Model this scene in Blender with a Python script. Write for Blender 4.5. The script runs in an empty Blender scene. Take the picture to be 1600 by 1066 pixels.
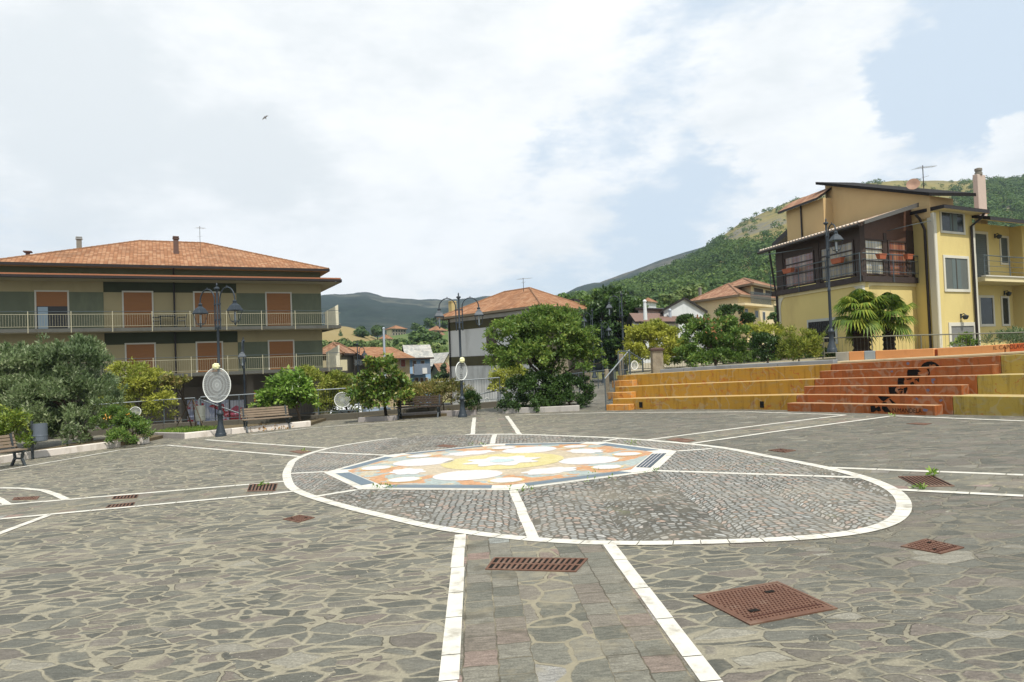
import bpy, math, random
import numpy as np
from mathutils import Vector, Matrix
random.seed(7); NR = np.random.RandomState(11)
SC = bpy.context.scene; COL = SC.collection
PI = math.pi; R = math.radians
def V(*a): return Vector(a)

# ------------------------------------------------------------------ camera
FPX = 1130.0; CH = 2.0
_p = math.atan(28.0/FPX); _r = math.atan(-0.037)
CF = V(0, math.cos(_p), math.sin(_p)); _u0 = V(0, -math.sin(_p), math.cos(_p)); _r0 = V(1, 0, 0)
CR = _r0*math.cos(_r)+_u0*math.sin(_r); CU = _u0*math.cos(_r)-_r0*math.sin(_r)
CP = V(0, 0, CH)
cam = bpy.data.cameras.new('camera'); cam.sensor_width = 36; cam.lens = 36*FPX/1600; cam.clip_end = 8000; cam.clip_start = .05
co = bpy.data.objects.new('camera', cam); COL.objects.link(co); SC.camera = co
co.matrix_world = Matrix(((CR.x, CU.x, -CF.x, CP.x), (CR.y, CU.y, -CF.y, CP.y), (CR.z, CU.z, -CF.z, CP.z), (0, 0, 0, 1)))
# survey helpers: a sight line of the photograph meets a depth, the plaza or a wall plane
def ray(px, py): return CF + CR*((px-800)/FPX) - CU*((py-533)/FPX)
def at(px, py, Y):
    d = ray(px, py); return CP + d*(Y/d.y)
def pl(x, y): return .026*x - .003*y
def G(px, py, dz=0.0):
    d = ray(px, py); t = (dz-CH)/(d.z-.026*d.x+.003*d.y); return CP+d*t
def zat(x, y, py):
    d = V(x, y, 0)-CP; k = (533-py)/FPX
    # (d.u + z u.z) = k (d.f + z f.z)
    return (k*d.dot(CF)-d.dot(CU))/(CU.z-k*CF.z)
def px_of(p):
    d = Vector(p)-CP; w = d.dot(CF); return 800+FPX*d.dot(CR)/w, 533-FPX*d.dot(CU)/w

# ------------------------------------------------------------------ objects
def tag(o, label=None, cat=None, group=None, kind=None):
    if label: o['label'] = label
    if cat: o['category'] = cat
    if group: o['group'] = group
    if kind: o['kind'] = kind
    return o
def thing(name, label, cat, loc=(0, 0, 0), rz=0, group=None):
    o = bpy.data.objects.new(name, None); COL.objects.link(o); o.location = loc; o.rotation_euler = (0, 0, rz)
    o.empty_display_size = .3
    return tag(o, label, cat, group)
def copy_tree(o, parent=None):
    c = o.copy(); COL.objects.link(c); c.parent = parent
    for ch in list(o.children): copy_tree(ch, c)
    return c
def root_of(o):
    while o.parent: o = o.parent
    return o
class MB:
    def __init__(s): s.v = []; s.f = []; s.m = []; s.uv = []; s.hasuv = False
    def face(s, pts, m=0, uv=None):
        n = len(s.v); s.v += [tuple(p) for p in pts]; s.f.append(tuple(range(n, n+len(pts)))); s.m.append(m)
        if uv: s.hasuv = True
        s.uv.append(uv or [(0, 0)]*len(pts)); return s
    def mesh(s, vs, fs, m=0):
        n = len(s.v); s.v += [tuple(p) for p in vs]
        for f in fs: s.f.append(tuple(n+i for i in f)); s.m.append(m); s.uv.append([(0, 0)]*len(f))
        return s
    def obox(s, o, a, b, c, m=0):           # corner o, edge vectors a, b, c (right handed)
        o, a, b, c = Vector(o), Vector(a), Vector(b), Vector(c)
        p = [o, o+a, o+a+b, o+b, o+c, o+a+c, o+a+b+c, o+b+c]
        F = [(0, 3, 2, 1), (4, 5, 6, 7), (0, 1, 5, 4), (1, 2, 6, 5), (2, 3, 7, 6), (3, 0, 4, 7)]
        if a.cross(b).dot(c) < 0: F = [f[::-1] for f in F]
        return s.mesh(p, F, m)
    def box(s, x0, x1, y0, y1, z0, z1, m=0): return s.obox((x0, y0, z0), (x1-x0, 0, 0), (0, y1-y0, 0), (0, 0, z1-z0), m)
    def prism(s, poly, vec, m=0):           # polygon swept along vec
        n = len(poly); vec = Vector(vec); a = [Vector(p) for p in poly]; nor = V(0, 0, 0)
        for i in range(n): nor += a[i].cross(a[(i+1) % n])
        if nor.dot(vec) < 0: a = a[::-1]
        vs = a+[p+vec for p in a]
        fs = [tuple(range(n))[::-1], tuple(range(n, 2*n))]+[(i, (i+1) % n, n+(i+1) % n, n+i) for i in range(n)]
        return s.mesh(vs, fs, m)
    def tube(s, pts, r, n=8, m=0, cap=True):
        pts = [Vector(p) for p in pts]; N = len(pts); rs = r if isinstance(r, (list, tuple)) else [r]*N
        t0 = (pts[1]-pts[0]).normalized(); ref = V(0, 0, 1) if abs(t0.z) < .9 else V(1, 0, 0)
        u = t0.cross(ref).normalized(); vs = []
        for i, p in enumerate(pts):
            t = (pts[min(i+1, N-1)]-pts[max(i-1, 0)]).normalized()
            u = (u-t*u.dot(t)).normalized(); w = t.cross(u)
            for k in range(n):
                a = 2*PI*k/n; vs.append(p+(u*math.cos(a)+w*math.sin(a))*rs[i])
        fs = []
        for i in range(N-1):
            for k in range(n): fs.append((i*n+k, i*n+(k+1) % n, (i+1)*n+(k+1) % n, (i+1)*n+k))
        if cap: fs += [tuple(range(n))[::-1], tuple(range((N-1)*n, N*n))]
        return s.mesh(vs, fs, m)
    def lathe(s, prof, c=(0, 0, 0), n=16, m=0, sq=False):
        c = Vector(c); vs = []; N = len(prof)
        for r, z in prof:
            for k in range(n):
                a = 2*PI*(k+.5 if sq else k)/n; vs.append(c+V(r*math.cos(a), r*math.sin(a), z))
        fs = [(i*n+k, i*n+(k+1) % n, (i+1)*n+(k+1) % n, (i+1)*n+k) for i in range(N-1) for k in range(n)]
        fs += [tuple(range(n))[::-1], tuple(range((N-1)*n, N*n))]
        return s.mesh(vs, fs, m)
    def build(s, name, mats, parent=None, smooth=False, bevel=0, world=False, kind=None):
        me = bpy.data.meshes.new(name); me.from_pydata(s.v, [], s.f)
        for m in (mats if isinstance(mats, (list, tuple)) else [mats]): me.materials.append(m)
        me.polygons.foreach_set('material_index', s.m)
        if s.hasuv:
            l = me.uv_layers.new(name='UVMap'); l.data.foreach_set('uv', [c for u in s.uv for q in u for c in q])
        if smooth:
            me.polygons.foreach_set('use_smooth', [True]*len(s.f))
            try: me.set_sharp_from_angle(angle=R(40))
            except Exception: pass
        o = bpy.data.objects.new(name, me); COL.objects.link(o)
        if parent:
            o.parent = parent
            if world: me.transform(Matrix.Translation(-root_of(parent).location))
        if bevel:
            b = o.modifiers.new('bevel', 'BEVEL'); b.width = bevel; b.segments = 2; b.limit_method = 'ANGLE'
        if kind: o['kind'] = kind
        me.update(); return o
def np_mesh(name, verts, quads, mat, parent=None, smooth=False):
    me = bpy.data.meshes.new(name); nv, nf = len(verts), len(quads)
    me.vertices.add(nv); me.vertices.foreach_set('co', np.asarray(verts, np.float32).ravel())
    k = quads.shape[1]
    me.loops.add(nf*k); me.loops.foreach_set('vertex_index', quads.astype(np.int32).ravel())
    me.polygons.add(nf); me.polygons.foreach_set('loop_start', np.arange(nf, dtype=np.int32)*k)
    try: me.polygons.foreach_set('loop_total', np.full(nf, k, np.int32))
    except Exception: pass
    for m in (mat if isinstance(mat, (list, tuple)) else [mat]): me.materials.append(m)
    if smooth: me.polygons.foreach_set('use_smooth', np.ones(nf, bool))
    me.update(calc_edges=True); me.validate()
    o = bpy.data.objects.new(name, me); COL.objects.link(o)
    if parent: o.parent = parent
    return o

# ------------------------------------------------------------------ materials
class NT:
    def __init__(s, name):
        s.mat = bpy.data.materials.new(name); s.mat.use_nodes = True; s.t = s.mat.node_tree
        s.b = s.t.nodes['Principled BSDF']; s.out = s.t.nodes['Material Output']
    def n(s, typ, **kw):
        o = s.t.nodes.new('ShaderNode'+typ)
        for k, v in kw.items():
            if k in o.inputs: s.set(o.inputs[k], v)
            else: setattr(o, k, v)
        return o
    def set(s, inp, v):
        if isinstance(v, bpy.types.NodeSocket): s.t.links.new(v, inp)
        else: inp.default_value = v
    def i(s, node, idx, v): s.set(node.inputs[idx], v); return node
    def math(s, op, a, b=0.0, c=None, clamp=False):
        o = s.t.nodes.new('ShaderNodeMath'); o.operation = op; o.use_clamp = clamp; s.set(o.inputs[0], a); s.set(o.inputs[1], b)
        if c is not None: s.set(o.inputs[2], c)
        return o.outputs[0]
    def vmath(s, op, a, b=(0, 0, 0)):
        o = s.t.nodes.new('ShaderNodeVectorMath'); o.operation = op; s.set(o.inputs[0], a)
        if op == 'SCALE': s.set(o.inputs['Scale'], b)
        else: s.set(o.inputs[1], b)
        return o.outputs['Value'] if op in ('DOT_PRODUCT', 'LENGTH', 'DISTANCE') else o.outputs[0]
    def mix(s, f, a, b, mode='MIX'):
        o = s.t.nodes.new('ShaderNodeMix'); o.data_type = 'RGBA'; o.blend_type = mode
        s.set(o.inputs[0], f); s.set(o.inputs[6], a if not isinstance(a, tuple) else c4(a)); s.set(o.inputs[7], b if not isinstance(b, tuple) else c4(b)); return o.outputs[2]
    def noise(s, vec, scale, detail=4, rough=.55, out=0):
        o = s.n('TexNoise'); s.set(o.inputs['Vector'], vec); o.inputs['Scale'].default_value = scale; o.inputs['Detail'].default_value = detail; o.inputs['Roughness'].default_value = rough
        return o.outputs[out]
    def voro(s, vec, scale, feature='F1', rnd=1.0, out='Color', metric=None):
        o = s.n('TexVoronoi'); o.feature = feature; s.set(o.inputs['Vector'], vec); o.inputs['Scale'].default_value = scale; o.inputs['Randomness'].default_value = rnd
        return o.outputs[out]
    def ramp(s, f, stops, interp='LINEAR'):
        o = s.n('ValToRGB'); s.set(o.inputs[0], f); o.color_ramp.interpolation = interp; e = o.color_ramp.elements
        while len(e) < len(stops): e.new(.5)
        for q, (p, c) in zip(e, stops): q.position = p; q.color = c4(c if isinstance(c, tuple) else (c, c, c))
        return o.outputs[0]
    def smooth(s, f, a, b):
        o = s.n('MapRange'); o.interpolation_type = 'SMOOTHSTEP'; s.set(o.inputs[0], f); s.set(o.inputs[1], a); s.set(o.inputs[2], b); return o.outputs[0]
    def obj(s): return s.n('TexCoord').outputs['Object']
    def uv(s): return s.n('TexCoord').outputs['UV']
    def pos(s): return s.n('NewGeometry').outputs['Position']
    def mapping(s, v, scale=(1, 1, 1), rot=(0, 0, 0), loc=(0, 0, 0)):
        o = s.n('Mapping'); s.set(o.inputs[0], v); o.inputs['Scale'].default_value = scale; o.inputs['Rotation'].default_value = rot; o.inputs['Location'].default_value = loc; return o.outputs[0]
    def bump(s, h, strength=.4, dist=.02):
        o = s.n('Bump'); s.set(o.inputs['Height'], h); o.inputs['Strength'].default_value = strength; o.inputs['Distance'].default_value = dist
        s.t.links.new(o.outputs[0], s.b.inputs['Normal'])
    def done(s, col, rough=.7, metal=0.0, spec=.4):
        s.set(s.b.inputs['Base Color'], c4(col) if isinstance(col, tuple) else col); s.set(s.b.inputs['Roughness'], rough); s.set(s.b.inputs['Metallic'], metal)
        s.b.inputs['Specular IOR Level'].default_value = spec; return s.mat
def c4(c): return (c[0], c[1], c[2], 1.0)
def rgb(r, g, b):                            # sRGB bytes to linear
    f = lambda c: ((c/255+.055)/1.055)**2.4 if c > 10 else c/255/12.92
    return (f(r), f(g), f(b))
def scl(c, k): return tuple(min(1, x*k) for x in c)
MATS = {}
def pm(name, col, rough=.7, var=.25, scale=6.0, bump=.15, metal=0.0, spec=.4, dirt=None, dscale=1.2, damt=.5, bdist=.01):
    """painted / plain surface: two tones in soft noise, fine grain bump, optional stains"""
    if name in MATS: return MATS[name]
    t = NT(name); p = t.pos()
    if rough >= .75 and spec == .4: spec = .18
    n1 = t.noise(p, scale, 6, .6); c = t.mix(n1, scl(col, 1-var), scl(col, 1+var))
    if dirt:
        n2 = t.noise(t.mapping(p, (1, 1, .35)), dscale, 8, .65)
        c = t.mix(t.math('MULTIPLY', t.smooth(n2, .5, .72), damt), c, dirt)
    if bump: t.bump(t.noise(p, scale*9, 4, .6), bump, bdist)
    MATS[name] = t.done(c, rough, metal, spec); return MATS[name]

def leaf_mat(name, c1, c2, c3=None, trans=.35, rough=.5, big=.6):
    if name in MATS: return MATS[name]
    t = NT(name); g = t.n('NewGeometry'); rnd = g.outputs['Random Per Island']
    st = [(0, c1), (.6, c2), (1, c3 or c2)]
    c = t.ramp(rnd, st)
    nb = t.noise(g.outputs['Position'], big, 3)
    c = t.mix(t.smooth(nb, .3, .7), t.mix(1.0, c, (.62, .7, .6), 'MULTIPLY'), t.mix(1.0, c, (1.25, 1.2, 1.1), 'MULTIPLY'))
    t.done(c, rough, 0, .35)
    tr = t.n('BsdfTranslucent'); t.t.links.new(c, tr.inputs[0])
    ms = t.n('MixShader'); ms.inputs[0].default_value = trans
    t.t.links.new(t.b.outputs[0], ms.inputs[1]); t.t.links.new(tr.outputs[0], ms.inputs[2]); t.t.links.new(ms.outputs[0], t.out.inputs[0])
    MATS[name] = t.mat; return t.mat

def tile_mat(name, c1, c2, c3, row=.33, colw=.22):
    t = NT(name); uv = t.uv(); sp = t.n('SeparateXYZ'); t.i(sp, 0, uv)
    u, v = sp.outputs[0], sp.outputs[1]
    fu = t.math('FRACT', t.math('DIVIDE', u, colw)); fv = t.math('FRACT', t.math('DIVIDE', v, row))
    cell = t.n('CombineXYZ'); t.i(cell, 0, t.math('FLOOR', t.math('DIVIDE', u, colw))); t.i(cell, 1, t.math('FLOOR', t.math('DIVIDE', v, row)))
    wn = t.n('TexWhiteNoise'); wn.noise_dimensions = '2D'; t.i(wn, 0, cell.outputs[0])
    c = t.ramp(wn.outputs[0], [(0, c1), (.5, c2), (1, c3)])
    nb = t.noise(t.pos(), .7, 6, .65); c = t.mix(t.smooth(nb, .45, .75), c, t.mix(1.0, c, (.62, .6, .58), 'MULTIPLY'))
    hu = t.math('SINE', t.math('MULTIPLY', fu, PI)); h = t.math('ADD', t.math('MULTIPLY', hu, .7), t.math('MULTIPLY', t.math('SUBTRACT', 1.0, fv), .5))
    joint = t.math('MAXIMUM', t.math('LESS_THAN', hu, .25), t.math('GREATER_THAN', fv, .9))
    c = t.mix(t.math('MULTIPLY', joint, .45), c, scl(c1, .45))
    t.bump(h, .8, .06); return t.done(c, .85, 0, .25)

# ------------------------------------------------------------------ light
SUN_EL = 62.0; SUN_AZ = V(.38, -.925, 0).normalized()
sd = V(SUN_AZ.x*math.cos(R(SUN_EL)), SUN_AZ.y*math.cos(R(SUN_EL)), math.sin(R(SUN_EL)))
L = bpy.data.lights.new('sun', 'SUN'); L.energy = 4.1; L.angle = R(.55); L.color = (1, .955, .88)
lo = bpy.data.objects.new('sun', L); COL.objects.link(lo); lo.rotation_euler = sd.to_track_quat('Z', 'Y').to_euler()
W = bpy.data.worlds.new('World'); SC.world = W; W.use_nodes = True
def sky():
    t = NT.__new__(NT); t.t = W.node_tree; t.mat = None
    bg = W.node_tree.nodes['Background']
    sk = t.n('TexSky'); sk.sky_type = 'NISHITA'; sk.sun_disc = False; sk.sun_elevation = R(SUN_EL); sk.sun_rotation = math.atan2(SUN_AZ.x, SUN_AZ.y)
    sk.air_density = 1.0; sk.dust_density = 2.0; sk.ozone_density = 1.2
    d = t.n('TexCoord').outputs['Generated']
    sp = t.n('SeparateXYZ'); t.i(sp, 0, d)
    z = t.math('ADD', t.math('MAXIMUM', sp.outputs[2], 0.0), .22)
    cv = t.n('CombineXYZ'); t.i(cv, 0, t.math('DIVIDE', sp.outputs[0], z)); t.i(cv, 1, t.math('DIVIDE', sp.outputs[1], z))
    pv = cv.outputs[0]
    wv = t.vmath('ADD', pv, t.vmath('SCALE', t.vmath('SUBTRACT', t.noise(pv, 2.2, 3, .5, 1), (.5, .5, .5)), .35))
    n1 = t.noise(wv, 1.35, 9, .56)
    n2 = t.noise(t.mapping(d, (1, 1, 2.2)), 5.5, 9, .6)
    n3 = t.noise(t.mapping(d, (1, 1, 2.6), loc=(2, 7, 3)), 17, 8, .62); cov = t.math('ADD', t.math('ADD', t.math('MULTIPLY', n1, .50), t.math('MULTIPLY', n2, .62)), t.math('MULTIPLY', n3, .34)); cov = t.math('SUBTRACT', cov, .20)
    dw = t.vmath('ADD', d, t.vmath('SCALE', t.vmath('SUBTRACT', t.noise(t.mapping(d, (1, 1, 2)), 5, 6, .62, 1), (.5, .5, .5)), .26))
    def spot(px, py, rad, w):
        c = ray(px, py).normalized()
        return t.math('MULTIPLY', t.smooth(t.vmath('DISTANCE', dw, tuple(c)), R(rad), R(rad*.15)), w)
    for a in SKY_SPOTS: cov = t.math('ADD', cov, spot(*a))
    m = t.smooth(cov, .40, .66)
    shade = t.noise(t.vmath('ADD', wv, (3.1, 1.7, 0)), 1.1, 7, .55)
    shade = t.math('ADD', t.math('MULTIPLY', shade, .5), t.math('MULTIPLY', t.noise(t.mapping(d, (1, 1, 1.8), loc=(4, 2, 1)), 4.2, 8, .6), .5)); shade = t.math('ADD', shade, t.math('MULTIPLY', t.math('SUBTRACT', t.noise(t.mapping(d, (1, 1, 2.4), loc=(1, 5, 2)), 13, 7, .6), .5), .22))
    for a in GREY_SPOTS: shade = t.math('SUBTRACT', shade, spot(*a))
    cloud = t.mix(t.smooth(shade, .34, .62), tuple(x*SKYK for x in (.715, .75, .765)), tuple(x*SKYK for x in (.905, .915, .915)))
    blue = t.mix(1.0, t.mix(.85, sk.outputs[0], tuple(x*SKYK for x in (.635, .725, .81))), (1, 1, 1), 'MULTIPLY')
    col = t.mix(m, blue, cloud)
    W.node_tree.links.new(col, bg.inputs[0]); bg.inputs[1].default_value = .11
SKYK = 8.6
SKY_SPOTS = [(1540, 150, 9, -.20), (1440, 130, 6, -.08), (1590, 60, 9, -.20), (930, 240, 6, -.15), (1110, 310, 5, -.11), (840, 225, 3, -.10), (1060, 210, 4, -.10), (1010, 390, 5, -.13), (860, 300, 3, -.06), (1200, 90, 9, .16), (1330, 190, 5, .24), (1560, 230, 2.5, .2),
             (300, 200, 26, .30), (750, 60, 15, .3), (900, 330, 6, .14), (1260, 230, 5, .24), (1400, 40, 4, .1), (600, 300, 12, .16), (1180, 160, 6, .16), (1240, 260, 5, .16), (1590, 235, 5, .24), (1500, 250, 4, .12), (1330, 160, 4, .1), (1030, 230, 3.5, .12), (1480, 260, 4, .1), (700, 420, 10, .1)]
GREY_SPOTS = [(400, 260, 8, .12), (130, 190, 9, .10), (60, 320, 8, .08), (640, 120, 5, .05)]
sky()
SC.view_settings.view_transform = 'Standard'; SC.view_settings.look = 'None'; SC.view_settings.gamma = 1; SC.view_settings.exposure = 0.38
# ================================================================== SETTING: street level, plaza, lines
GREY_GROUND = -2.0
def paving_mat():
    t = NT('crazy_paving'); p = t.pos(); sx_ = t.n('SeparateXYZ'); t.i(sx_, 0, p)
    wob = t.vmath('SCALE', t.vmath('SUBTRACT', t.noise(p, 2.4, 3, .55, 1), (.5, .5, .5)), .20)
    wob2 = t.vmath('SCALE', t.vmath('SUBTRACT', t.noise(p, 11, 3, .6, 1), (.5, .5, .5)), .022)
    q = t.mapping(t.vmath('ADD', t.vmath('ADD', p, wob), wob2), (.80, 1.5, 0.0), (0, 0, .22))
    def layer(v, sc):
        return t.voro(v, sc, 'DISTANCE_TO_EDGE', .95, 'Distance'), t.voro(v, sc, 'F1', .95, 'Color')
    de, cc = layer(q, 3.5); qb = t.mapping(q, (1, 1, 1), (0, 0, .7), (5, 2, 0)); d2, c2 = layer(qb, 5.6)
    # some stretches are laid with much smaller stones
    zone = t.math('GREATER_THAN', t.math('ADD', t.noise(p, .55, 3, .5), t.math('MULTIPLY', t.noise(p, 3, 2), .1)), .60)
    de = t.math('ADD', t.math('MULTIPLY', de, t.math('SUBTRACT', 1.0, zone)), t.math('MULTIPLY', t.math('MULTIPLY', d2, .8), zone)); cc = t.mix(zone, cc, c2)
    sep = t.n('SeparateColor'); t.i(sep, 0, cc); a, b, c_ = sep.outputs[0], sep.outputs[1], sep.outputs[2]
    stone = t.ramp(a, [(0, rgb(74, 74, 67)), (.3, rgb(86, 86, 78)), (.52, rgb(97, 96, 87)), (.7, rgb(90, 86, 78)), (.86, rgb(101, 94, 86)), (.96, rgb(110, 107, 97)), (1, rgb(126, 123, 111))])
    str_ = t.noise(t.mapping(t.vmath('ADD', p, t.vmath('SCALE', cc, 7.0)), (4, 15, 1), (0, 0, .6)), 2.6, 8, .68)
    fine = t.noise(p, 60, 6, .72)
    stone = t.mix(1.0, stone, t.ramp(str_, [(.28, .66), (.5, 1.0), (.72, 1.4)]), 'MULTIPLY'); stone = t.mix(1.0, stone, t.ramp(fine, [(.33, .66), (.67, 1.34)]), 'MULTIPLY')
    big = t.noise(p, .30, 5, .6); med = t.noise(p, 1.7, 7, .68)
    side = t.smooth(t.math('ADD', sx_.outputs[0], t.math('MULTIPLY', t.math('SUBTRACT', big, .5), 9.0)), .5, 4.0)     # the right of the square is worn darker
    mortar = t.mix(t.noise(p, 8, 7, .7), t.mix(side, rgb(106, 102, 88), rgb(88, 85, 73)), t.mix(side, rgb(150, 144, 124), rgb(124, 119, 103)))
    mortar = t.mix(1.0, mortar, t.ramp(fine, [(.3, .72), (.7, 1.24)]), 'MULTIPLY')
    wid = t.math('ADD', t.math('MULTIPLY', t.noise(p, 2.2, 4, .65), .13), t.math('MULTIPLY', big, .06)); wid = t.math('SUBTRACT', wid, t.math('ADD', .032, t.math('MULTIPLY', side, .026)))
    e = t.math('SUBTRACT', t.math('ADD', de, t.math('MULTIPLY', t.math('SUBTRACT', t.noise(p, 34, 4, .7), .5), .035)), wid)
    k = t.smooth(e, -.026, .036)
    smear = t.math('MULTIPLY', t.smooth(med, .50, .67), t.math('ADD', .22, t.math('MULTIPLY', t.smooth(big, .38, .62), .55)))
    col = t.mix(k, mortar, t.mix(smear, stone, mortar))
    blot = t.smooth(t.noise(p, .8, 8, .7), .52, .74); col = t.mix(t.math('MULTIPLY', blot, .55), col, t.mix(1.0, col, (.62, .60, .55), 'MULTIPLY'))
    rust = t.smooth(t.noise(t.vmath('ADD', p, (13, 4, 0)), 1.3, 6, .66), .66, .74); col = t.mix(t.math('MULTIPLY', rust, .4), col, rgb(128, 108, 76)); pale = t.smooth(t.noise(t.vmath('ADD', p, (3, 44, 0)), .6, 7, .66), .56, .70); col = t.mix(t.math('MULTIPLY', pale, .45), col, t.mix(1.0, col, (1.32, 1.28, 1.2), 'MULTIPLY'))
    spk = t.voro(p, 24, 'F1', 1.0, 'Distance'); sp2 = t.math('MULTIPLY', t.math('LESS_THAN', spk, .085), t.math('GREATER_THAN', t.noise(p, 1.4, 3), .55)); col = t.mix(t.math('MULTIPLY', sp2, .8), col, rgb(200, 195, 180))
    crack = t.math('MULTIPLY', t.math('LESS_THAN', t.math('ABSOLUTE', t.math('SUBTRACT', e, .004)), .011), t.smooth(t.noise(p, 1.5, 4), .47, .58)); col = t.mix(t.math('MULTIPLY', crack, .7), col, rgb(54, 50, 41))
    h = t.math('ADD', t.math('MULTIPLY', k, .6), t.math('ADD', t.math('MULTIPLY', str_, .4), t.math('MULTIPLY', fine, .25))); t.bump(h, .75, .022)
    return t.done(col, t.ramp(fine, [(.2, .55), (.8, .85)]), 0, .3)
def cobble_mat():
    t = NT('fan_cobbles'); p = t.pos(); sp = t.n('SeparateXYZ'); t.i(sp, 0, t.vmath('ADD', p, t.vmath('SCALE', t.vmath('SUBTRACT', t.noise(p, 3, 3, .5, 1), (.5, .5, .5)), .05)))
    x, y = sp.outputs[0], sp.outputs[1]
    LW = 1.15; lane = t.math('DIVIDE', x, LW); fx = t.math('SUBTRACT', t.math('FRACT', lane), .5)
    arc = t.math('MULTIPLY', t.math('MULTIPLY', fx, fx), 1.7)
    cv = t.n('CombineXYZ'); t.i(cv, 0, t.math('MULTIPLY', x, 10.4)); t.i(cv, 1, t.math('MULTIPLY', t.math('ADD', y, arc), 10.6)); t.i(cv, 2, t.math('MULTIPLY', t.math('FLOOR', lane), 3.7))
    q = cv.outputs[0]
    de = t.voro(q, 1.0, 'DISTANCE_TO_EDGE', .55, 'Distance'); cc = t.voro(q, 1.0, 'F1', .55, 'Color')
    sep = t.n('SeparateColor'); t.i(sep, 0, cc)
    st = t.ramp(sep.outputs[0], [(0, rgb(110, 110, 105)), (.35, rgb(128, 129, 125)), (.68, rgb(142, 140, 133)), (.86, rgb(138, 124, 114)), (.94, rgb(150, 130, 115)), (1, rgb(158, 161, 158))])
    fine = t.noise(p, 60, 5, .7); st = t.mix(1.0, st, t.ramp(fine, [(.3, .7), (.7, 1.28)]), 'MULTIPLY')
    k = t.smooth(de, .05, .19)
    gap = t.mix(t.smooth(t.noise(p, .8, 5), .4, .62), rgb(68, 66, 58), rgb(88, 84, 73))
    gap = t.mix(t.math('MULTIPLY', t.smooth(t.noise(t.vmath('ADD', p, (9, 3, 0)), 1.1, 6, .65), .60, .72), .6), gap, rgb(92, 100, 52))
    c = t.mix(k, gap, st)
    big = t.noise(p, .55, 6, .62); c = t.mix(t.math('MULTIPLY', t.smooth(big, .45, .7), .38), c, rgb(138, 131, 114))
    c = t.mix(t.math('MULTIPLY', t.smooth(t.noise(t.vmath('ADD', p, (5, 50, 0)), .7, 6, .62), .5, .7), .4), c, t.mix(1.0, c, (.88, .87, .85), 'MULTIPLY'))
    t.bump(t.math('ADD', t.math('MULTIPLY', k, .6), t.math('MULTIPLY', fine, .25)), .7, .02)
    return t.done(c, .72, 0, .35)
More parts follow.
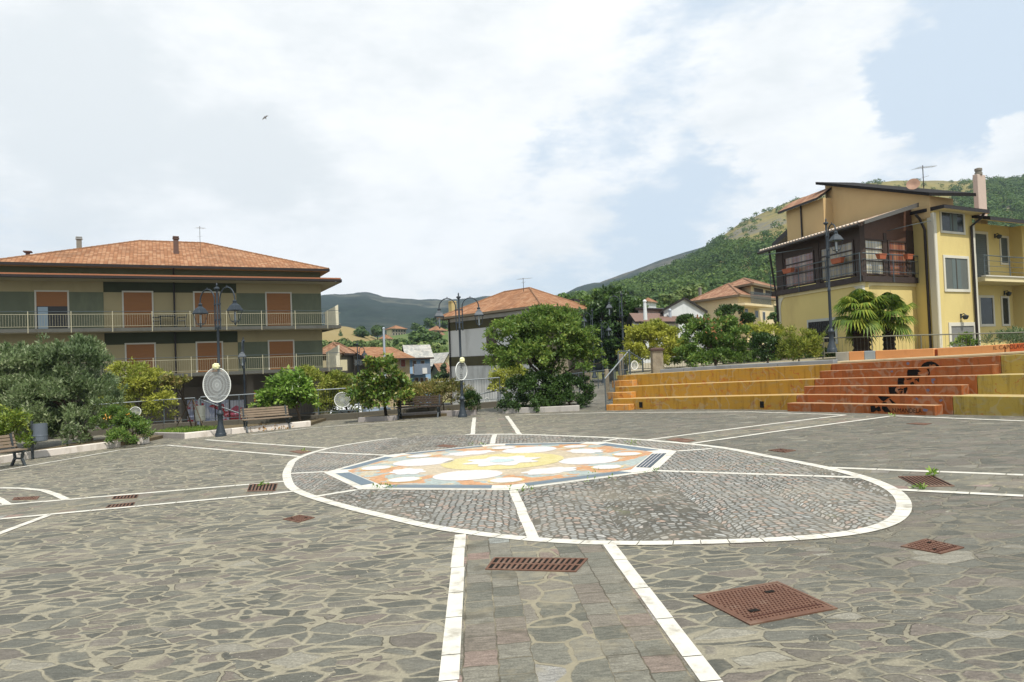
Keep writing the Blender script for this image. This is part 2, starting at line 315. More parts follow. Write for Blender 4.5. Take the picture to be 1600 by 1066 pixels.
def band_mat():
    t = NT('coursed_slabs'); p = t.obj()      # object axes follow the band: x across, y along
    w = t.vmath('SCALE', t.vmath('SUBTRACT', t.noise(p, 4, 3, .6, 1), (.5, .5, .5)), .05)
    q = t.vmath('ADD', p, w); sp = t.n('SeparateXYZ'); t.i(sp, 0, q); x, y = sp.outputs[0], sp.outputs[1]
    CW = .235; ci = t.math('FLOOR', t.math('DIVIDE', x, CW)); fx = t.math('FRACT', t.math('DIVIDE', x, CW))
    wn = t.n('TexWhiteNoise'); wn.noise_dimensions = '1D'; t.set(wn.inputs['W'], ci)
    rows = t.math('ADD', t.math('DIVIDE', y, .26), t.math('MULTIPLY', wn.outputs['Value'], 5.0)); ri = t.math('FLOOR', rows); fy = t.math('FRACT', rows)
    cv = t.n('CombineXYZ'); t.i(cv, 0, ci); t.i(cv, 1, ri); wc = t.n('TexWhiteNoise'); wc.noise_dimensions = '2D'; t.i(wc, 0, cv.outputs[0])
    ex = t.math('MULTIPLY', t.math('MINIMUM', fx, t.math('SUBTRACT', 1.0, fx)), CW); ey = t.math('MULTIPLY', t.math('MINIMUM', fy, t.math('SUBTRACT', 1.0, fy)), .26)
    er = t.math('MINIMUM', ex, ey)
    qv = t.vmath('ADD', t.obj(), t.vmath('SCALE', w, 2.0)); ev = t.math('MULTIPLY', t.voro(qv, 3.2, 'DISTANCE_TO_EDGE', 1.0, 'Distance'), .32); cvv = t.n('SeparateColor'); t.i(cvv, 0, t.voro(qv, 3.2, 'F1', 1.0, 'Color'))
    mid = t.math('LESS_THAN', t.math('ABSOLUTE', t.math('ADD', ci, .5)), 1.4)
    e = t.math('ADD', t.math('MULTIPLY', er, t.math('SUBTRACT', 1.0, mid)), t.math('MULTIPLY', ev, mid))
    rnd = t.math('ADD', t.math('MULTIPLY', wc.outputs['Value'], t.math('SUBTRACT', 1.0, mid)), t.math('MULTIPLY', cvv.outputs[0], mid))
    st = t.ramp(rnd, [(0, rgb(80, 80, 71)), (.3, rgb(97, 96, 86)), (.62, rgb(108, 105, 94)), (.84, rgb(102, 95, 85)), (.94, rgb(126, 106, 97)), (1, rgb(122, 125, 120))])
    pw = t.pos(); fine = t.noise(pw, 70, 5, .7); s2 = t.noise(t.mapping(pw, (3, 15, 1), (0, 0, -.4)), 2.5, 8, .68)
    st = t.mix(1.0, st, t.ramp(s2, [(.28, .55), (.5, 1.0), (.72, 1.5)]), 'MULTIPLY'); st = t.mix(1.0, st, t.ramp(fine, [(.32, .65), (.68, 1.35)]), 'MULTIPLY')
    mort = t.mix(t.noise(pw, 8, 6, .7), rgb(98, 93, 78), rgb(146, 139, 117)); mort = t.mix(t.math('SUBTRACT', 1.0, mid), mort, t.mix(t.smooth(t.noise(pw, 2.2, 4), .4, .62), rgb(70, 66, 54), rgb(134, 126, 104)))
    ew = t.math('SUBTRACT', t.math('ADD', e, t.math('MULTIPLY', t.math('SUBTRACT', t.noise(pw, 28, 4, .7), .5), .012)), t.math('ADD', .002, t.math('MULTIPLY', mid, .012)))
    k = t.smooth(ew, -.002, .008)
    st = t.mix(t.math('MULTIPLY', t.smooth(t.noise(pw, 2.3, 7, .68), .49, .66), .65), st, mort); st = t.mix(t.math('MULTIPLY', t.smooth(t.noise(pw, .9, 8, .7), .52, .72), .5), st, t.mix(1.0, st, (.64, .62, .57), 'MULTIPLY'))
    c = t.mix(k, mort, st)
    crack = t.math('MULTIPLY', t.math('LESS_THAN', t.math('ABSOLUTE', ew), .003), t.smooth(t.noise(pw, 1.9, 4), .5, .6)); c = t.mix(t.math('MULTIPLY', crack, .75), c, rgb(66, 60, 48))
    t.bump(t.math('ADD', t.math('MULTIPLY', k, .5), t.math('ADD', t.math('MULTIPLY', s2, .3), t.math('MULTIPLY', fine, .2))), .55, .015)
    return t.done(c, .75, 0, .35)
M_PAVE = paving_mat(); M_COB = cobble_mat(); M_BAND = band_mat()
M_WHITE = pm('white_marble', rgb(190, 187, 176), .6, .14, 5, .15, dirt=rgb(124, 117, 101), dscale=4.5, damt=.7)
M_CONC = pm('concrete', rgb(150, 146, 134), .9, .14, 3, .3, dirt=rgb(96, 92, 80), dscale=.9, damt=.6)
M_SOIL = pm('soil', rgb(92, 82, 62), .95, .3, 5, .5)
M_ASPH = pm('asphalt', rgb(78, 78, 76), .95, .15, 4, .3)

def surf(x, y, dz=0): return V(x, y, pl(x, y)+dz)
# street level ground reaching the horizon
mb = MB(); mb.face([(-2190, -25, GREY_GROUND), (2190, -25, GREY_GROUND), (2190, 1790, GREY_GROUND), (-2190, 1790, GREY_GROUND)])
tag(mb.build('ground', pm('valley_ground', rgb(112, 112, 66), .95, .3, .05, .3)), kind='structure')
mb = MB(); mb.face([(-70, 26, GREY_GROUND+.006), (14, 26, GREY_GROUND+.006), (14, 70, GREY_GROUND+.006), (-70, 70, GREY_GROUND+.006)])
tag(mb.build('street', M_ASPH), kind='structure')
# rail line at the back of the square (plan)
RL = [G(90, 686), G(255, 671.5), G(373, 665.5), G(560, 654.5), G(670, 645.5), G(782, 636)]
edge = [V(-60, -12, 0), V(40, -12, 0), V(40, 31, 0), G(990, 612), G(972, 592), G(900, 592), G(840, 622)]+RL[::-1]+[V(-60, RL[0].y-6, 0)]
mb = MB(); top = [surf(p.x, p.y) for p in edge]; n = len(top)
mb.face(top)
for i in range(n):
    a, b = top[i], top[(i+1) % n]; mb.face([b, a, (a.x, a.y, -2.3), (b.x, b.y, -2.3)], 1)
tag(mb.build('plaza', [M_PAVE, M_CONC]), kind='structure')

def sheet(name, pts, mat, dz, kind='structure'):
    mb = MB(); mb.face([surf(p[0], p[1], dz) for p in pts]); return tag(mb.build(name, mat), kind=kind)
# ring: ellipse through its measured edge
RING_PX = [(618, 685.1), (547, 694.6), (513, 701), (489, 707.7), (469.6, 714.3), (450, 735.8), (448.6, 747.6), (460, 767), (498, 780), (547, 793.5), (568, 799.6), (722.5, 831), (835, 845), (910, 848.4), (1016, 849), (1129, 846), (1180, 844.7), (1253.5, 841.6), (1327, 835), (1377, 825), (1405.7, 805.4), (1409.7, 785.7), (1400.5, 768.6), (1363.7, 751.5), (1293, 731.9), (1216.7, 717.4), (1180, 710.9), (1147.5, 701.7), (1076.6, 694.3), (1008, 688), (958.5, 685), (885, 682), (814, 679.4), (780, 678.8)]
RP = np.array([[G(*p).x, G(*p).y] for p in RING_PX])
def fit_ellipse(P):
    m = P.mean(0); q = P-m; D = np.c_[q[:, 0]**2, q[:, 0]*q[:, 1], q[:, 1]**2, q]
    a = np.linalg.lstsq(D, np.ones(len(D)), rcond=None)[0]
    Q = np.array([[a[0], a[1]/2], [a[1]/2, a[2]]]); c = -np.linalg.solve(2*Q, a[3:])
    w, v = np.linalg.eigh(Q/(1+c@Q@c)); return m+c, 1/np.sqrt(w), v
EC, EA, EV = fit_ellipse(RP)
print('ring', EC, EA, EV.tolist())
def ring_pt(a, off=0):
    c, s = math.cos(a), math.sin(a); p = EC+EV[:, 0]*EA[0]*c+EV[:, 1]*EA[1]*s
    nrm = EV[:, 0]*c/EA[0]+EV[:, 1]*s/EA[1]; nrm = nrm/np.hypot(*nrm); return p+nrm*off
# follow the measured points where the ring is not a perfect ellipse: smooth residual per angle
def ell_ang(p):
    q = (np.asarray(p)-EC); return math.atan2(q@EV[:, 1]/EA[1], q@EV[:, 0]/EA[0])
AR = sorted([(ell_ang(p), float(np.dot((p-ring_pt(ell_ang(p))), (ring_pt(ell_ang(p), 1)-ring_pt(ell_ang(p)))))) for p in RP])
AA = np.array([a for a, _ in AR]); RR = np.array([r for _, r in AR])
def resid(a):
    d = np.angle(np.exp(1j*(AA-a))); w = np.exp(-(d/.16)**2)+1e-9; return float((w*RR).sum()/w.sum())
def ringo(a, off=0): return ring_pt(a, resid(a)+off)
print('ring resid', np.round(RR, 2))
RW = .165
sheet('cobbled_ring_paving', [ringo(2*PI*k/160, -.01) for k in range(160)][::1], M_COB, .004)
mb = MB(); a = 0.0; rr = random.Random(3)
while a < 2*PI-.02:
    p0 = ringo(a); stp = rr.uniform(.27, .37); q = ringo(a+.01); da = .01*stp/np.hypot(*(q-p0)); b = min(a+da, 2*PI)
    if 2*PI-b < da*.4: b = 2*PI
    g = (b-a)*.016; N = 3; inn = [ringo(a+g+(b-a-2*g)*i/N, -RW/2) for i in range(N+1)]; out = [ringo(a+g+(b-a-2*g)*i/N, RW/2) for i in range(N+1)]
    mpx = px_of(surf(*ringo((a+b)/2)))
    if 622 < mpx[0] < 733 and mpx[1] < 690: a = b; continue
    for i in range(N): mb.face([surf(*inn[i], .009), surf(*inn[i+1], .009), surf(*out[i+1], .009), surf(*out[i], .009)])
    a = b
tag(mb.build('white_ring_line', M_WHITE), kind='structure')
def slab_line(name, pts, w=.13, dz=.0085, seg=.75):
    mb = MB(); P = [np.array([G(*p).x, G(*p).y]) for p in pts]
    for A, B in zip(P[:-1], P[1:]):
        d = B-A; Ln = np.hypot(*d); d = d/Ln; nn = np.array([-d[1], d[0]])*w/2; s = 0
        while s < Ln-.01:
            e = min(Ln, s+seg*rr.uniform(.8, 1.2)); e = Ln if Ln-e < .2 else e; j = rr.uniform(-.007, .007)*nn/(w/2)
            a_, b_ = A+d*(s+.006)+j, A+d*(e-.006)+j
            mb.face([surf(*(a_-nn), dz), surf(*(b_-nn), dz), surf(*(b_+nn), dz), surf(*(a_+nn), dz)]); s = e
    return tag(mb.build(name, M_WHITE), kind='structure')
LINES = [[(719.6, 836), (700.6, 1065.6), (690, 1190)], [(951, 851), (1112, 1066), (1190, 1170)],
         [(454, 740.5), (511, 737.6)], [(496, 776), (557.5, 766)], [(833, 842), (802, 767)], [(1343, 747), (1022, 736)], [(1113, 701.7), (1058, 705.6)], [(966, 686), (943, 690.4)], [(773, 679.5), (769, 694)], [(497, 707), (605, 712)],
         [(-90, 798), (0, 790), (420, 755), (446, 752.5)], [(-90, 819), (0, 811.6), (420, 772.8), (460, 768)],
         [(-40, 763), (0, 763), (34, 763.5), (69, 767), (89, 774), (103, 780.7)], [(-10, 777), (0, 780.7), (12, 788.6)], [(-60, 858), (0, 834), (75.5, 805.8)],
         [(-60, 747), (0, 736), (106, 718), (185, 704), (261, 696), (300, 699)], [(321, 687.6), (400, 693.3), (513, 701)], [(270, 697), (400, 708), (471, 714)],
         [(393, 680), (479, 669.6), (557, 663.5), (650, 658)], [(741, 653), (738.6, 679.4)], [(792, 650.5), (812, 679.6)],
         [(806, 649), (940, 645.4), (1173, 644), (1278, 647.5), (1321, 649)], [(1012, 687.8), (1200, 663.6), (1321, 649)], [(1076, 694.3), (1200, 676.5), (1390, 651), (1398, 650.5), (1600, 658.4), (1700, 663)],
         [(1293, 731.3), (1600, 743), (1720, 748)], [(1402, 766), (1600, 775.7), (1720, 782)]]
for l in LINES: slab_line('white_line', l)
# paved bands between the pairs of lines
def band(name, L_, R_):
    A = [G(*p) for p in L_]; B = [G(*p) for p in R_]; m0 = (A[0]+B[0])/2; m1 = (A[-1]+B[-1])/2
    ang = math.atan2(m1.y-m0.y, m1.x-m0.x)-PI/2
    o = thing('x', None, None); M = Matrix.Translation((m0.x, m0.y, 0)) @ Matrix.Rotation(ang, 4, 'Z'); Mi = M.inverted()
    bpy.data.objects.remove(o)
    mb = MB(); mb.face([Mi @ surf(p.x, p.y, .0035) for p in A+B[::-1]]); ob = mb.build(name, M_BAND); ob.matrix_world = M; return tag(ob, kind='structure')
band('paved_band', [(719.6, 836), (700.6, 1065.6), (690, 1190)], [(951, 851), (1112, 1066), (1190, 1170)])
band('paved_band', [(446, 752.5), (0, 790), (-90, 798)], [(460, 768), (0, 811.6), (-90, 819)])
band('paved_band', [(1310, 732.2), (1600, 743), (1720, 748)], [(1402, 766), (1600, 775.7), (1720, 782)])
band('paved_band', [(1012, 687.8), (1200, 663.6), (1321, 649)], [(1076, 694.3), (1200, 676.5), (1390, 651)])
band('paved_band', [(738.6, 679.4), (741, 653)], [(812, 679.4), (792, 650.5)])
band('paved_band', [(513, 701), (400, 693.3), (321, 687.6)], [(471, 714), (400, 708), (270, 697)])

# ------------------------------------------------------------------ mosaic octagon
OV = [(509, 737.6), (557.5, 766), (800, 767), (1022, 736), (1058, 705.6), (943, 690.4), (769, 694), (605, 712)]
k8 = np.arange(8)*PI/4; UO = np.c_[np.cos(k8), np.sin(k8), np.ones(8)]
OW = np.array([[G(*p).x, G(*p).y] for p in OV]); AFF = np.linalg.lstsq(UO, OW, rcond=None)[0]
AI = np.linalg.inv(AFF[:2].T)
def ou(u, v): return np.array([u, v, 1.0])@AFF
def uo(px, py): g = G(px, py); return AI@(np.array([g.x, g.y])-AFF[2])
mc = ou(0, 0)
mos = thing('mosaic', 'octagonal floor mosaic of white discs on orange around a yellow sun ring', 'mosaic', surf(mc[0], mc[1]))
def osheet(name, uvs, mat, dz):
    mb = MB(); mb.face([surf(*ou(*p), dz) for p in uvs], 0, [tuple(p) for p in uvs]); o = mb.build(name, mat, mos, world=True); return o
def mosaic_mat():
    t = NT('mosaic_field'); uv = t.uv(); q = t.vmath('ADD', uv, t.vmath('SCALE', t.vmath('SUBTRACT', t.noise(uv, 5, 3, .5, 1), (.5, .5, .5)), .22))
    blob = t.noise(q, 4.2, 2, .5)
    c = t.mix(t.math('GREATER_THAN', blob, .50), rgb(174, 126, 82), rgb(142, 154, 150))
    c = t.mix(t.math('GREATER_THAN', t.noise(t.vmath('ADD', q, (3, 3, 0)), 6.0, 2, .5), .60), c, rgb(172, 160, 134))
    r = t.vmath('LENGTH', uv); c = t.mix(t.smooth(r, .58, .50), c, t.mix(t.noise(q, 9, 3), rgb(160, 148, 126), rgb(182, 166, 138)))
    c = t.mix(t.smooth(r, .80, .84), c, rgb(176, 126, 82))
    tes = t.voro(uv, 60, 'F1', .8, 'Color'); s = t.n('SeparateColor'); t.i(s, 0, tes); c = t.mix(1.0, c, t.ramp(s.outputs[0], [(0, .8), (1, 1.18)]), 'MULTIPLY')
    e = t.voro(uv, 60, 'DISTANCE_TO_EDGE', .8, 'Distance'); c = t.mix(t.math('MULTIPLY', t.math('LESS_THAN', e, .06), .35), c, rgb(150, 140, 122))
    return t.done(c, .5, 0, .4)
def tess(name, c1, c2, sc=55):
    t = NT(name); uv = t.uv(); s = t.n('SeparateColor'); t.i(s, 0, t.voro(uv, sc, 'F1', .8, 'Color')); c = t.mix(s.outputs[0], c1, c2)
    e = t.voro(uv, sc, 'DISTANCE_TO_EDGE', .8, 'Distance'); c = t.mix(t.math('MULTIPLY', t.math('LESS_THAN', e, .06), .25), c, scl(c1, .7))
    c = t.mix(t.math('MULTIPLY', t.smooth(t.noise(uv, 5, 5, .6), .5, .7), .3), c, scl(c1, .8)); return t.done(c, .5, 0, .4)
mo = mosaic_mat(); mw = tess('mosaic_white', rgb(184, 179, 176), rgb(204, 199, 196)); my = tess('mosaic_yellow', rgb(176, 164, 106), rgb(192, 182, 132)); mt_ = tess('mosaic_teal', rgb(156, 176, 176), rgb(178, 190, 188)); mcr = tess('mosaic_cream', rgb(188, 162, 106), rgb(202, 178, 126))
def ngon(r, k=8): return [(r*math.cos(i*2*PI/k), r*math.sin(i*2*PI/k)) for i in range(k)]
osheet('border', ngon(1.0), M_WHITE, .006)
osheet('rim_slab', ngon(.965), pm('pale_slab', rgb(188, 186, 176), .7, .1, 4, .2), .009)
osheet('field', ngon(.865), mo, .013)
M_SLATE = pm('slate_tiles', rgb(88, 102, 112), .5, .25, 9, .15); M_SLATED = pm('slate_dark', rgb(50, 62, 72), .5, .2, 9, .15)
for k in range(8):
    a0, a1 = np.array(ngon(1)[k]), np.array(ngon(1)[(k+1) % 8]); d = a1-a0
    f0, f1 = (.12, .88); o = [a0*.955+d*.955*f0, a0*.955+d*.955*f1, a0*.875+d*.875*f1, a0*.875+d*.875*f0]
    st = osheet('slate_strip', o, M_SLATED if k == 3 else M_SLATE, .0125)
    for j in (.25, .5, .75) if k == 3 else ():
        pa = o[0]*(1-j)+o[3]*j; pb = o[1]*(1-j)+o[2]*j; w_ = (o[3]-o[0])*.05
        mb = MB(); mb.face([surf(*ou(*p), .0155) for p in (pa, pb, pb+w_, pa+w_)], 0, [tuple(p) for p in (pa, pb, pb+w_, pa+w_)]); mb.build('white_strip', mw, st, world=True)
def disc(name, px, py, rad, mat, dz, seg=40, wob=0):
    c = uo(px, py); return osheet(name, [(c[0]+rad*(1+wob*math.sin(i*2*PI/seg*8))*math.cos(2*PI*i/seg), c[1]+rad*(1+wob*math.sin(i*2*PI/seg*8))*math.sin(2*PI*i/seg)) for i in range(seg)], mat, dz)
def rad_of(px, py, hw): return float(np.hypot(*(uo(px+hw, py)-uo(px-hw, py)))/2)
cx, cy = 784.5, 721.6
disc('sun_ring', cx, cy, rad_of(cx, cy, 88), my, .017, 64)
disc('flower', cx, cy, rad_of(cx, cy, 50), mw, .021, 96, .16)
disc('flower_eye', cx, cy, rad_of(cx, cy, 18), mt_, .025, 32)
for px, py, hw in [(662, 722.8, 40), (730.5, 743.7, 48), (827, 704, 37), (919.5, 720.5, 43)]:
    disc('disc', px, py, rad_of(px, py, hw)*1.05, mw, .017)
for px, py, hw in [(631.5, 751, 22), (791, 752, 24), (787, 701, 17), (656, 714, 16), (899, 699, 17), (948.6, 731.4, 22), (979.5, 711, 20), (588, 732.5, 20)]:
    r_ = rad_of(px, py, hw); d_ = disc('small_disc', px, py, r_*1.14, mcr, .017)
    c = uo(px, py); mb = MB(); uvs = [(c[0]+r_*math.cos(2*PI*i/32), c[1]+r_*math.sin(2*PI*i/32)) for i in range(32)]
    mb.face([surf(*ou(*p), .021) for p in uvs], 0, uvs); mb.build('disc_centre', mw, d_, world=True)
for px, py, hw in [(637, 738, 33), (735, 709, 35), (859, 737, 44), (914, 706, 33)]:
    c = uo(px, py); r_ = rad_of(px, py, hw)*1.05; tang = np.array([-c[1], c[0]])/np.hypot(*c); rad = c/np.hypot(*c); uvs = []
    for i in range(72):
        a = 2*PI*i/72; q = r_*(.78+.22*abs(math.cos(3.5*a))); uvs.append(tuple(c+tang*q*math.cos(a)*1.0+rad*q*.72*math.sin(a)))
    osheet('flower', uvs, mw, .017)

# ------------------------------------------------------------------ iron covers and grates in the paving
def rust_mat():
    t = NT('rusty_iron'); p = t.pos(); n1 = t.noise(p, 14, 7, .65); c = t.mix(n1, rgb(78, 56, 44), rgb(112, 80, 63)); c = t.mix(t.math('MULTIPLY', t.smooth(t.noise(p, 3, 6, .65), .5, .7), .6), c, rgb(128, 108, 92))
    t.bump(t.noise(p, 90, 4), .3, .004); return t.done(c, .75, .15, .35)
M_RUST = rust_mat(); M_PIT = pm('dark_pit', rgb(24, 22, 18), .95, .2, 6, 0)
def quad_frame(px4):
    q = [G(*p) for p in px4]; return [np.array([p.x, p.y]) for p in q]
def cover(label, px4, nx=12, ny=9, studs=True):
    q = quad_frame(px4); c = sum(q)/4; root = thing('manhole_cover', label, 'manhole cover', surf(*c), group='iron manhole covers in the paving')
    bl = lambda u, v: (q[0]*(1-u)+q[1]*u)*(1-v)+(q[3]*(1-u)+q[2]*u)*v
    def pan(mb, u0, u1, v0, v1, z0, z1):
        b = [bl(u0, v0), bl(u1, v0), bl(u1, v1), bl(u0, v1)]; mb.prism([surf(*p, z0) for p in b], (0, 0, z1-z0))
    mb = MB()
    for a in ((0, 1, 0, .03), (0, 1, .97, 1), (0, .03, .03, .97), (.97, 1, .03, .97)): pan(mb, *a, -.02, .011)
    mb.build('frame', M_RUST, root, world=True)
    mb = MB(); pan(mb, .036, .964, .036, .964, -.02, .009); lid = mb.build('lid', M_RUST, root, world=True)
    if studs:
        mb = MB()
        for i in range(nx):
            for j in range(ny):
                u = .07+.86*(i+.5*(j % 2)+.25)/nx; v = .07+.86*(j+.5)/ny; du, dv = (.4/nx, .16/ny) if (i+j) % 2 else (.18/nx, .4/ny)
                pan(mb, u-du/2, u+du/2, v-dv/2, v+dv/2, .0085, .0145)
        pan(mb, .08, .92, .16, .175, .0085, .013)
        mb.build('stud_pattern', pm('rust_dark', rgb(74, 48, 40), .8, .3, 12, .2), lid, world=True)
        mb = MB()
        for u, v in ((.25, .3), (.72, .72)): pan(mb, u-.05, u+.05, v-.03, v+.03, .0085, .0158)
        mb.build('lifting_slot', M_PIT, lid, world=True)
    return root
def grate(label, px4, nb=11, rows=2):
    q = quad_frame(px4); c = sum(q)/4; root = thing('drain_grate', label, 'drain grate', surf(*c), group='iron drain grates in the paving')
    bl = lambda u, v: (q[0]*(1-u)+q[1]*u)*(1-v)+(q[3]*(1-u)+q[2]*u)*v
    def pan(mb, u0, u1, v0, v1, z0, z1):
        b = [bl(u0, v0), bl(u1, v0), bl(u1, v1), bl(u0, v1)]; mb.prism([surf(*p, z0) for p in b], (0, 0, z1-z0))
    mb = MB(); pan(mb, .005, .995, .005, .995, -.03, .0055); mb.build('pit', M_PIT, root, world=True)
    mb = MB()
    for a in ((0, 1, 0, .06), (0, 1, .94, 1), (0, .025, .06, .94), (.975, 1, .06, .94)): pan(mb, *a, -.02, .013)
    mb.build('frame', M_RUST, root, world=True)
    mb = MB()
    for k in range(1, rows): pan(mb, .025, .975, k/rows-.035, k/rows+.035, .003, .0125)
    for i in range(1, nb+1):
        u = .025+.95*i/(nb+1); w = .95/(nb+1)*.24
        for k in range(rows):
            v0 = .06 if k == 0 else k/rows+.035; v1 = .94 if k == rows-1 else (k+1)/rows-.035; pan(mb, u-w, u+w, v0, v1, .003, .012)
    mb.build('bars', M_RUST, root, world=True); return root
cover('largest rusty square manhole cover, in the right foreground beside the slanting white line', [(1172, 978), (1309, 952), (1215, 910), (1083, 932)], 21, 16)
cover('smaller rusty manhole cover just outside the right end of the white ring', [(1470, 866.3), (1506.8, 856.5), (1446.4, 843), (1407, 854.7)], 10, 8)
grate('wide rusty drain grate with two rows of slots between the two foreground white lines', [(758, 891), (900, 895), (919, 874), (772, 872.5)], 15, 2)
grate('dark weedy drain grate between the two white lines leaving the ring to the right', [(1433, 762), (1492, 760.7), (1458, 744.5), (1403, 745.5)], 8, 1)
grate('dark drain grate with a weed just left of the white ring', [(386, 768.5), (430, 768), (434, 756.5), (390, 757)], 7, 1)
grate('upper of the pair of small rusty drain grates in the left paved band', [(174.5, 780.7), (213.6, 779), (216.3, 773.8), (178.6, 776.2)], 6, 1)
grate('lower of the pair of small rusty drain grates in the left paved band', [(164.8, 794.4), (207.8, 791.4), (211.2, 785.9), (170, 790)], 6, 1)
cover('small reddish manhole cover lying left of the ring below the left band', [(442, 812), (466, 817), (492, 809.5), (468, 805.5)], 8, 6)
cover('rusty manhole cover inside the white curve at the left edge of the square', [(19, 782), (58, 781), (62, 776), (22, 778)], 8, 4)
cover('small rusty manhole cover beyond the far right side of the ring', [(1227, 707.7), (1244, 704.3), (1219, 701.7), (1200, 704.3)], 7, 5)
cover('distant rusty manhole cover in front of the painted orange steps', [(1445, 664.5), (1456, 662.3), (1432, 661), (1416, 662.6)], 5, 4, False)
cover('dark manhole cover on the cobbles behind the mosaic', [(704, 700), (716, 697), (692, 695), (680, 697.6)], 5, 4, False)
cover('dark manhole cover between the two white lines running to the orange steps', [(1071, 692.2), (1087, 688.6), (1058, 684.8), (1040, 687.8)], 5, 4, False)
cover('brownish manhole cover between the white lines at the upper left of the ring', [(470, 709.5), (487, 706), (472, 703.5), (452, 706)], 5, 4, False)
# ================================================================== STEPPED SEATING
def paint(name, c, c2, worn, cracks=True):
    t = NT(name); p = t.pos(); n = t.noise(t.mapping(p, (1, 1, 2.2)), 1.1, 7, .62)
    col = t.mix(n, c, c2)
    w = t.noise(t.mapping(p, (1.4, 1.4, 3)), 2.2, 8, .68); col = t.mix(t.math('MULTIPLY', t.smooth(w, .48, .68), .7), col, worn)
    rib = t.math('ABSOLUTE', t.math('SUBTRACT', t.noise(t.mapping(p, (1, 1, 1.5)), 1.5, 3, .5), .5)); col = t.mix(t.math('MULTIPLY', t.math('MULTIPLY', t.smooth(rib, .018, .003), .75), t.smooth(t.noise(p, 2.6, 3), .45, .6)), col, rgb(146, 74, 42))
    rib2 = t.math('ABSOLUTE', t.math('SUBTRACT', t.noise(t.mapping(t.vmath('ADD', p, (7, 3, 1)), (1, 1, .8)), 1.2, 3, .5), .52)); col = t.mix(t.math('MULTIPLY', t.smooth(rib2, .024, .006), .26), col, rgb(150, 146, 130))
    if cracks:
        d = t.noise(t.vmath('ADD', p, (2, 9, 4)), 6, 8, .72); col = t.mix(t.math('MULTIPLY', t.smooth(d, .58, .72), .55), col, rgb(70, 56, 34))
    st = t.noise(t.mapping(p, (5, 5, .5)), 1.6, 6, .65); col = t.mix(t.math('MULTIPLY', t.smooth(st, .48, .66), .55), col, t.mix(1.0, col, (.55, .5, .45), 'MULTIPLY'))
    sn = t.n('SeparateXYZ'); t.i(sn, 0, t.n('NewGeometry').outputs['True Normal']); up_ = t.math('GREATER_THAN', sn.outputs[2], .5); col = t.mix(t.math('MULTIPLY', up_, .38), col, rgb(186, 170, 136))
    t.bump(t.noise(p, 40, 5, .6), .25, .008); return t.done(col, .75, 0, .2)
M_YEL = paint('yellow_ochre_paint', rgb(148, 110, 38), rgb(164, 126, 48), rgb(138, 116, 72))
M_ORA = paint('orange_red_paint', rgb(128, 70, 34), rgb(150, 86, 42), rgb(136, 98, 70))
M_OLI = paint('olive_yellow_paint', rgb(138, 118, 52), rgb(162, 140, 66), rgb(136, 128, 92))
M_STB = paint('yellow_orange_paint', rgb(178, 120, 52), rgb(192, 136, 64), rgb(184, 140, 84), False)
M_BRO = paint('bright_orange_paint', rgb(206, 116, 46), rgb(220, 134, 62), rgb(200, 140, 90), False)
M_LEDGE = pm('pale_ledge', rgb(196, 182, 150), .8, .12, 3, .25, dirt=rgb(120, 104, 76))
BPX = [(930, 640.3), (957, 640), (1110, 639.3), (1250, 641), (1370, 644), (1488, 648), (1600, 650.5), (1750, 655)]
def dense():
    xs = np.linspace(930, 1750, 83); ys = np.interp(xs, [p[0] for p in BPX], [p[1] for p in BPX])
    ys = np.convolve(np.pad(ys, 5, mode='edge'), np.ones(11)/11, 'valid'); return np.array([[G(x, y).x, G(x, y).y] for x, y in zip(xs, ys)])
BASE = dense(); tg = np.gradient(BASE, axis=0); tg /= np.linalg.norm(tg, axis=1)[:, None]; NOR = np.c_[-tg[:, 1], tg[:, 0]]
TOPS = [[(930, 624), (959, 623.7), (1110, 620), (1259, 616.7), (1488, 618.6), (1600, 620), (1750, 622)], [(930, 606.5), (960, 605), (1110, 598.6), (1280, 592), (1526, 586.5), (1600, 585), (1750, 583)],
        [(930, 589.5), (961, 587.6), (1110, 578), (1280, 570), (1564, 555.6), (1600, 553), (1750, 545)]]
class Tier:
    def __init__(s, off, tops):
        s.P = BASE+NOR*off; z = np.full(len(s.P), 1.0)
        for _ in range(3):
            px = np.array([px_of((p[0], p[1], q))[0] for p, q in zip(s.P, z)]); z = np.array([zat(p[0], p[1], np.interp(x, [t[0] for t in tops], [t[1] for t in tops])) for p, x in zip(s.P, px)])
        s.px = px; s.z = np.convolve(np.pad(z, 4, mode='edge'), np.ones(9)/9, 'valid')
    def pt(s, px, off=0):
        f = lambda a: float(np.interp(px, s.px, a)); n = np.array([f(NOR[:, 0]), f(NOR[:, 1])]); return np.array([f(s.P[:, 0]), f(s.P[:, 1])])+n*off
    def top(s, px): return float(np.interp(px, s.px, s.z))
TR = .78
T = [Tier(TR*k, TOPS[k]) for k in range(3)]
print('tier z', [(round(t.top(x), 2)) for t in T for x in (960, 1250, 1500, 1600)])
steps = thing('stepped_seating', 'curved tiers of painted yellow and orange concrete seating with stairs and a black portrait mural', 'seating steps', surf(*T[0].pt(1300)))
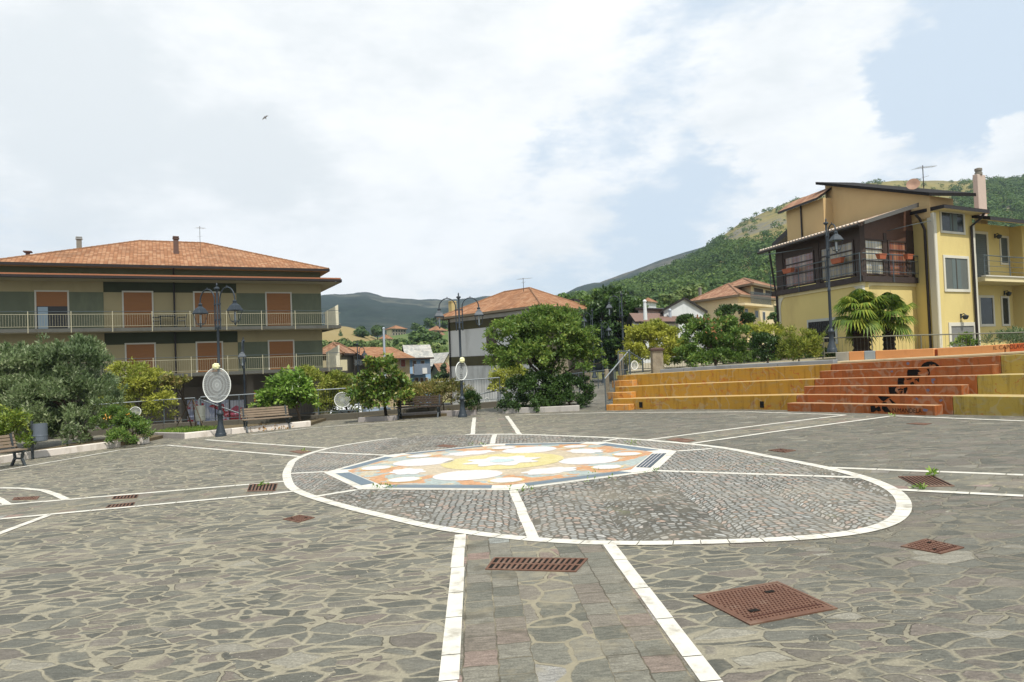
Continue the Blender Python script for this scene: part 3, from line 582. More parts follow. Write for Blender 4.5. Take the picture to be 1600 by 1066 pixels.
def run(name, tier, px0, px1, off0, off1, zb, zt, mat, parent=None, step=12, bevel=.015, top_mat=None):
    """solid following the curve: from off0 (front) to off1 (back), zb/zt functions of px"""
    n = max(2, int((px1-px0)/step)); xs = [px0+(px1-px0)*i/n for i in range(n+1)]; vs = []; fs = []
    for x in xs:
        a, b = tier.pt(x, off0), tier.pt(x, off1); vs += [(a[0], a[1], zb(x)), (b[0], b[1], zb(x)), (b[0], b[1], zt(x)), (a[0], a[1], zt(x))]
    for i in range(n):
        for j in range(4): fs.append((4*i+j, 4*i+(j+1) % 4, 4*i+4+(j+1) % 4, 4*i+4+j))
    fs += [(3, 2, 1, 0), (4*n, 4*n+1, 4*n+2, 4*n+3)]
    mb = MB(); mb.mesh(vs, fs); o = mb.build(name, mat, parent if parent else steps, world=True, bevel=bevel); return o
ground_b = lambda k: (lambda x: pl(*T[k].pt(x))-.3)
JP = [(1244, 1488), (1272, 1526), (1298, 1563)]
for k in range(3):
    a, b = JP[k]; zt = T[k].top
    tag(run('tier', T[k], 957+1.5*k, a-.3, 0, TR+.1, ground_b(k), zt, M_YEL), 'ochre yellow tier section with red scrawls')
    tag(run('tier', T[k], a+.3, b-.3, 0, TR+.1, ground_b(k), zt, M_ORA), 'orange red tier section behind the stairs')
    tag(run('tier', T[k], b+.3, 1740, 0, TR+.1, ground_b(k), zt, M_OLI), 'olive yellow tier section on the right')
    lo_ = (lambda x, k=k: pl(*T[0].pt(x))) if k == 0 else T[k-1].top
    half = lambda x, k=k, lo_=lo_: (lo_(x)*.48+T[k].top(x)*.52)
    lz = lambda x, lo_=lo_: lo_(x)-.05
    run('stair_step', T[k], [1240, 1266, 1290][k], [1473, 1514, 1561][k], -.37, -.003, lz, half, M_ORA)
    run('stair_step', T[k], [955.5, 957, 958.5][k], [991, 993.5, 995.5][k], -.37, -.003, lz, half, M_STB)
    # black drain holes in the lowest yellow riser
for px in (1001, 1190):
    o = T[0].pt(px, -.004); z0 = pl(*o)
    tgt = (T[0].pt(px+3)-T[0].pt(px)); tgt /= np.hypot(*tgt); mb = MB(); mb.obox((o[0]-tgt[0]*.07, o[1]-tgt[1]*.07, z0+.06), (tgt[0]*.14, tgt[1]*.14, 0), (-.0, .03, 0), (0, 0, .2)); mb.build('drain_hole', M_PIT, steps, world=True)
# stencilled mural on the orange risers: each riser carries its slice
M_BLK = pm('black_stencil', rgb(20, 17, 15), .9, .3, 8, .1, spec=.1)
def riser_poly(polys, name='mural', mat=M_BLK):
    """polygons in picture pixels laid on the riser they fall on; riser index 0..5 (0,2,4 stair steps; 1,3,5 tier faces)"""
    for ri, pts in polys:
        mb = MB()
        k = ri//2; tier = T[k]; off = -.374 if ri % 2 == 0 else -.004
        vs = []
        for px, py in pts:
            q = tier.pt(px, off); z = zat(q[0], q[1], py); x2 = px_of((q[0], q[1], z))[0]; q = tier.pt(px+(px-x2), off); vs.append((q[0], q[1], zat(q[0], q[1], py)))
        mb.face(vs); mb.build(name, mat, steps, world=True)
mk = lambda pts: [(1360+x/8.883, 540+y/8.883) for x, y in pts]
riser_poly([
    (5, mk([(700, 298), (715, 268), (745, 242), (790, 224), (850, 220), (905, 240), (945, 270), (958, 292), (915, 294), (895, 265), (868, 262), (850, 275), (825, 262), (812, 280), (822, 297)])),
    (4, mk([(512, 420), (510, 370), (520, 335), (660, 330), (690, 345), (665, 350), (712, 358), (660, 372), (668, 395), (650, 402), (705, 418)])),
    (4, mk([(780, 326), (815, 326), (828, 380), (822, 412), (800, 412), (812, 370)])),
    (3, mk([(380, 546), (376, 500), (384, 452), (470, 449), (478, 470), (462, 500), (472, 546)])), (3, mk([(490, 462), (575, 452), (570, 472), (510, 478)])), (3, mk([(548, 520), (590, 500), (612, 530), (600, 545), (560, 545)])), (3, mk([(610, 470), (655, 455), (650, 480), (620, 486)])), (3, mk([(660, 452), (678, 450), (676, 515), (645, 490)])),
    (2, mk([(270, 670), (258, 640), (252, 578), (370, 572), (345, 600), (345, 630), (385, 670)])), (2, mk([(375, 610), (420, 596), (462, 606), (455, 622), (420, 612), (390, 628)])), (2, mk([(392, 640), (440, 626), (452, 640), (440, 662), (420, 668), (400, 655), (428, 650), (430, 640)])), (2, mk([(462, 590), (510, 576), (518, 600), (490, 668), (468, 664)])),
    (1, mk([(100, 706), (130, 702), (238, 708), (290, 714), (250, 730), (182, 778), (150, 760)])), (1, mk([(155, 800), (180, 782), (225, 790), (240, 810), (160, 812)])), (1, mk([(255, 742), (275, 738), (360, 810), (310, 812), (285, 785)])), (1, mk([(65, 750), (72, 748), (105, 808), (95, 808)])),
    (0, mk([(0, 840), (60, 836), (75, 870), (110, 842), (135, 850), (150, 905), (110, 915), (85, 900), (50, 925), (10, 925)])), (0, mk([(160, 842), (225, 846), (290, 925), (200, 925), (160, 880)]))])
riser_poly([(5, mk([(505+r*math.cos(a)*22+16, 250+22*math.sin(a)) for a in np.linspace(0, 2*PI, 9)[:-1] for r in (1,)])), (3, mk([(845, 462), (890, 455), (905, 475), (870, 500), (890, 525), (860, 530), (848, 500)])), (2, mk([(770, 615), (795, 596), (825, 615), (812, 640), (790, 640)])), (1, mk([(620, 735), (640, 720), (668, 740), (650, 765)])), (1, mk([(950, 760), (985, 742), (1005, 765), (970, 785)])), (0, mk([(720, 895), (750, 875), (800, 890), (780, 915), (740, 915)])), (4, mk([(275, 355), (310, 345), (318, 370), (290, 375)]))],
    'painted_flowers', pm('grey_blue_paint', rgb(96, 92, 110), .7, .2, 8, .1))
def text_on(s, tier, px0, px1, pyb, pyt, off, mat, parent, name):
    cu = bpy.data.curves.new('tmp', 'FONT'); cu.body = s; cu.fill_mode = 'FRONT'; to = bpy.data.objects.new('tmp', cu); COL.objects.link(to)
    bpy.context.view_layer.update(); me = bpy.data.meshes.new_from_object(to.evaluated_get(bpy.context.evaluated_depsgraph_get())); bpy.data.objects.remove(to)
    xs = [v.co.x for v in me.vertices]; ys = [v.co.y for v in me.vertices]; mb = MB(); vs = []
    for v in me.vertices:
        u = (v.co.x-min(xs))/(max(xs)-min(xs)); w = (v.co.y-min(ys))/(max(ys)-min(ys)); px = px0+(px1-px0)*u
        q = tier.pt(px, off); zb_, zt_ = zat(q[0], q[1], pyb(px)), zat(q[0], q[1], pyt(px)); z = zb_+(zt_-zb_)*w; x2 = px_of((q[0], q[1], z))[0]; q = tier.pt(2*px-x2, off); vs.append((q[0], q[1], z))
    mb.mesh(vs, [tuple(p.vertices) for p in me.polygons]); bpy.data.meshes.remove(me); return mb.build(name, mat, parent, world=True)
text_on('N.MANDELA', T[0], 1394.5, 1440, lambda x: 644.0+(x-1394)*.018, lambda x: 637.3+(x-1394)*.018, -.3745, M_BLK, steps, 'painted_name')
# terrace behind the top tier
tz = lambda x: T[2].top(x)
mb = MB(); xs = list(range(958, 1742, 14)); fr = [T[2].pt(x, TR+.05) for x in xs]
for i in range(len(xs)-1):
    a, b = fr[i], fr[i+1]; za, zb_ = tz(xs[i])+.002, tz(xs[i+1])+.002; fa, fb = (a[0]*2.2-.5, 60), (b[0]*2.2-.5, 60)
    mb.face([(a[0], a[1], za), (b[0], b[1], zb_), (*fb, zb_+.3), (*fa, za+.3)])
a = fr[0]; mb.face([(a[0], a[1], -.6), (a[0], a[1], tz(958)+.002), (a[0]*2.2-.5, 60, tz(958)+.3), (a[0]*2.2-.5, 60, -.6)], 1)
tag(mb.build('terrace', [pm('terrace_paving', rgb(140, 132, 112), .9, .2, 2, .3, dirt=rgb(90, 96, 52)), M_CONC]), kind='structure')
run_o = lambda nm, *a, **k: run(nm, *a, **k)
lab = thing('coping_slab', 'long blue grey stone coping along the top of the yellow tiers', 'coping', surf(*T[2].pt(1150)))
M_GSL = pm('blue_grey_stone', rgb(126, 130, 134), .75, .12, 2.5, .2, dirt=rgb(80, 80, 74))
for a, b in ((1016, 1052), (1052.4, 1124), (1124.4, 1196), (1196.4, 1282)):
    run('slab', T[2], a, b, TR-.02, TR+.5, lambda x: tz(x)-.02, lambda x: tz(x)+.13, M_GSL, lab)
M_ORB = pm('orange_board', rgb(196, 136, 84), .65, .10, 2.5, .2, dirt=rgb(150, 92, 52), dscale=2, damt=.5)
bw = thing('low_terrace_wall', 'low orange painted board wall with lettering along the terrace edge above the steps', 'low wall', surf(*T[2].pt(1450)))
OF = TR+.28
run('ledge', T[2], 1290, 1740, TR-.1, TR+1.1, lambda x: tz(x)+.012, lambda x: tz(x)+.075, M_LEDGE, bw)
wb = lambda x: tz(x)+.07
def wt(x): q = T[2].pt(x, OF); return zat(q[0], q[1], float(np.interp(x, [1278, 1298, 1427, 1600, 1740], [551, 549.7, 544.5, 534.5, 526])))
run('end_post', T[2], 1279, 1298, OF-.02, OF+.3, lambda x: tz(x), wt, M_CONC, bw)
for a, b, m in ((1298.4, 1321, M_ORB), (1321.3, 1337.7, pm('blue_grey_board', rgb(138, 146, 150), .7, .15, 4, .2)), (1338, 1426.5, M_ORB), (1432, 1538.5, M_ORB), (1540.5, 1548, M_ORB), (1548.3, 1740, pm('dark_orange_board', rgb(176, 86, 40), .7, .15, 3, .2))):
    run('board', T[2], a, b, OF, OF+.22, wb, wt, m, bw)
run('board', T[2], 1426.8, 1431.7, OF+.04, OF+.22, wb, lambda x: wt(x)-.03, pm('red_brown', rgb(128, 58, 30), .8, .2, 4, .2), bw)
text_on('IL CAPOLAVORO', T[2], 1549.5, 1616, lambda x: 546.0-(x-1549)*.05, lambda x: 540.3-(x-1549)*.085, OF-.004, pm('faded_black', rgb(62, 40, 30), .8, .2, 8, .1), bw, 'painted_words')

# ================================================================== RAILINGS, FENCES
M_RAIL = pm('galvanised_rail', rgb(132, 138, 140), .5, .12, 5, .05, .3)
M_RAILD = pm('dark_grey_rail', rgb(78, 88, 92), .55, .15, 5, .05, .2)
M_FENCED = pm('dark_fence', rgb(58, 62, 58), .7, .15, 5, .05)
M_FENCE = pm('brown_grey_fence', rgb(104, 102, 88), .6, .15, 5, .05, .2)
def fence(name, label, cat, pts, mat, posts=None, bar=.12, rb=.005, rp=.022, rt=.024, topmat=None, group=None, low=.1, mid=False):
    """pts: list of (base point, top z) along the run"""
    c = sum((p for p, _ in pts), V(0, 0, 0))/len(pts); root = thing(name, label, cat, (c.x, c.y, pts[0][0].z), group=group)
    mb = MB(); mb.tube([V(p.x, p.y, z) for p, z in pts], rt, 8); mb.build('top_rail', topmat or mat, root, world=True, smooth=True)
    mb = MB(); mb.tube([V(p.x, p.y, p.z+low) for p, z in pts], rt*.6, 6); mb.build('bottom_rail', M_RAILD if mat == M_RAIL else mat, root, world=True, smooth=True)
    mb = MB()
    for (p, z), (q, w) in zip(pts[:-1], pts[1:]):
        Ln = (q-p).length; nb = int(Ln/bar)
        for i in range(1, nb):
            f = i/nb; a = p.lerp(q, f); zz = z*(1-f)+w*f; mb.tube([V(a.x, a.y, a.z+low), V(a.x, a.y, zz)], rb, 4, cap=False)
    if mb.v: mb.build('bars', M_FENCED if mat == M_RAIL else mat, root, world=True)
    P = []
    for (p, z), (q, w) in zip(pts[:-1], pts[1:]):
        nn = max(1, int(round((q-p).length/(posts or 2.0))))
        for i in range(nn): P.append((p.lerp(q, i/nn), z*(1-i/nn)+w*i/nn))
    P.append(pts[-1])
    for a, z in P:
        mb = MB(); mb.tube([V(a.x, a.y, a.z-.05), V(a.x, a.y, z)], rp, 6); mb.build('post', M_RAILD if mat == M_RAIL else mat, root, world=True)
    return root
# low kerb wall under the back railing, in two lengths with a stair gap
def kerb(name, label, cat, pts, w, h, mat, group=None, h0=-.1, bev=.015, side=1):
    c = sum(pts, V(0, 0, 0))/len(pts); root = thing(name, label, cat, surf(c.x, c.y), group=group)
    for a, b in zip(pts[:-1], pts[1:]):
        d = (b-a); d.z = 0; L_ = d.length; d /= L_; n = V(-d.y, d.x, 0)*w*side; ns = max(1, int(L_/1.6)); 
        for i in range(ns):
            p = a+d*(L_*i/ns+.004); q = a+d*(L_*(i+1)/ns-.004); za, zb_ = pl(p.x, p.y), pl(q.x, q.y)
            mb = MB(); P = [V(p.x, p.y, za+h0), V(q.x, q.y, zb_+h0), V(q.x, q.y, zb_+h), V(p.x, p.y, za+h)]; mb.prism(P, n); mb.build('kerbstone', mat, root, world=True, bevel=bev)
    return root
M_KERBD = pm('dark_kerb', rgb(88, 84, 74), .9, .15, 3, .3, dirt=rgb(58, 54, 44))
RK = lambda px, py: G(px, py)
ka = [RK(90, 686), RK(255, 671.5), RK(304, 669)]; kb = [RK(313, 668.6), RK(373, 665.5), RK(560, 654.5), RK(670, 645.5), RK(782, 636)]
kerb('kerb_wall', 'low weathered kerb wall under the railing behind the left shrubs', 'kerb', ka, .22, .26, M_KERBD); kerb('kerb_wall', 'long low kerb wall under the railing from the stair gap to the round tree', 'kerb', kb, .22, .26, M_KERBD)
def railpts(pts, h, zo=.26, off=.11): return [(V(p.x, p.y+off, pl(p.x, p.y)+zo), pl(p.x, p.y)+zo+h) for p in pts]
fence('railing', 'grey metal railing on the kerb behind the yellow and green shrubs at left', 'railing', railpts(ka, 1.02), M_RAIL, 1.9)
fence('railing', 'long grey metal railing on the kerb behind the benches', 'railing', railpts(kb, 1.04), M_RAIL, 1.9)
def pole_rail(label, pts, mat, dz):
    root = thing('handrail', label, 'handrail', pts[0]-V(0, 0, dz)); mb = MB(); mb.tube(pts, .03, 8); mb.build('rail', mat, root, world=True, smooth=True)
    for p in pts: mb = MB(); mb.tube([p, p-V(0, 0, dz)], .022, 6); mb.build('post', mat, root, world=True)
pole_rail('sloping grey handrail of the stair going down beside the lamp with the large disc', [at(311, 623.5, 31), at(345, 636, 31.6), at(385, 650, 32.2)], M_RAIL, 1.2)
pole_rail('sloping grey handrail behind the railing between slim lamp and round tree', [at(738, 618.5, 36), at(778, 610, 36.6), at(826, 599, 37)], M_RAIL, 1.1)
fence('railing', 'grey railing along the ramp right of the round tree', 'railing', [(at(822, 627, 35), at(822, 593, 35).z), (at(905, 612, 37), at(905, 583, 37).z), (at(962, 600, 41), at(962, 577, 41).z)], M_RAILD, 2.2)
# rail climbing the left end of the steps
b0, b1 = T[0].pt(954.5, -.35), T[2].pt(957, 1.0); zb0 = zat(b0[0], b0[1], 639); zt0 = zat(b0[0], b0[1], 592)
zt1 = zat(b1[0], b1[1], 547)
fence('stair_railing', 'steep grey barred railing climbing the left end of the yellow steps', 'railing', [(V(b0[0], b0[1], pl(*b0)), zt0), (V(b1[0], b1[1], T[2].top(960)), zt1)], M_RAIL, 1.2, .1)
fence('terrace_railing', 'short grey railing with a white lace drop at the top left of the steps', 'railing', [(at(967, 583, 28), at(967, 549.3, 28).z), (at(984, 581, 28.2), at(984, 549, 28.2).z), (at(1004, 579.5, 28.5), at(1004, 562, 28.5).z)], M_RAILD, 1.0, .1)
fence('garden_fence', 'dark barred garden fence behind the coping of the yellow steps', 'fence', [(at(1005, 580, 31), at(1005, 559, 31).z), (at(1083, 576, 31), at(1083, 553, 31).z), (at(1163, 571, 31), at(1163, 546, 31).z), (at(1286, 562, 30), at(1286, 539, 30).z)], M_FENCED, 2.2, .11)
fence('garden_fence', 'thin barred fence in front of the palms and the yellow house', 'fence', [(at(1288, 556, 27.5), at(1288, 528.5, 27.5).z), (at(1440, 550, 27), at(1440, 523.6, 27).z), (at(1530, 545, 26.6), at(1530, 521.5, 26.6).z), (at(1690, 538, 26), at(1690, 517, 26).z)], M_FENCE, 1.9, .13)
# stone gate pillars
M_STONE = pm('rubble_stone', rgb(138, 128, 110), .9, .5, 7, .6, dirt=rgb(110, 98, 80), dscale=4, bdist=.03)
def pillar(label, px, py0, py1, wpx, Y, cap=True):
    b = at(px, py0, Y); t_ = at(px, py1, Y); w = wpx*Y/FPX/2; root = thing('stone_pillar', label, 'pillar', b); mb = MB(); mb.box(b.x-w, b.x+w, b.y-w, b.y+w, b.z-.3, t_.z); mb.build('shaft', M_STONE, root, world=True, bevel=.03)
    if cap: mb = MB(); mb.lathe([(w*1.75, 0), (w*1.75, .06), (w*.9, .12)], (b.x, b.y, t_.z), 4, sq=True); mb.build('cap', pm('brown_cap', rgb(74, 58, 52), .85, .2, 6, .2), root, world=True)
pillar('rough stone gate pillar with a brown cap beside the golden bush', 1027, 577, 548, 17, 28.4)
pillar('slim stone pillar behind the terrace railing at the top of the steps', 971, 584, 553, 7, 29.5, False)
pillar('narrow stone pillar on the ramp between the round tree and the steps', 949, 610, 577, 6, 38, False)
pillar('pale stone pillar on the ramp partly behind the round tree', 918, 613, 582, 8, 38.5, False)

# ================================================================== LAMPS
M_LAMP = pm('blue_grey_iron', rgb(44, 52, 59), .5, .15, 6, .1, .2, dirt=rgb(80, 88, 92), dscale=4, damt=.4)
M_LGLASS = pm('old_glass', rgb(150, 158, 160), .2, .1, 6, 0, 0, .5)
def lamp_post(label, loc, H=5.25, arms=(1, 1), rz=0, tilt=0, reach=.85, group='blue grey iron street lamps'):
    k = H/5.25; root = thing('street_lamp', label, 'street lamp', loc, rz, group); root.rotation_euler.y = tilt
    mb = MB(); mb.lathe([(.19, -.05), (.19, .1), (.17, .13)], n=8); mb.lathe([(.165, .12), (.15, .2), (.105, .36), (.088, .45), (.085, .72), (.1, .74), (.12, .77), (.12, .81), (.085, .86), (.062, .92)], n=16); mb.build('base', M_LAMP, root, smooth=True)
    mb = MB(); mb.lathe([(.058, .9), (.05, 2.4), (.062, 2.43), (.062, 2.5), (.048, 2.53), (.044, 3.75), (.06, 3.78), (.06, 3.86), (.038, 3.9), (.034, 5.08)], n=10); mb.build('pole', M_LAMP, root, smooth=True)
    mb = MB(); mb.lathe([(.035, 5.07), (.04, 5.1), (.095, 5.16), (.09, 5.2), (.03, 5.23), (.022, 5.28), (.035, 5.31), (.01, 5.37)], n=10); mb.build('finial', M_LAMP, root, smooth=True)
    for i, on in enumerate(arms):
        if not on: continue
        s = -1 if i == 0 else 1; r = (reach-.13)/2; cx = .13+r
        mb = MB(); arc = [V(s*.13, 0, 3.78), V(s*.13, 0, 4.6)]+[V(s*(cx-r*math.cos(a)), 0, 4.75+r*1.15*math.sin(a)) for a in np.linspace(0, PI, 15)]+[V(s*reach, 0, 4.66)]
        mb.tube(arc, .023, 8)
        for z in (4.05, 4.6): mb.obox((min(0, s*.15), -.02, z), (.15, 0, 0), (0, .04, 0), (0, 0, .05)); mb.lathe([(.034, z-.01), (.034, z+.06)], (s*.13, 0, 0), 8)
        mb.lathe([(.01, 3.72), (.03, 3.76), (.02, 3.8)], (s*.13, 0, 0), 8)
        mb.lathe([(.02, 0), (.02, .05)], (s*cx, 0, 4.75+r*1.15+.015), 6)
        mb.build('arm', M_LAMP, root, smooth=True)
        c = (s*reach, 0, 0); mb = MB()
        mb.lathe([(.03, 4.72), (.07, 4.69), (.07, 4.65), (.05, 4.62)], c, 10)
        mb.lathe([(.06, 4.63), (.10, 4.57), (.16, 4.53), (.255, 4.385), (.275, 4.375), (.275, 4.345), (.24, 4.34)], c, 4 if H > 4.9 or True else 12, sq=True)
        hood = mb.build('lantern', M_LAMP, root)
        mb = MB(); cs = [(1, 1), (-1, 1), (-1, -1), (1, -1)]
        for a, b in cs: mb.tube([V(c[0]+a*.17, b*.17, 4.36), V(c[0]+a*.095, b*.095, 3.98)], .011, 5)
        for q in range(4):
            a, b = cs[q], cs[(q+1) % 4]; mb.tube([V(c[0]+a[0]*.095, a[1]*.095, 3.98), V(c[0]+b[0]*.095, b[1]*.095, 3.98)], .012, 5)
            mb.tube([V(c[0]+a[0]*.095, a[1]*.095, 3.98), V(c[0], 0, 3.9)], .01, 5)
        mb.lathe([(.012, 3.84), (.03, 3.88), (.03, 3.93)], c, 8); mb.build('lantern_frame', M_LAMP, hood)
        mb = MB(); mb.lathe([(.035, 4.0), (.035, 4.3)], c, 8); mb.lathe([(.03, 3.94), (.03, 4.01)], c, 8); mb.build('bulb', M_LGLASS, hood, smooth=True)
    root.scale = (k**.5, k**.5, k); return root
g1 = G(345, 682); g2 = G(723, 652)
lamp_post('tall double lantern street lamp with a large lace disc, in front of the left building', g1, 5.3, (1, 1), R(-28), 0, .88)
lamp_post('double lantern street lamp with a narrow white disc, in front of the grey house', g2, 4.62, (1, 1), R(4), 0, .80)
lamp_post('single lantern street lamp on the terrace in front of the glazed veranda', at(1300, 549, 25.6), 4.62, (0, 1), R(-85), 0, .66)
lamp_post('single lantern street lamp behind the stair railing, its arm pointing left', at(976, 590, 39), 4.55, (1, 0), R(-8), 0, .72)
lamp_post('street lamp half hidden by the dark tree right of the grey house', at(929, 590, 48), 4.5, (1, 0), R(-20), 0, .6)
lamp_post('farthest street lamp on the ramp, its lantern pointing right', at(943, 600, 52), 4.6, (0, 1), R(15), 0, .6)
lamp_post('street lamp on the lower street seen end on behind the lamp with the large disc', V(at(383, 640, 38).x, 38, GREY_GROUND), 5.55, (1, 0), R(106), 0, .85)
lamp_post('distant street lamp on the lower street beside the brown roofed house', V(at(560, 600, 50).x, 50, GREY_GROUND), 5.5, (0, 1), R(35), 0, .5)
def mast(label, px, py0, py1, Y, r, col):
    b = at(px, py0, Y); t_ = at(px, py1, Y); root = thing('metal_mast', label, 'mast', b); mb = MB(); mb.tube([b, V(b.x, b.y, t_.z)], [r, r*.75], 10); mb.build('pole', col, root, world=True, smooth=True)
    mb = MB(); mb.lathe([(r*.95, 0), (r*.95, r*.6), (r*.3, r*1.2)], (b.x, b.y, t_.z), 10); mb.build('cap', col, root, world=True)
mast('tall plain pale grey mast rising behind the broad leaved young tree', 604, 655, 514, 44, .09, pm('pale_steel', rgb(160, 168, 176), .5, .1, 4, .05, .2))
mast('short pale pole in front of the white gabled house', 1049, 540, 486, 50, .13, pm('pale_steel', rgb(160, 168, 176)))

# lace discs
def lace_mat():
    t = NT('white_lace'); uv = t.uv(); r = t.vmath('LENGTH', uv); sp = t.n('SeparateXYZ'); t.i(sp, 0, uv); an = t.math('ARCTAN2', sp.outputs[1], sp.outputs[0])
    ring = t.math('ABSOLUTE', t.math('SINE', t.math('MULTIPLY', r, 15.0))); rad = t.math('ABSOLUTE', t.math('SINE', t.math('MULTIPLY', an, 26.0)))
    al = t.math('ADD', t.math('MULTIPLY', t.math('GREATER_THAN', ring, .78), .15), t.math('MULTIPLY', t.math('GREATER_THAN', rad, .75), .16)); al = t.math('ADD', al, t.math('MULTIPLY', t.smooth(r, .45, .15), .18)); al = t.math('ADD', al, .30, clamp=True)
    t.done((.42, .44, .43), .9); tr = t.n('BsdfTransparent'); ms = t.n('MixShader'); t.i(ms, 0, al); t.t.links.new(tr.outputs[0], ms.inputs[1]); t.t.links.new(t.b.outputs[0], ms.inputs[2]); t.t.links.new(ms.outputs[0], t.out.inputs[0]); return t.mat
M_LACE = lace_mat(); M_HOOP = pm('white_yarn', rgb(216, 218, 212), .9, .08, 20, .3); M_PETAL = pm('pale_yellow_petal', rgb(226, 224, 176), .8, .1, 12, .2)
def lace_disc(label, c, rx, rz_, ang, flower=True, group='white lace discs hung around the square'):
    root = thing('lace_disc', label, 'lace disc', c, ang, group); mb = MB(); N = 48; prof = [(0, 0)]+[(f*math.cos(2*PI*i/N), f*math.sin(2*PI*i/N)) for f in (.5, 1) for i in range(N)]
    P = [V(x*rx, 0, y*rz_) for x, y in prof]
    for i in range(N):
        j = (i+1) % N; mb.face([P[0], P[1+i], P[1+j]], 0, [prof[0], prof[1+i], prof[1+j]]); mb.face([P[1+i], P[1+N+i], P[1+N+j], P[1+j]], 0, [prof[1+i], prof[1+N+i], prof[1+N+j], prof[1+j]])
    mb.build('lace', M_LACE, root)
    mb = MB(); mb.tube([V(rx*math.cos(a), 0, rz_*math.sin(a)) for a in np.linspace(0, 2*PI, 49)], .016, 6, cap=False); mb.build('hoop', M_HOOP, root, smooth=True)
    if flower:
        mb = MB()
        for i in range(7):
            a = 2*PI*i/7; mb.lathe([(.015, -.03), (.06, -.02), (.07, .02), (.03, .05)], (math.cos(a)*.07, -.05, rz_+.05+math.sin(a)*.07), 8)
        mb.lathe([(.02, -.05), (.06, -.03), (.06, .04), (.02, .06)], (0, -.09, rz_+.05), 8); mb.build('flower', M_PETAL, root, smooth=True)
    return root
def offs(p, d): return V(p.x, p.y-d, p.z)
lace_disc('largest round white lace disc, hung on the left street lamp under a pale flower', offs(at(342.5, 601.5, g1.y), .2), .46, .60, R(8))
lace_disc('narrow white lace disc seen almost edge on, hung on the lamp before the grey house', offs(at(721.5, 579.5, g2.y), .2), .42, .345, R(64)).scale = (1, 1, 1)
rl = lambda px, py, Y: at(px, py, Y)
lace_disc('small striped white disc on the railing beneath the yellow shrub', rl(211.5, 643.5, 29.4), .21, .19, R(10), False)
lace_disc('mid sized pale lace disc on the railing left of the broad leaved tree', rl(535, 625, 29.0), .31, .30, R(5), False)
lace_disc('small pale lace disc on the railing between the slim lamp and the round tree', rl(761, 627, 32.3), .12, .15, R(5), False)
lace_disc('small white lace drop on the terrace railing at the top of the steps', rl(991.5, 571, 28.0), .13, .165, R(5), False)

# ================================================================== BENCHES, BINS, PLANTERS
M_WOOD = pm('grey_wood', rgb(118, 104, 88), .8, .25, 7, .35, dirt=rgb(72, 60, 48), dscale=5)
M_WOODD = pm('shaded_brown_wood', rgb(58, 48, 40), .8, .25, 7, .35, dirt=rgb(50, 38, 30), dscale=5)  # brown slats, with the shade over that bench put into the colour
M_CAST = pm('cast_iron', rgb(54, 60, 62), .5, .15, 6, .1, .3)
def bench(label, loc, rz, L_=1.7, wood=M_WOOD):
    root = thing('park_bench', label, 'bench', loc, rz, 'wooden slatted park benches'); h = L_/2       # faces local -y
    mb = MB()
    for i in range(5): y = -.42+i*.092; mb.box(-h, h, y, y+.075, .43+.004*abs(i-2), .465+.004*abs(i-2))
    mb.build('seat', wood, root, bevel=.006)
    mb = MB()
    for i in range(4): z = .52+i*.088; y = .055+i*.032; mb.obox((-h, y, z), (2*h, 0, 0), (0, .03, -.01), (0, .027, .072))
    mb.build('backrest', wood, root, bevel=.006)
    for s in (-1, 1):
        x = s*(h-.1); mb = MB(); w = .055
        def strap(pts, r=.024):
            for a, b in zip(pts[:-1], pts[1:]):
                a, b = V(0, *a), V(0, *b); d = (b-a); n = V(0, -d.z, d.y).normalized()*r
                mb.prism([V(x-w/2, 0, 0)+p for p in (a-n-d*.02, b-n+d*.02, b+n+d*.02, a+n-d*.02)], (w, 0, 0))
        strap([(-.43, .41), (.08, .41)]); strap([(.06, .40), (.10, .62), (.175, .88)], .022); strap([(-.38, .4), (-.32, .22), (-.46, 0)], .03); strap([(.02, .4), (-.02, .22), (.14, 0)], .03); strap([(-.32, .21), (-.02, .21)], .022)
        mb.build('side_frame', M_CAST, root)
    return root
def face_dir(a, b): return math.atan2(b.y-a.y, b.x-a.x)
A, B = G(379, 676.5), G(447, 669.5); m = (A+B)/2; bench('weathered bench before the pale curb near the lamp with the large disc', surf(m.x, m.y+.15), face_dir(A, B), 1.75)
A, B = G(622, 655.5), G(690, 651.5); m = (A+B)/2; bench('dark brown bench in the shade of the shrubs right of the broad leaved young tree', surf(m.x, m.y+.1), face_dir(A, B), 1.75, M_WOODD)
e = G(26, 727.5); cdir = V(1.1, 2.4, 0).normalized(); m = e-cdir*.8; bench('weathered bench cut by the left edge of the photo beside the hanging bin', surf(m.x, m.y), math.atan2(cdir.y, cdir.x), 1.7)
M_BIN = pm('grey_blue_bin', rgb(98, 106, 114), .5, .15, 5, .1, .3)
def bin_(label, base, H, cz, r, h, side, mat):
    root = thing('litter_bin', label, 'litter bin', base); mb = MB(); mb.tube([V(0, 0, -.05), V(0, 0, H)], .04, 8); mb.build('post', M_CAST, root, smooth=True)
    mb = MB(); c = (side*(r+.05), 0, 0); mb.lathe([(r*.9, cz), (r, cz+.02), (r, cz+h*.3), (r*1.03, cz+h*.31), (r*1.03, cz+h*.34), (r, cz+h*.35), (r, cz+h), (r*.93, cz+h), (r*.9, cz+h*.5), (.01, cz+h*.5)], c, 20); mb.build('bucket', mat, root, smooth=True)
    mb = MB(); mb.box(0, side*.08, -.03, .03, cz+h*.6, cz+h*.7); mb.build('bracket', M_CAST, root)
bin_('grey blue cylindrical bin on a post beside the left edge bench', G(51, 717.5), 1.12, .52, .19, .52, 1, M_BIN)
bin_('pale grey cylindrical bin on a post beside the lamp with the large disc', V(G(328, 669).x, G(328, 671).y, pl(G(328, 671).x, 28)), .7, .35, .2, .62, -.2, pm('pale_bin', rgb(142, 146, 138), .4, .1, 5, .1, .4))
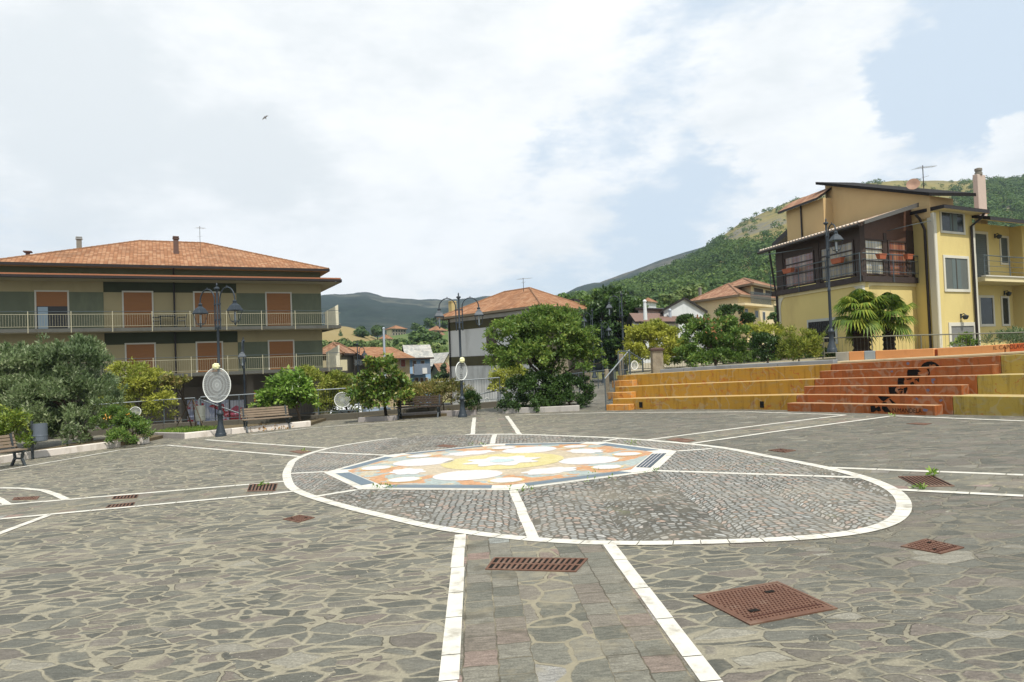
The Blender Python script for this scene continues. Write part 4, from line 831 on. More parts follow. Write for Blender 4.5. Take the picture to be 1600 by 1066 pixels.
M_CURB = pm('pale_curb', rgb(206, 198, 188), .85, .1, 4, .25, dirt=rgb(150, 138, 122), dscale=3, damt=.5)
M_CURBG = pm('grey_curb', rgb(150, 144, 140), .9, .15, 4, .25, dirt=rgb(92, 84, 76), dscale=3)
kerb('planter_curb', 'long pale curb of the planting bed with the big grey green shrub', 'curb', [G(-90, 739), G(52, 716), G(189, 698)], .2, .2, M_CURB, 'curbs of the planting beds')
kerb('planter_curb', 'short pale end of the curb beyond the low orange flowered bush', 'curb', [G(222, 694), G(234, 692)], .2, .2, M_CURB, 'curbs of the planting beds')
kerb('planter_curb', 'pale curb behind the lamp with the large disc and the weathered bench', 'curb', [G(234, 684.5), G(288, 686)], .2, .2, M_CURBG, 'curbs of the planting beds')  # turned face of the pale curb, its shade put into the grey
kerb('planter_curb', 'bright pale curb running behind the weathered bench', 'curb', [G(288.5, 686), G(486, 666)], .22, .2, M_CURB, 'curbs of the planting beds')
kerb('planter_curb', 'mauve grey curb around the broad leaved young tree', 'curb', [G(559, 660), G(619, 657)], .2, .18, M_CURBG, 'curbs of the planting beds')
kerb('planter_curb', 'grey curb behind the dark brown bench', 'curb', [G(622, 654.5), G(686, 650.5), G(742, 649)], .2, .2, M_CURBG, 'curbs of the planting beds')
kerb('planter_curb', 'pale curb under the round tree and its dark bushes', 'curb', [G(785, 646.5), G(850, 644.5), G(905, 642)], .2, .2, pm('mid_curb', rgb(168, 163, 156), .9, .12, 4, .25, dirt=rgb(104, 96, 86), dscale=3), 'curbs of the planting beds')
def bed(pts): 
    mb = MB(); P = [surf(p.x, p.y, .11) for p in pts]; mb.prism(P, (0, 0, -.4))
    return tag(mb.build('soil_bed', M_SOIL), kind='structure')
off = lambda p, dy: V(p.x, p.y+dy, p.z)
bed([G(-90, 737), G(52, 714), G(189, 696.5), G(222, 692.5), off(G(222, 692), 3), off(G(189, 696), 4.5), off(G(52, 714), 6), off(G(-90, 737), 6)])
bed([G(236, 683), G(288, 684.5), G(486, 665), off(G(486, 665), 2.4), off(G(373, 676), 2.8), off(G(236, 683), 2.6)])
bed([G(559, 659), G(619, 655), G(742, 647.5), off(G(742, 648), 2.2), off(G(559, 659), 1.4)])
bed([G(785, 644.5), G(905, 640), off(G(905, 640), 2.2), off(G(785, 644), 2.2)])
# ================================================================== PLANTS
def lobe(px, py, Y, rx, ry, dep=.85): p = at(px, py, Y); k = Y/FPX; return (p.x, p.y, p.z, rx*k, rx*k*dep, ry*k)
def leaf_cloud(lobes, n, size, asp, seed, clumps=60, cr=.22, up=.35, shell=.55, zmin=None, outw=.5):
    r = np.random.RandomState(seed); L = np.array(lobes); vol = L[:, 3]*L[:, 5]; pr = vol/vol.sum()
    ci = r.choice(len(L), clumps, p=pr); d = r.normal(size=(clumps, 3)); d /= np.linalg.norm(d, axis=1)[:, None]; d[:, 2] = np.where(d[:, 2] < -.5, -d[:, 2], d[:, 2])
    rad = shell+(1-shell)*r.rand(clumps)**.6; cc = L[ci, :3]+d*rad[:, None]*L[ci, 3:6]; csz = (L[ci, 3:6].mean(1))*cr*(.6+.8*r.rand(clumps)); sg = r.rand(clumps) < .16; cc = np.where(sg[:, None], L[ci, :3]+d*(1.0+.2*r.rand(clumps))[:, None]*L[ci, 3:6], cc); csz = np.where(sg, csz*.55, csz)
    w = csz**2; k = r.choice(clumps, n, p=w/w.sum()); o = r.normal(size=(n, 3)); o /= np.linalg.norm(o, axis=1)[:, None]; o *= (r.rand(n)**.45)[:, None]
    p = cc[k]+o*csz[k][:, None]*np.array([1.15, 1.15, .85])
    if zmin is not None: keep = p[:, 2] > zmin+.02; p, o, k = p[keep], o[keep], k[keep]
    n = len(p); od = (p-L[ci[k], :3])/L[ci[k], 3:6]; od /= np.linalg.norm(od, axis=1)[:, None]+1e-6
    t = r.normal(size=(n, 3))*.75+od*outw+o*.5+np.array([0, 0, up]); t /= np.linalg.norm(t, axis=1)[:, None]
    nn = r.normal(size=(n, 3))*.8+np.array([0, 0, .9])+od*.5; b = np.cross(t, nn); b /= np.linalg.norm(b, axis=1)[:, None]+1e-6
    s = size*(.65+.7*r.rand(n))[:, None]; nrm = np.cross(b, t)
    v = np.empty((n, 4, 3)); v[:, 0] = p; v[:, 1] = p+t*s*.45+b*s*asp*.5+nrm*s*.06; v[:, 2] = p+t*s-nrm*s*.08; v[:, 3] = p+t*s*.45-b*s*asp*.5+nrm*s*.06
    return v.reshape(-1, 3), np.arange(n*4).reshape(-1, 4), cc
M_BARK = pm('bark', rgb(92, 80, 66), .95, .3, 12, .5, bdist=.03); M_BARKD = pm('dark_bark', rgb(66, 58, 48), .95, .3, 12, .5, bdist=.03)
def plant(name, label, cat, base, lobes, n, size, asp, mat, seed, clumps=60, trunk=.06, group=None, bark=None, limbs=7, up=.35, cr=.22, shell=.55, part='crown', fork=.55, extra=None, zmin=None, wood=True, outw=.5):
    base = Vector(base); root = thing(name, label, cat, base, 0, group)
    v, q, cc = leaf_cloud(lobes, n, size, asp, seed, clumps, cr, up, shell, base.z if zmin is None else zmin, outw)
    np_mesh(part, v-np.array(base), q, mat, root)
    if extra: 
        for (lb, n2, m2, sz2, as2) in extra:
            v2, q2, _ = leaf_cloud(lb, n2, sz2, as2, seed+99, max(8, n2//40), .3, up, .8, base.z); np_mesh('blossom', v2-np.array(base), q2, m2, root)
    if wood:
        rr_ = random.Random(seed); L = np.array(lobes); c = L[:, :3].mean(0); mb = MB(); top = V(*c)-base; f = top*fork; f.x *= .6
        mb.tube([V(0, 0, -.1), f*.5+V(rr_.uniform(-.05, .05), 0, 0), f], [trunk, trunk*.85, trunk*.7], 8)
        for i in range(limbs):
            e = V(*cc[rr_.randrange(len(cc))])-base; m = f.lerp(e, .5)+V(rr_.uniform(-.1, .1), rr_.uniform(-.1, .1), rr_.uniform(0, .15))
            mb.tube([f*rr_.uniform(.75, 1), m, e], [trunk*.55, trunk*.35, trunk*.12], 6)
        mb.build('trunk' if part == 'crown' else 'stems', bark or M_BARK, root, smooth=True)
    return root
LM_OLIVE = leaf_mat('leaf_grey_green', (.10, .145, .062), (.18, .245, .11), (.33, .38, .24), .45)
LM_YEL = leaf_mat('leaf_golden', (.22, .245, .035), (.37, .39, .06), (.52, .52, .13), .4)
LM_YGR = leaf_mat('leaf_yellow_green', (0.154, 0.205, 0.032), (0.282, 0.320, 0.051), (0.435, 0.422, 0.102), .4)
LM_BRI = leaf_mat('leaf_bright', (0.102, 0.192, 0.026), (0.192, 0.320, 0.045), (0.358, 0.461, 0.128), .35, .35)
LM_MAG = leaf_mat('leaf_magnolia', (0.077, 0.141, 0.023), (0.166, 0.256, 0.045), (0.307, 0.256, 0.077), .3, .35)
LM_MID = leaf_mat('leaf_mid', (0.064, 0.122, 0.026), (0.115, 0.205, 0.041), (0.218, 0.294, 0.064), .35)
LM_TREE = leaf_mat('leaf_tree', (.085, .155, .03), (.15, .24, .046), (.29, .35, .08), .45)
LM_DARK = leaf_mat('leaf_dark', (0.026, 0.059, 0.015), (0.049, 0.096, 0.023), (0.090, 0.147, 0.041), .25, .4)
LM_BROWN = leaf_mat('leaf_brownish', (0.115, 0.134, 0.033), (0.192, 0.192, 0.051), (0.307, 0.218, 0.090), .35)
LM_RED = leaf_mat('leaf_reddish', (0.256, 0.090, 0.038), (0.358, 0.154, 0.064), (0.384, 0.205, 0.077), .3)
LM_ORG = leaf_mat('petal_orange', (.5, .2, .03), (.6, .3, .05), None, .2)
LM_WHITE = leaf_mat('petal_white', (.6, .6, .55), (.75, .75, .7), None, .2)
LM_FAR = leaf_mat('leaf_far', (0.028, 0.064, 0.015), (0.058, 0.109, 0.023), (0.102, 0.154, 0.038), .25, .6, .12)
LM_FARL = leaf_mat('leaf_far_light', (0.064, 0.109, 0.026), (0.109, 0.160, 0.038), (0.166, 0.205, 0.064), .25, .6, .12)

# left bed
plant('large_shrub', 'huge rounded grey green shrub filling the left planting bed', 'shrub', G(85, 704)+V(0, 2.2, .1),
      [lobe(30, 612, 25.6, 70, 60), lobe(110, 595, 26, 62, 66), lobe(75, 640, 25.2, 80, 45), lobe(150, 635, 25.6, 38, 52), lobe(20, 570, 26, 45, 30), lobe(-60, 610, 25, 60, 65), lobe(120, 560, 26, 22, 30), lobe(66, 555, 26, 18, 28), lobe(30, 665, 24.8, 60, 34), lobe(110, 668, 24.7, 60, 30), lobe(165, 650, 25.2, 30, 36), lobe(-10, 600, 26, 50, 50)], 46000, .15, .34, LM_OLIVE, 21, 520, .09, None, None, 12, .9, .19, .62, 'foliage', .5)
plant('low_shrub', 'loose yellow green shrub at the left edge behind the bench', 'shrub', G(10, 722)+V(-.3, 1.0, .1), [lobe(8, 668, 21.5, 34, 22), lobe(30, 690, 21.5, 30, 14), lobe(-30, 670, 21.3, 30, 34), lobe(4, 640, 21.6, 16, 12)], 3200, .13, .38, leaf_mat('leaf_lime', (0.077, 0.128, 0.015), (0.154, 0.218, 0.026), (0.282, 0.320, 0.051), .35), 22, 60, .03, None, None, 6, .1, .3, .5, 'foliage')
plant('golden_shrub', 'tall golden yellow shrub behind the railing at left', 'shrub', at(222, 690, 31.8), [lobe(205, 596, 31.8, 38, 32), lobe(232, 618, 31.8, 40, 38), lobe(200, 640, 31.8, 44, 34), lobe(250, 640, 31.8, 24, 26), lobe(190, 580, 31.8, 18, 14)], 9000, .15, .36, LM_YGR if False else LM_YEL, 23, 150, .06, None, None, 8, .4, .22, .6, 'foliage')
plant('low_shrub', 'low dark green bush with orange flowers at the curb end of the left bed', 'shrub', G(196, 697)+V(.2, .5, .05), [lobe(198, 668, 24.3, 34, 21), lobe(175, 660, 24.4, 26, 22), lobe(212, 678, 23.9, 24, 15), lobe(192, 684, 23.6, 26, 11)], 6500, .10, .35, LM_MID, 24, 70, .03, None, None, 6, .5, .26, .6, 'foliage', .4, [([lobe(190, 654, 24.1, 24, 7)], 45, LM_ORG, .05, .8)])
sap = plant('young_tree', 'thin staked young tree with sparse olive leaves left of the disc lamp', 'tree', G(284, 678)+V(0, 1.0, .1), [lobe(268, 597, 28.2, 20, 9), lobe(285, 602, 28.2, 10, 7), lobe(256, 600, 28.2, 10, 7), lobe(280, 590, 28.2, 12, 6)], 1000, .15, .4, LM_BROWN, 25, 22, .035, None, M_BARKD, 6, .1, .3, .4, 'crown', .75)
for i, (dx, dy) in enumerate(((-.75, -.1), (.55, -.2), (-.1, .5))):
    mb = MB(); mb.tube([V(dx, dy, -.1), V(dx*.08, dy*.08, 1.15)], .02, 6); mb.build('stake', M_BARK, sap)
g_ = NT('grass_blade'); 
def grass_patch(pts, n, h, seed, mat):
    r = np.random.RandomState(seed); P = np.array([[p.x, p.y] for p in pts]); tri = [(0, i, i+1) for i in range(1, len(P)-1)]; q = []
    for _ in range(n):
        a, b, c = tri[r.randint(len(tri))]; u, v = r.rand(2); u, v = (1-u, 1-v) if u+v > 1 else (u, v); q.append(P[a]+(P[b]-P[a])*u+(P[c]-P[a])*v)
    q = np.array(q); z = np.array([pl(*p) for p in q]); base = np.c_[q, z+.005]; a = r.rand(n)*2*PI; w = .012; hh = h*(.5+r.rand(n)); d = np.c_[np.cos(a), np.sin(a), 0*a]; ln = r.normal(size=(n, 3))*.4*h; ln[:, 2] = hh
    v = np.empty((n, 4, 3)); v[:, 0] = base-d*w; v[:, 1] = base+d*w; v[:, 2] = base+ln+d*w*.3; v[:, 3] = base+ln-d*w*.3; return v.reshape(-1, 3), np.arange(n*4).reshape(-1, 4)
LM_GRASS = leaf_mat('grass_green', (0.077, 0.154, 0.019), (0.141, 0.243, 0.032), (0.256, 0.282, 0.077), .3)
gp = [G(240, 682), G(285, 684), G(318, 680), off(G(318, 680), 1.6), off(G(240, 682), 2)]
v, q = grass_patch(gp, 2600, .09, 5, LM_GRASS); v[:, 2] += .12; tag(np_mesh('grass', v, q, LM_GRASS), 'short bright grass in the bed around the staked young tree', 'grass', kind='stuff')
plant('citrus_bush', 'bright green broad leaved bush behind the weathered bench', 'bush', G(450, 668)+V(0, 1.6, .1), [lobe(448, 615, 29.5, 42, 28), lobe(430, 630, 29.3, 32, 20), lobe(470, 625, 29.5, 26, 22), lobe(455, 592, 29.5, 24, 14)], 4200, .17, .55, LM_BRI, 26, 95, .06, None, None, 8, .1, .24, .6, 'foliage', .5)
plant('golden_shrub', 'soft yellow green shrub right behind the bright broad leaved bush', 'shrub', at(500, 672, 32.5), [lobe(500, 606, 32.5, 30, 24), lobe(478, 590, 32.6, 28, 14), lobe(505, 632, 32.3, 26, 18), lobe(520, 602, 32.4, 24, 20)], 5600, .13, .35, LM_YGR, 27, 80, .05, None, None, 6, .3, .26, .6, 'foliage')
plant('golden_shrub', 'yellowish shrub behind the railing left of the broad leaved young tree', 'shrub', at(545, 668, 33), [lobe(545, 610, 33, 30, 22), lobe(528, 632, 32.8, 30, 22), lobe(570, 630, 33, 20, 20)], 4500, .13, .35, LM_YGR, 28, 90, .05, None, None, 6, .3, .26, .6, 'foliage')
plant('young_tree', 'young broad leaved tree with bronze tinted leaves left of the dark brown bench', 'tree', G(600, 655)+V(0, .55, .1), [lobe(598, 585, 28.2, 30, 28), lobe(580, 610, 28.2, 34, 24), lobe(618, 612, 28.2, 28, 26), lobe(600, 566, 28.2, 16, 14), lobe(632, 618, 28.2, 14, 14), lobe(562, 622, 28.2, 20, 18), lobe(600, 625, 28.2, 34, 16)], 4800, .18, .5, LM_MAG, 29, 130, .07, None, M_BARKD, 9, .2, .24, .45, 'crown', .6)
plant('low_shrub', 'brownish green shrub row behind the dark brown bench', 'shrub', G(690, 650)+V(0, 1.1, .1), [lobe(672, 622, 30.2, 36, 24), lobe(707, 622, 30, 32, 22), lobe(655, 612, 30.4, 26, 16), lobe(722, 632, 29.6, 20, 14), lobe(690, 606, 30.4, 30, 12)], 7500, .11, .34, LM_BROWN, 30, 120, .03, None, None, 8, .6, .22, .6, 'foliage')
plant('low_shrub', 'small dark green bush just right of the slim lamp base', 'shrub', G(738, 647)+V(.1, .9, .05), [lobe(737, 628, 28.2, 12, 14), lobe(742, 638, 28.1, 9, 9)], 1500, .10, .4, LM_DARK, 31, 40, .02, None, None, 5, .5, .3, .6, 'foliage')
# round tree with bushes at its foot
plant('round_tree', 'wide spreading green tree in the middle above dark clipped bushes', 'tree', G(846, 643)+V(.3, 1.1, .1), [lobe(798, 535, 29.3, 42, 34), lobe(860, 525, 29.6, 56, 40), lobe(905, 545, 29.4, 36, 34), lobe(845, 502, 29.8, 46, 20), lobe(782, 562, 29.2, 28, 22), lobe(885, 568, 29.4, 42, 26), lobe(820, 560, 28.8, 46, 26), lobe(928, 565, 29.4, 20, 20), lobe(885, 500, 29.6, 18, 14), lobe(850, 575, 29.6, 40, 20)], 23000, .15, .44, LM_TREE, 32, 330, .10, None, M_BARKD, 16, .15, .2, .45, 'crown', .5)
plant('dark_bush', 'dark green clipped bush under the left half of the round tree', 'bush', G(815, 645)+V(0, .8, .05), [lobe(812, 618, 28.5, 32, 26), lobe(840, 612, 28.5, 34, 28), lobe(797, 630, 28.4, 19, 16), lobe(830, 634, 28.2, 34, 14), lobe(854, 628, 28.3, 20, 18), lobe(822, 637, 27.6, 36, 9), lobe(850, 637, 27.6, 20, 9)], 11500, .10, .5, LM_DARK, 33, 150, .04, 'dark bushes under the round tree', None, 6, .3, .2, .7, 'foliage')
plant('dark_bush', 'dark green clipped bush under the right half of the round tree', 'bush', G(893, 641)+V(0, .8, .05), [lobe(890, 612, 28.9, 34, 26), lobe(908, 620, 28.9, 22, 20), lobe(868, 616, 28.6, 26, 26), lobe(885, 630, 28.4, 34, 13)], 8500, .10, .5, LM_DARK, 34, 150, .04, 'dark bushes under the round tree', None, 6, .3, .2, .7, 'foliage', .5, [([lobe(884, 604, 28.3, 4, 3)], 14, LM_WHITE, .06, .9)])
plant('golden_shrub', 'pale yellow shrub behind the railing left of the round tree', 'shrub', at(800, 640, 36), [lobe(800, 588, 36, 30, 16), lobe(790, 604, 36, 22, 14)], 2400, .16, .4, LM_YEL, 35, 50, .04, None, None, 5, .3, .28, .5, 'foliage')
plant('dark_tree', 'tall dark evergreen tree between the grey house and the steps', 'tree', at(955, 610, 55), [lobe(955, 520, 55, 42, 46), lobe(975, 500, 55, 34, 36), lobe(930, 510, 55, 30, 34), lobe(960, 470, 56, 34, 20), lobe(985, 555, 54, 22, 26), lobe(935, 560, 54, 26, 30)], 9500, .34, .5, LM_DARK, 36, 170, .2, None, M_BARKD, 10, .1, .2, .55, 'crown', .5)
plant('dark_tree', 'lighter green loose tree growing left of the dark evergreen', 'tree', at(915, 600, 60), [lobe(915, 500, 60, 22, 30), lobe(940, 470, 60, 30, 16), lobe(905, 540, 60, 18, 24)], 2600, .34, .45, LM_MID, 37, 60, .15, None, M_BARKD, 8, .1, .25, .5, 'crown', .5)
# terrace garden
plant('golden_shrub', 'dome shaped golden bush beside the stone gate pillar', 'shrub', at(1020, 582, 31), [lobe(1020, 536, 31, 42, 26), lobe(990, 548, 31, 24, 18), lobe(1048, 548, 31, 26, 20), lobe(1018, 560, 30.7, 42, 16), lobe(1020, 520, 31, 28, 16), lobe(998, 532, 30.7, 26, 22), lobe(1042, 532, 30.7, 26, 22)], 13000, .13, .4, LM_YEL, 38, 130, .06, None, None, 8, .3, .22, .65, 'foliage')
plant('photinia_bush', 'big green bush with reddish shoots behind the garden fence', 'bush', at(1120, 582, 29.3), [lobe(1120, 548, 29.3, 46, 30), lobe(1095, 535, 29.4, 32, 26), lobe(1150, 535, 29.4, 32, 28), lobe(1130, 510, 29.5, 26, 14), lobe(1110, 562, 29.1, 46, 16), lobe(1075, 555, 29.3, 22, 20), lobe(1168, 552, 29.3, 18, 22), lobe(1115, 515, 29.4, 34, 20), lobe(1090, 520, 29.4, 22, 20)], 14000, .13, .4, LM_MID, 39, 170, .06, None, None, 10, .5, .22, .6, 'foliage', .5, [([lobe(1120, 515, 29.2, 50, 18)], 120, LM_RED, .12, .4)])
plant('dark_bush', 'dense dark green hedge block left of the terrace lamp', 'bush', at(1200, 570, 28.3), [lobe(1198, 545, 28.3, 22, 22), lobe(1215, 552, 28.3, 22, 18), lobe(1190, 535, 28.5, 18, 14)], 4200, .10, .45, LM_DARK, 40, 100, .04, None, None, 6, .4, .24, .65, 'foliage')
plant('low_shrub', 'feathery light green shrub at the left end of the orange terrace wall', 'shrub', at(1248, 566, 27.6), [lobe(1248, 548, 27.6, 30, 18), lobe(1268, 538, 27.4, 18, 14), lobe(1228, 552, 27.6, 18, 14), lobe(1282, 528, 27.4, 10, 8), lobe(1245, 530, 27.8, 28, 16)], 5200, .12, .28, LM_YGR, 41, 80, .03, None, None, 8, .8, .26, .5, 'foliage')
plant('golden_shrub', 'low yellow hedge behind the dense dark hedge block', 'shrub', at(1190, 560, 33), [lobe(1190, 517, 33, 30, 10), lobe(1215, 520, 33, 16, 9), lobe(1170, 520, 33, 14, 9)], 2600, .13, .4, LM_YEL, 42, 50, .04, None, None, 5, .3, .28, .6, 'foliage')
plant('hedge', 'long dark hedge growing close behind the garden fence', 'hedge', at(1150, 578, 32.2), [lobe(x, 562, 32.2, 26, 16) for x in range(1050, 1300, 24)]+[lobe(x, 548, 32.6, 22, 14) for x in range(1064, 1290, 40)], 11000, .13, .45, LM_MID, 48, 220, .04, None, None, 5, .4, .22, .65, 'foliage')
def topiary(label, px, pyb, Y, lobes, seed): return plant('topiary_tree', label, 'topiary', at(px, pyb, Y), [lobe(*l) for l in lobes], 1700, .14, .5, LM_DARK, seed, 60, .06, 'clipped topiary trees', None, 5, .2, .25, .75, 'crown', .8)
topiary('small flat topped topiary tree in front of the white gabled house', 1073, 530, 40, [(1073, 500, 40, 14, 5.5)], 43); topiary('larger flat topped topiary tree in front of the cream balcony house', 1136, 525, 42, [(1140, 487, 42, 18, 8), (1130, 490, 42, 10, 6)], 44); topiary('round clipped topiary ball left of the yellow house', 1168, 525, 42, [(1168, 500, 42, 9, 9)], 45)
plant('low_shrub', 'small bush behind the fence below the garage window', 'shrub', at(1512, 545, 27.6), [lobe(1512, 532, 27.6, 14, 9), lobe(1505, 538, 27.6, 16, 7)], 900, .12, .4, LM_TREE, 46, 30, .02, None, None, 4, .4, .3, .5, 'foliage')
plant('low_shrub', 'grey green spiky shrub behind the fence at the right edge', 'shrub', at(1575, 542, 27.2), [lobe(1572, 530, 27.2, 26, 9), lobe(1600, 527, 27, 24, 10)], 1500, .2, .14, LM_OLIVE, 47, 40, .02, None, None, 4, .9, .3, .5, 'foliage')
# palms: fan leaves on hairy trunks
LM_PALM = leaf_mat('palm_leaf', (.085, .145, .02), (.15, .22, .03), (.30, .31, .05), .35, .45)
M_PALMT = pm('palm_fibre', rgb(60, 48, 38), .98, .35, 25, .8, bdist=.05)
def palm(label, px, pyb, pyc, Y, seed, R_=1.0, tr=.33):
    r = np.random.RandomState(seed); b = at(px, pyb, Y); c = at(px, pyc, Y); root = thing('fan_palm', label, 'palm tree', b, 0, 'fan palms in front of the yellow house'); h = c.z-b.z
    mb = MB(); prof = [(tr*.8, -.2)]+[(tr*(.8+.22*(i % 2)+.08*r.rand()), h*i/14) for i in range(14)]+[(tr*.8, h)]; mb.lathe(prof, n=14); mb.build('trunk', M_PALMT, root, smooth=False)
    vs = []; qs = []
    for f in range(40):
        az = r.rand()*2*PI; el = R(75)*(1-f/40.0)+R(-45)*(f/40.0)+r.normal()*.12; ln = R_*(.75+.35*r.rand()); d = np.array([math.cos(az)*math.cos(el), math.sin(az)*math.cos(el), math.sin(el)])
        side = np.array([-math.sin(az), math.cos(az), 0]); upv = np.cross(side, d)*-1; hub = np.array([0, 0, h])+d*ln*.55
        # petiole
        n0 = len(vs); vs += [np.array([0, 0, h-.05])-side*.02, np.array([0, 0, h-.05])+side*.02, hub+side*.012, hub-side*.012]; qs.append([n0, n0+1, n0+2, n0+3])
        for j in range(19):
            a = R(-108+216*j/18); L_ = ln*.62*(1-.25*abs(a)/R(108)); t = d*math.cos(a)+side*math.sin(a); w = side*math.cos(a)-d*math.sin(a); tip = hub+t*L_+np.array([0, 0, -.42*L_])*(1+.4*r.rand())-upv*.0
            n0 = len(vs); vs += [hub, hub+t*L_*.55+w*.045+np.array([0, 0, .02]), tip, hub+t*L_*.55-w*.045+np.array([0, 0, .02])]; qs.append([n0, n0+1, n0+2, n0+3])
    np_mesh('fronds', np.array(vs), np.array(qs), LM_PALM, root); return root
palm('left fan palm with the thicker trunk beside the terrace lamp', 1347, 552, 492, 27.9, 3, 1.22, .32); palm('right fan palm with the slimmer trunk', 1390, 550, 495, 28.1, 9, 1.08, .23)
# weeds along the stone joints
def weeds(label, px, py, n, r_, h, seed):
    c = G(px, py); r = np.random.RandomState(seed); h *= .42; r_ *= .7; lb = [(c.x, c.y, c.z+h*.4, r_, r_, h*.6)]; v, q, _ = leaf_cloud(lb, n, max(.05, h*.8), .35, seed, max(4, n//10), .4, .5, .2, c.z-.01)
    root = thing('weed_tuft', label, 'weeds', c, 0, 'weeds growing in the paving joints'); np_mesh('leaves', v-np.array(c), q, LM_BRI, root)
weeds('bright weed tuft on the white line below the weedy drain grate', 1436, 766, 70, .16, .10, 1); weeds('tall thin weed standing in the weedy drain grate', 1459, 745, 26, .06, .28, 2); weeds('weed tuft in the drain grate left of the ring', 412, 760, 46, .12, .16, 3)
weeds('weeds along the upper right edge of the mosaic', 983, 694.5, 60, .35, .12, 4); weeds('weeds at the bottom corner of the mosaic', 815, 767, 70, .3, .06, 5); weeds('weeds at the left lower edge of the mosaic', 600, 765, 60, .35, .07, 6); weeds('weed tuft on the left outside of the ring', 474, 706.5, 40, .3, .12, 7); weeds('tiny weeds at the right lower corner of the mosaic', 1016, 738, 40, .25, .06, 8)
weeds('weeds at the foot of the orange stairs', 1396, 651, 40, .3, .06, 9); weeds('weeds along the back edge of the mosaic', 752, 696.5, 40, .4, .08, 10); weeds('weeds on the lower right edge of the mosaic', 935, 750, 50, .5, .05, 12)
plant('leaf_litter', 'dry orange leaves lying under the weathered bench', 'dry leaves', G(412, 674)+V(0, .35, 0), [(G(412, 674).x, G(412, 674).y+.35, G(412, 674).z+.03, .8, .25, .06)], 260, .1, .6, leaf_mat('dry_leaf', (.4, .2, .07), (.5, .28, .1), None, .1), 51, 30, .01, None, None, 0, .1, .4, .2, 'leaves', .1, None, None, False)
# ================================================================== BUILDINGS
class Wall:
    def __init__(s, a, b):
        s.o = V(a[0], a[1], 0); d = V(b[0]-a[0], b[1]-a[1], 0); s.L = d.length; s.d = d/s.L; s.n = V(s.d.y, -s.d.x, 0)
        if s.n.dot(V(CP.x, CP.y, 0)-s.o) < 0: s.n = -s.n
    def hit(s, px, py, off=0):
        d = ray(px, py); q = s.o+s.n*off-V(CP.x, CP.y, 0); t = q.dot(s.n)/V(d.x, d.y, 0).dot(s.n); p = CP+d*t
        return (V(p.x, p.y, 0)-s.o).dot(s.d), p.z
    def u(s, px, py, off=0): return s.hit(px, py, off)[0]
    def z(s, px, py, off=0): return s.hit(px, py, off)[1]
    def P(s, u, z, off=0): q = s.o+s.d*u+s.n*off; return V(q.x, q.y, z)
    def slab(s, mb, u0, u1, z0, z1, o0, o1, m=0):
        a = s.P(u0, z0, o0); return mb.obox(a, s.d*(u1-u0), s.n*(o1-o0), (0, 0, z1-z0), m)
    def rect(s, px0, px1, py0, py1, off=0):
        pm_ = (px0+px1)/2; py_ = (py0+py1)/2
        return s.u(px0, py_, off), s.u(px1, py_, off), s.z(pm_, py1, off), s.z(pm_, py0, off)
def plaster(name, c, k=.10, dirt=None, amt=.5): return pm(name, c, .9, k, 1.2, .2, dirt=dirt or scl(c, .62), dscale=.55, damt=amt)
M_TILE = tile_mat('terracotta_tiles', rgb(128, 86, 56), rgb(144, 102, 70), rgb(158, 122, 92))
M_TILEB = tile_mat('old_brown_tiles', rgb(124, 88, 66), rgb(142, 104, 80), rgb(158, 126, 100))
M_TILEG = tile_mat('grey_tiles', rgb(140, 140, 136), rgb(164, 164, 158), rgb(180, 176, 166))
M_GUT = pm('dark_gutter', rgb(36, 30, 27), .5, .15, 5, .05, .2); M_DGLASS = pm('dark_glass', rgb(34, 40, 40), .2, .25, 3, 0, 0, .35)
M_FRAME = pm('pale_frame', rgb(186, 182, 168), .7, .08, 4, .1); M_WHT = pm('white_trim', rgb(206, 206, 200), .8, .08, 3, .15, dirt=rgb(150, 148, 140))
def slat_mat(name, c, pitch=.055, gloss=.55):
    t = NT(name); p = t.pos(); sp = t.n('SeparateXYZ'); t.i(sp, 0, p); f = t.math('FRACT', t.math('DIVIDE', sp.outputs[2], pitch)); k = t.smooth(f, .0, .25)
    n = t.noise(t.mapping(p, (.6, .6, 9)), 2.5, 5, .6); col = t.mix(n, scl(c, .8), scl(c, 1.2)); col = t.mix(k, scl(c, .5), col); t.bump(k, .4, .01); return t.done(col, gloss, 0, .35)
M_SHUT = slat_mat('brown_roller_shutter', rgb(140, 92, 48)); M_LOUV = slat_mat('dark_louvres', rgb(74, 82, 80), .09)
def uvquad(mb, a, b, c, d, m=0, ulen=None):
    """a,b along the eave, d,c up the slope"""
    U = (b-a).length; du = (b-a).normalized(); f = lambda p: ((p-a).dot(du), ((p-a)-du*(p-a).dot(du)).length)
    mb.face([a, b, c, d], m, [f(a), f(b), f(c), f(d)])
def uvtri(mb, a, b, c, m=0):
    du = (b-a).normalized(); f = lambda p: ((p-a).dot(du), ((p-a)-du*(p-a).dot(du)).length); mb.face([a, b, c], m, [f(a), f(b), f(c)])
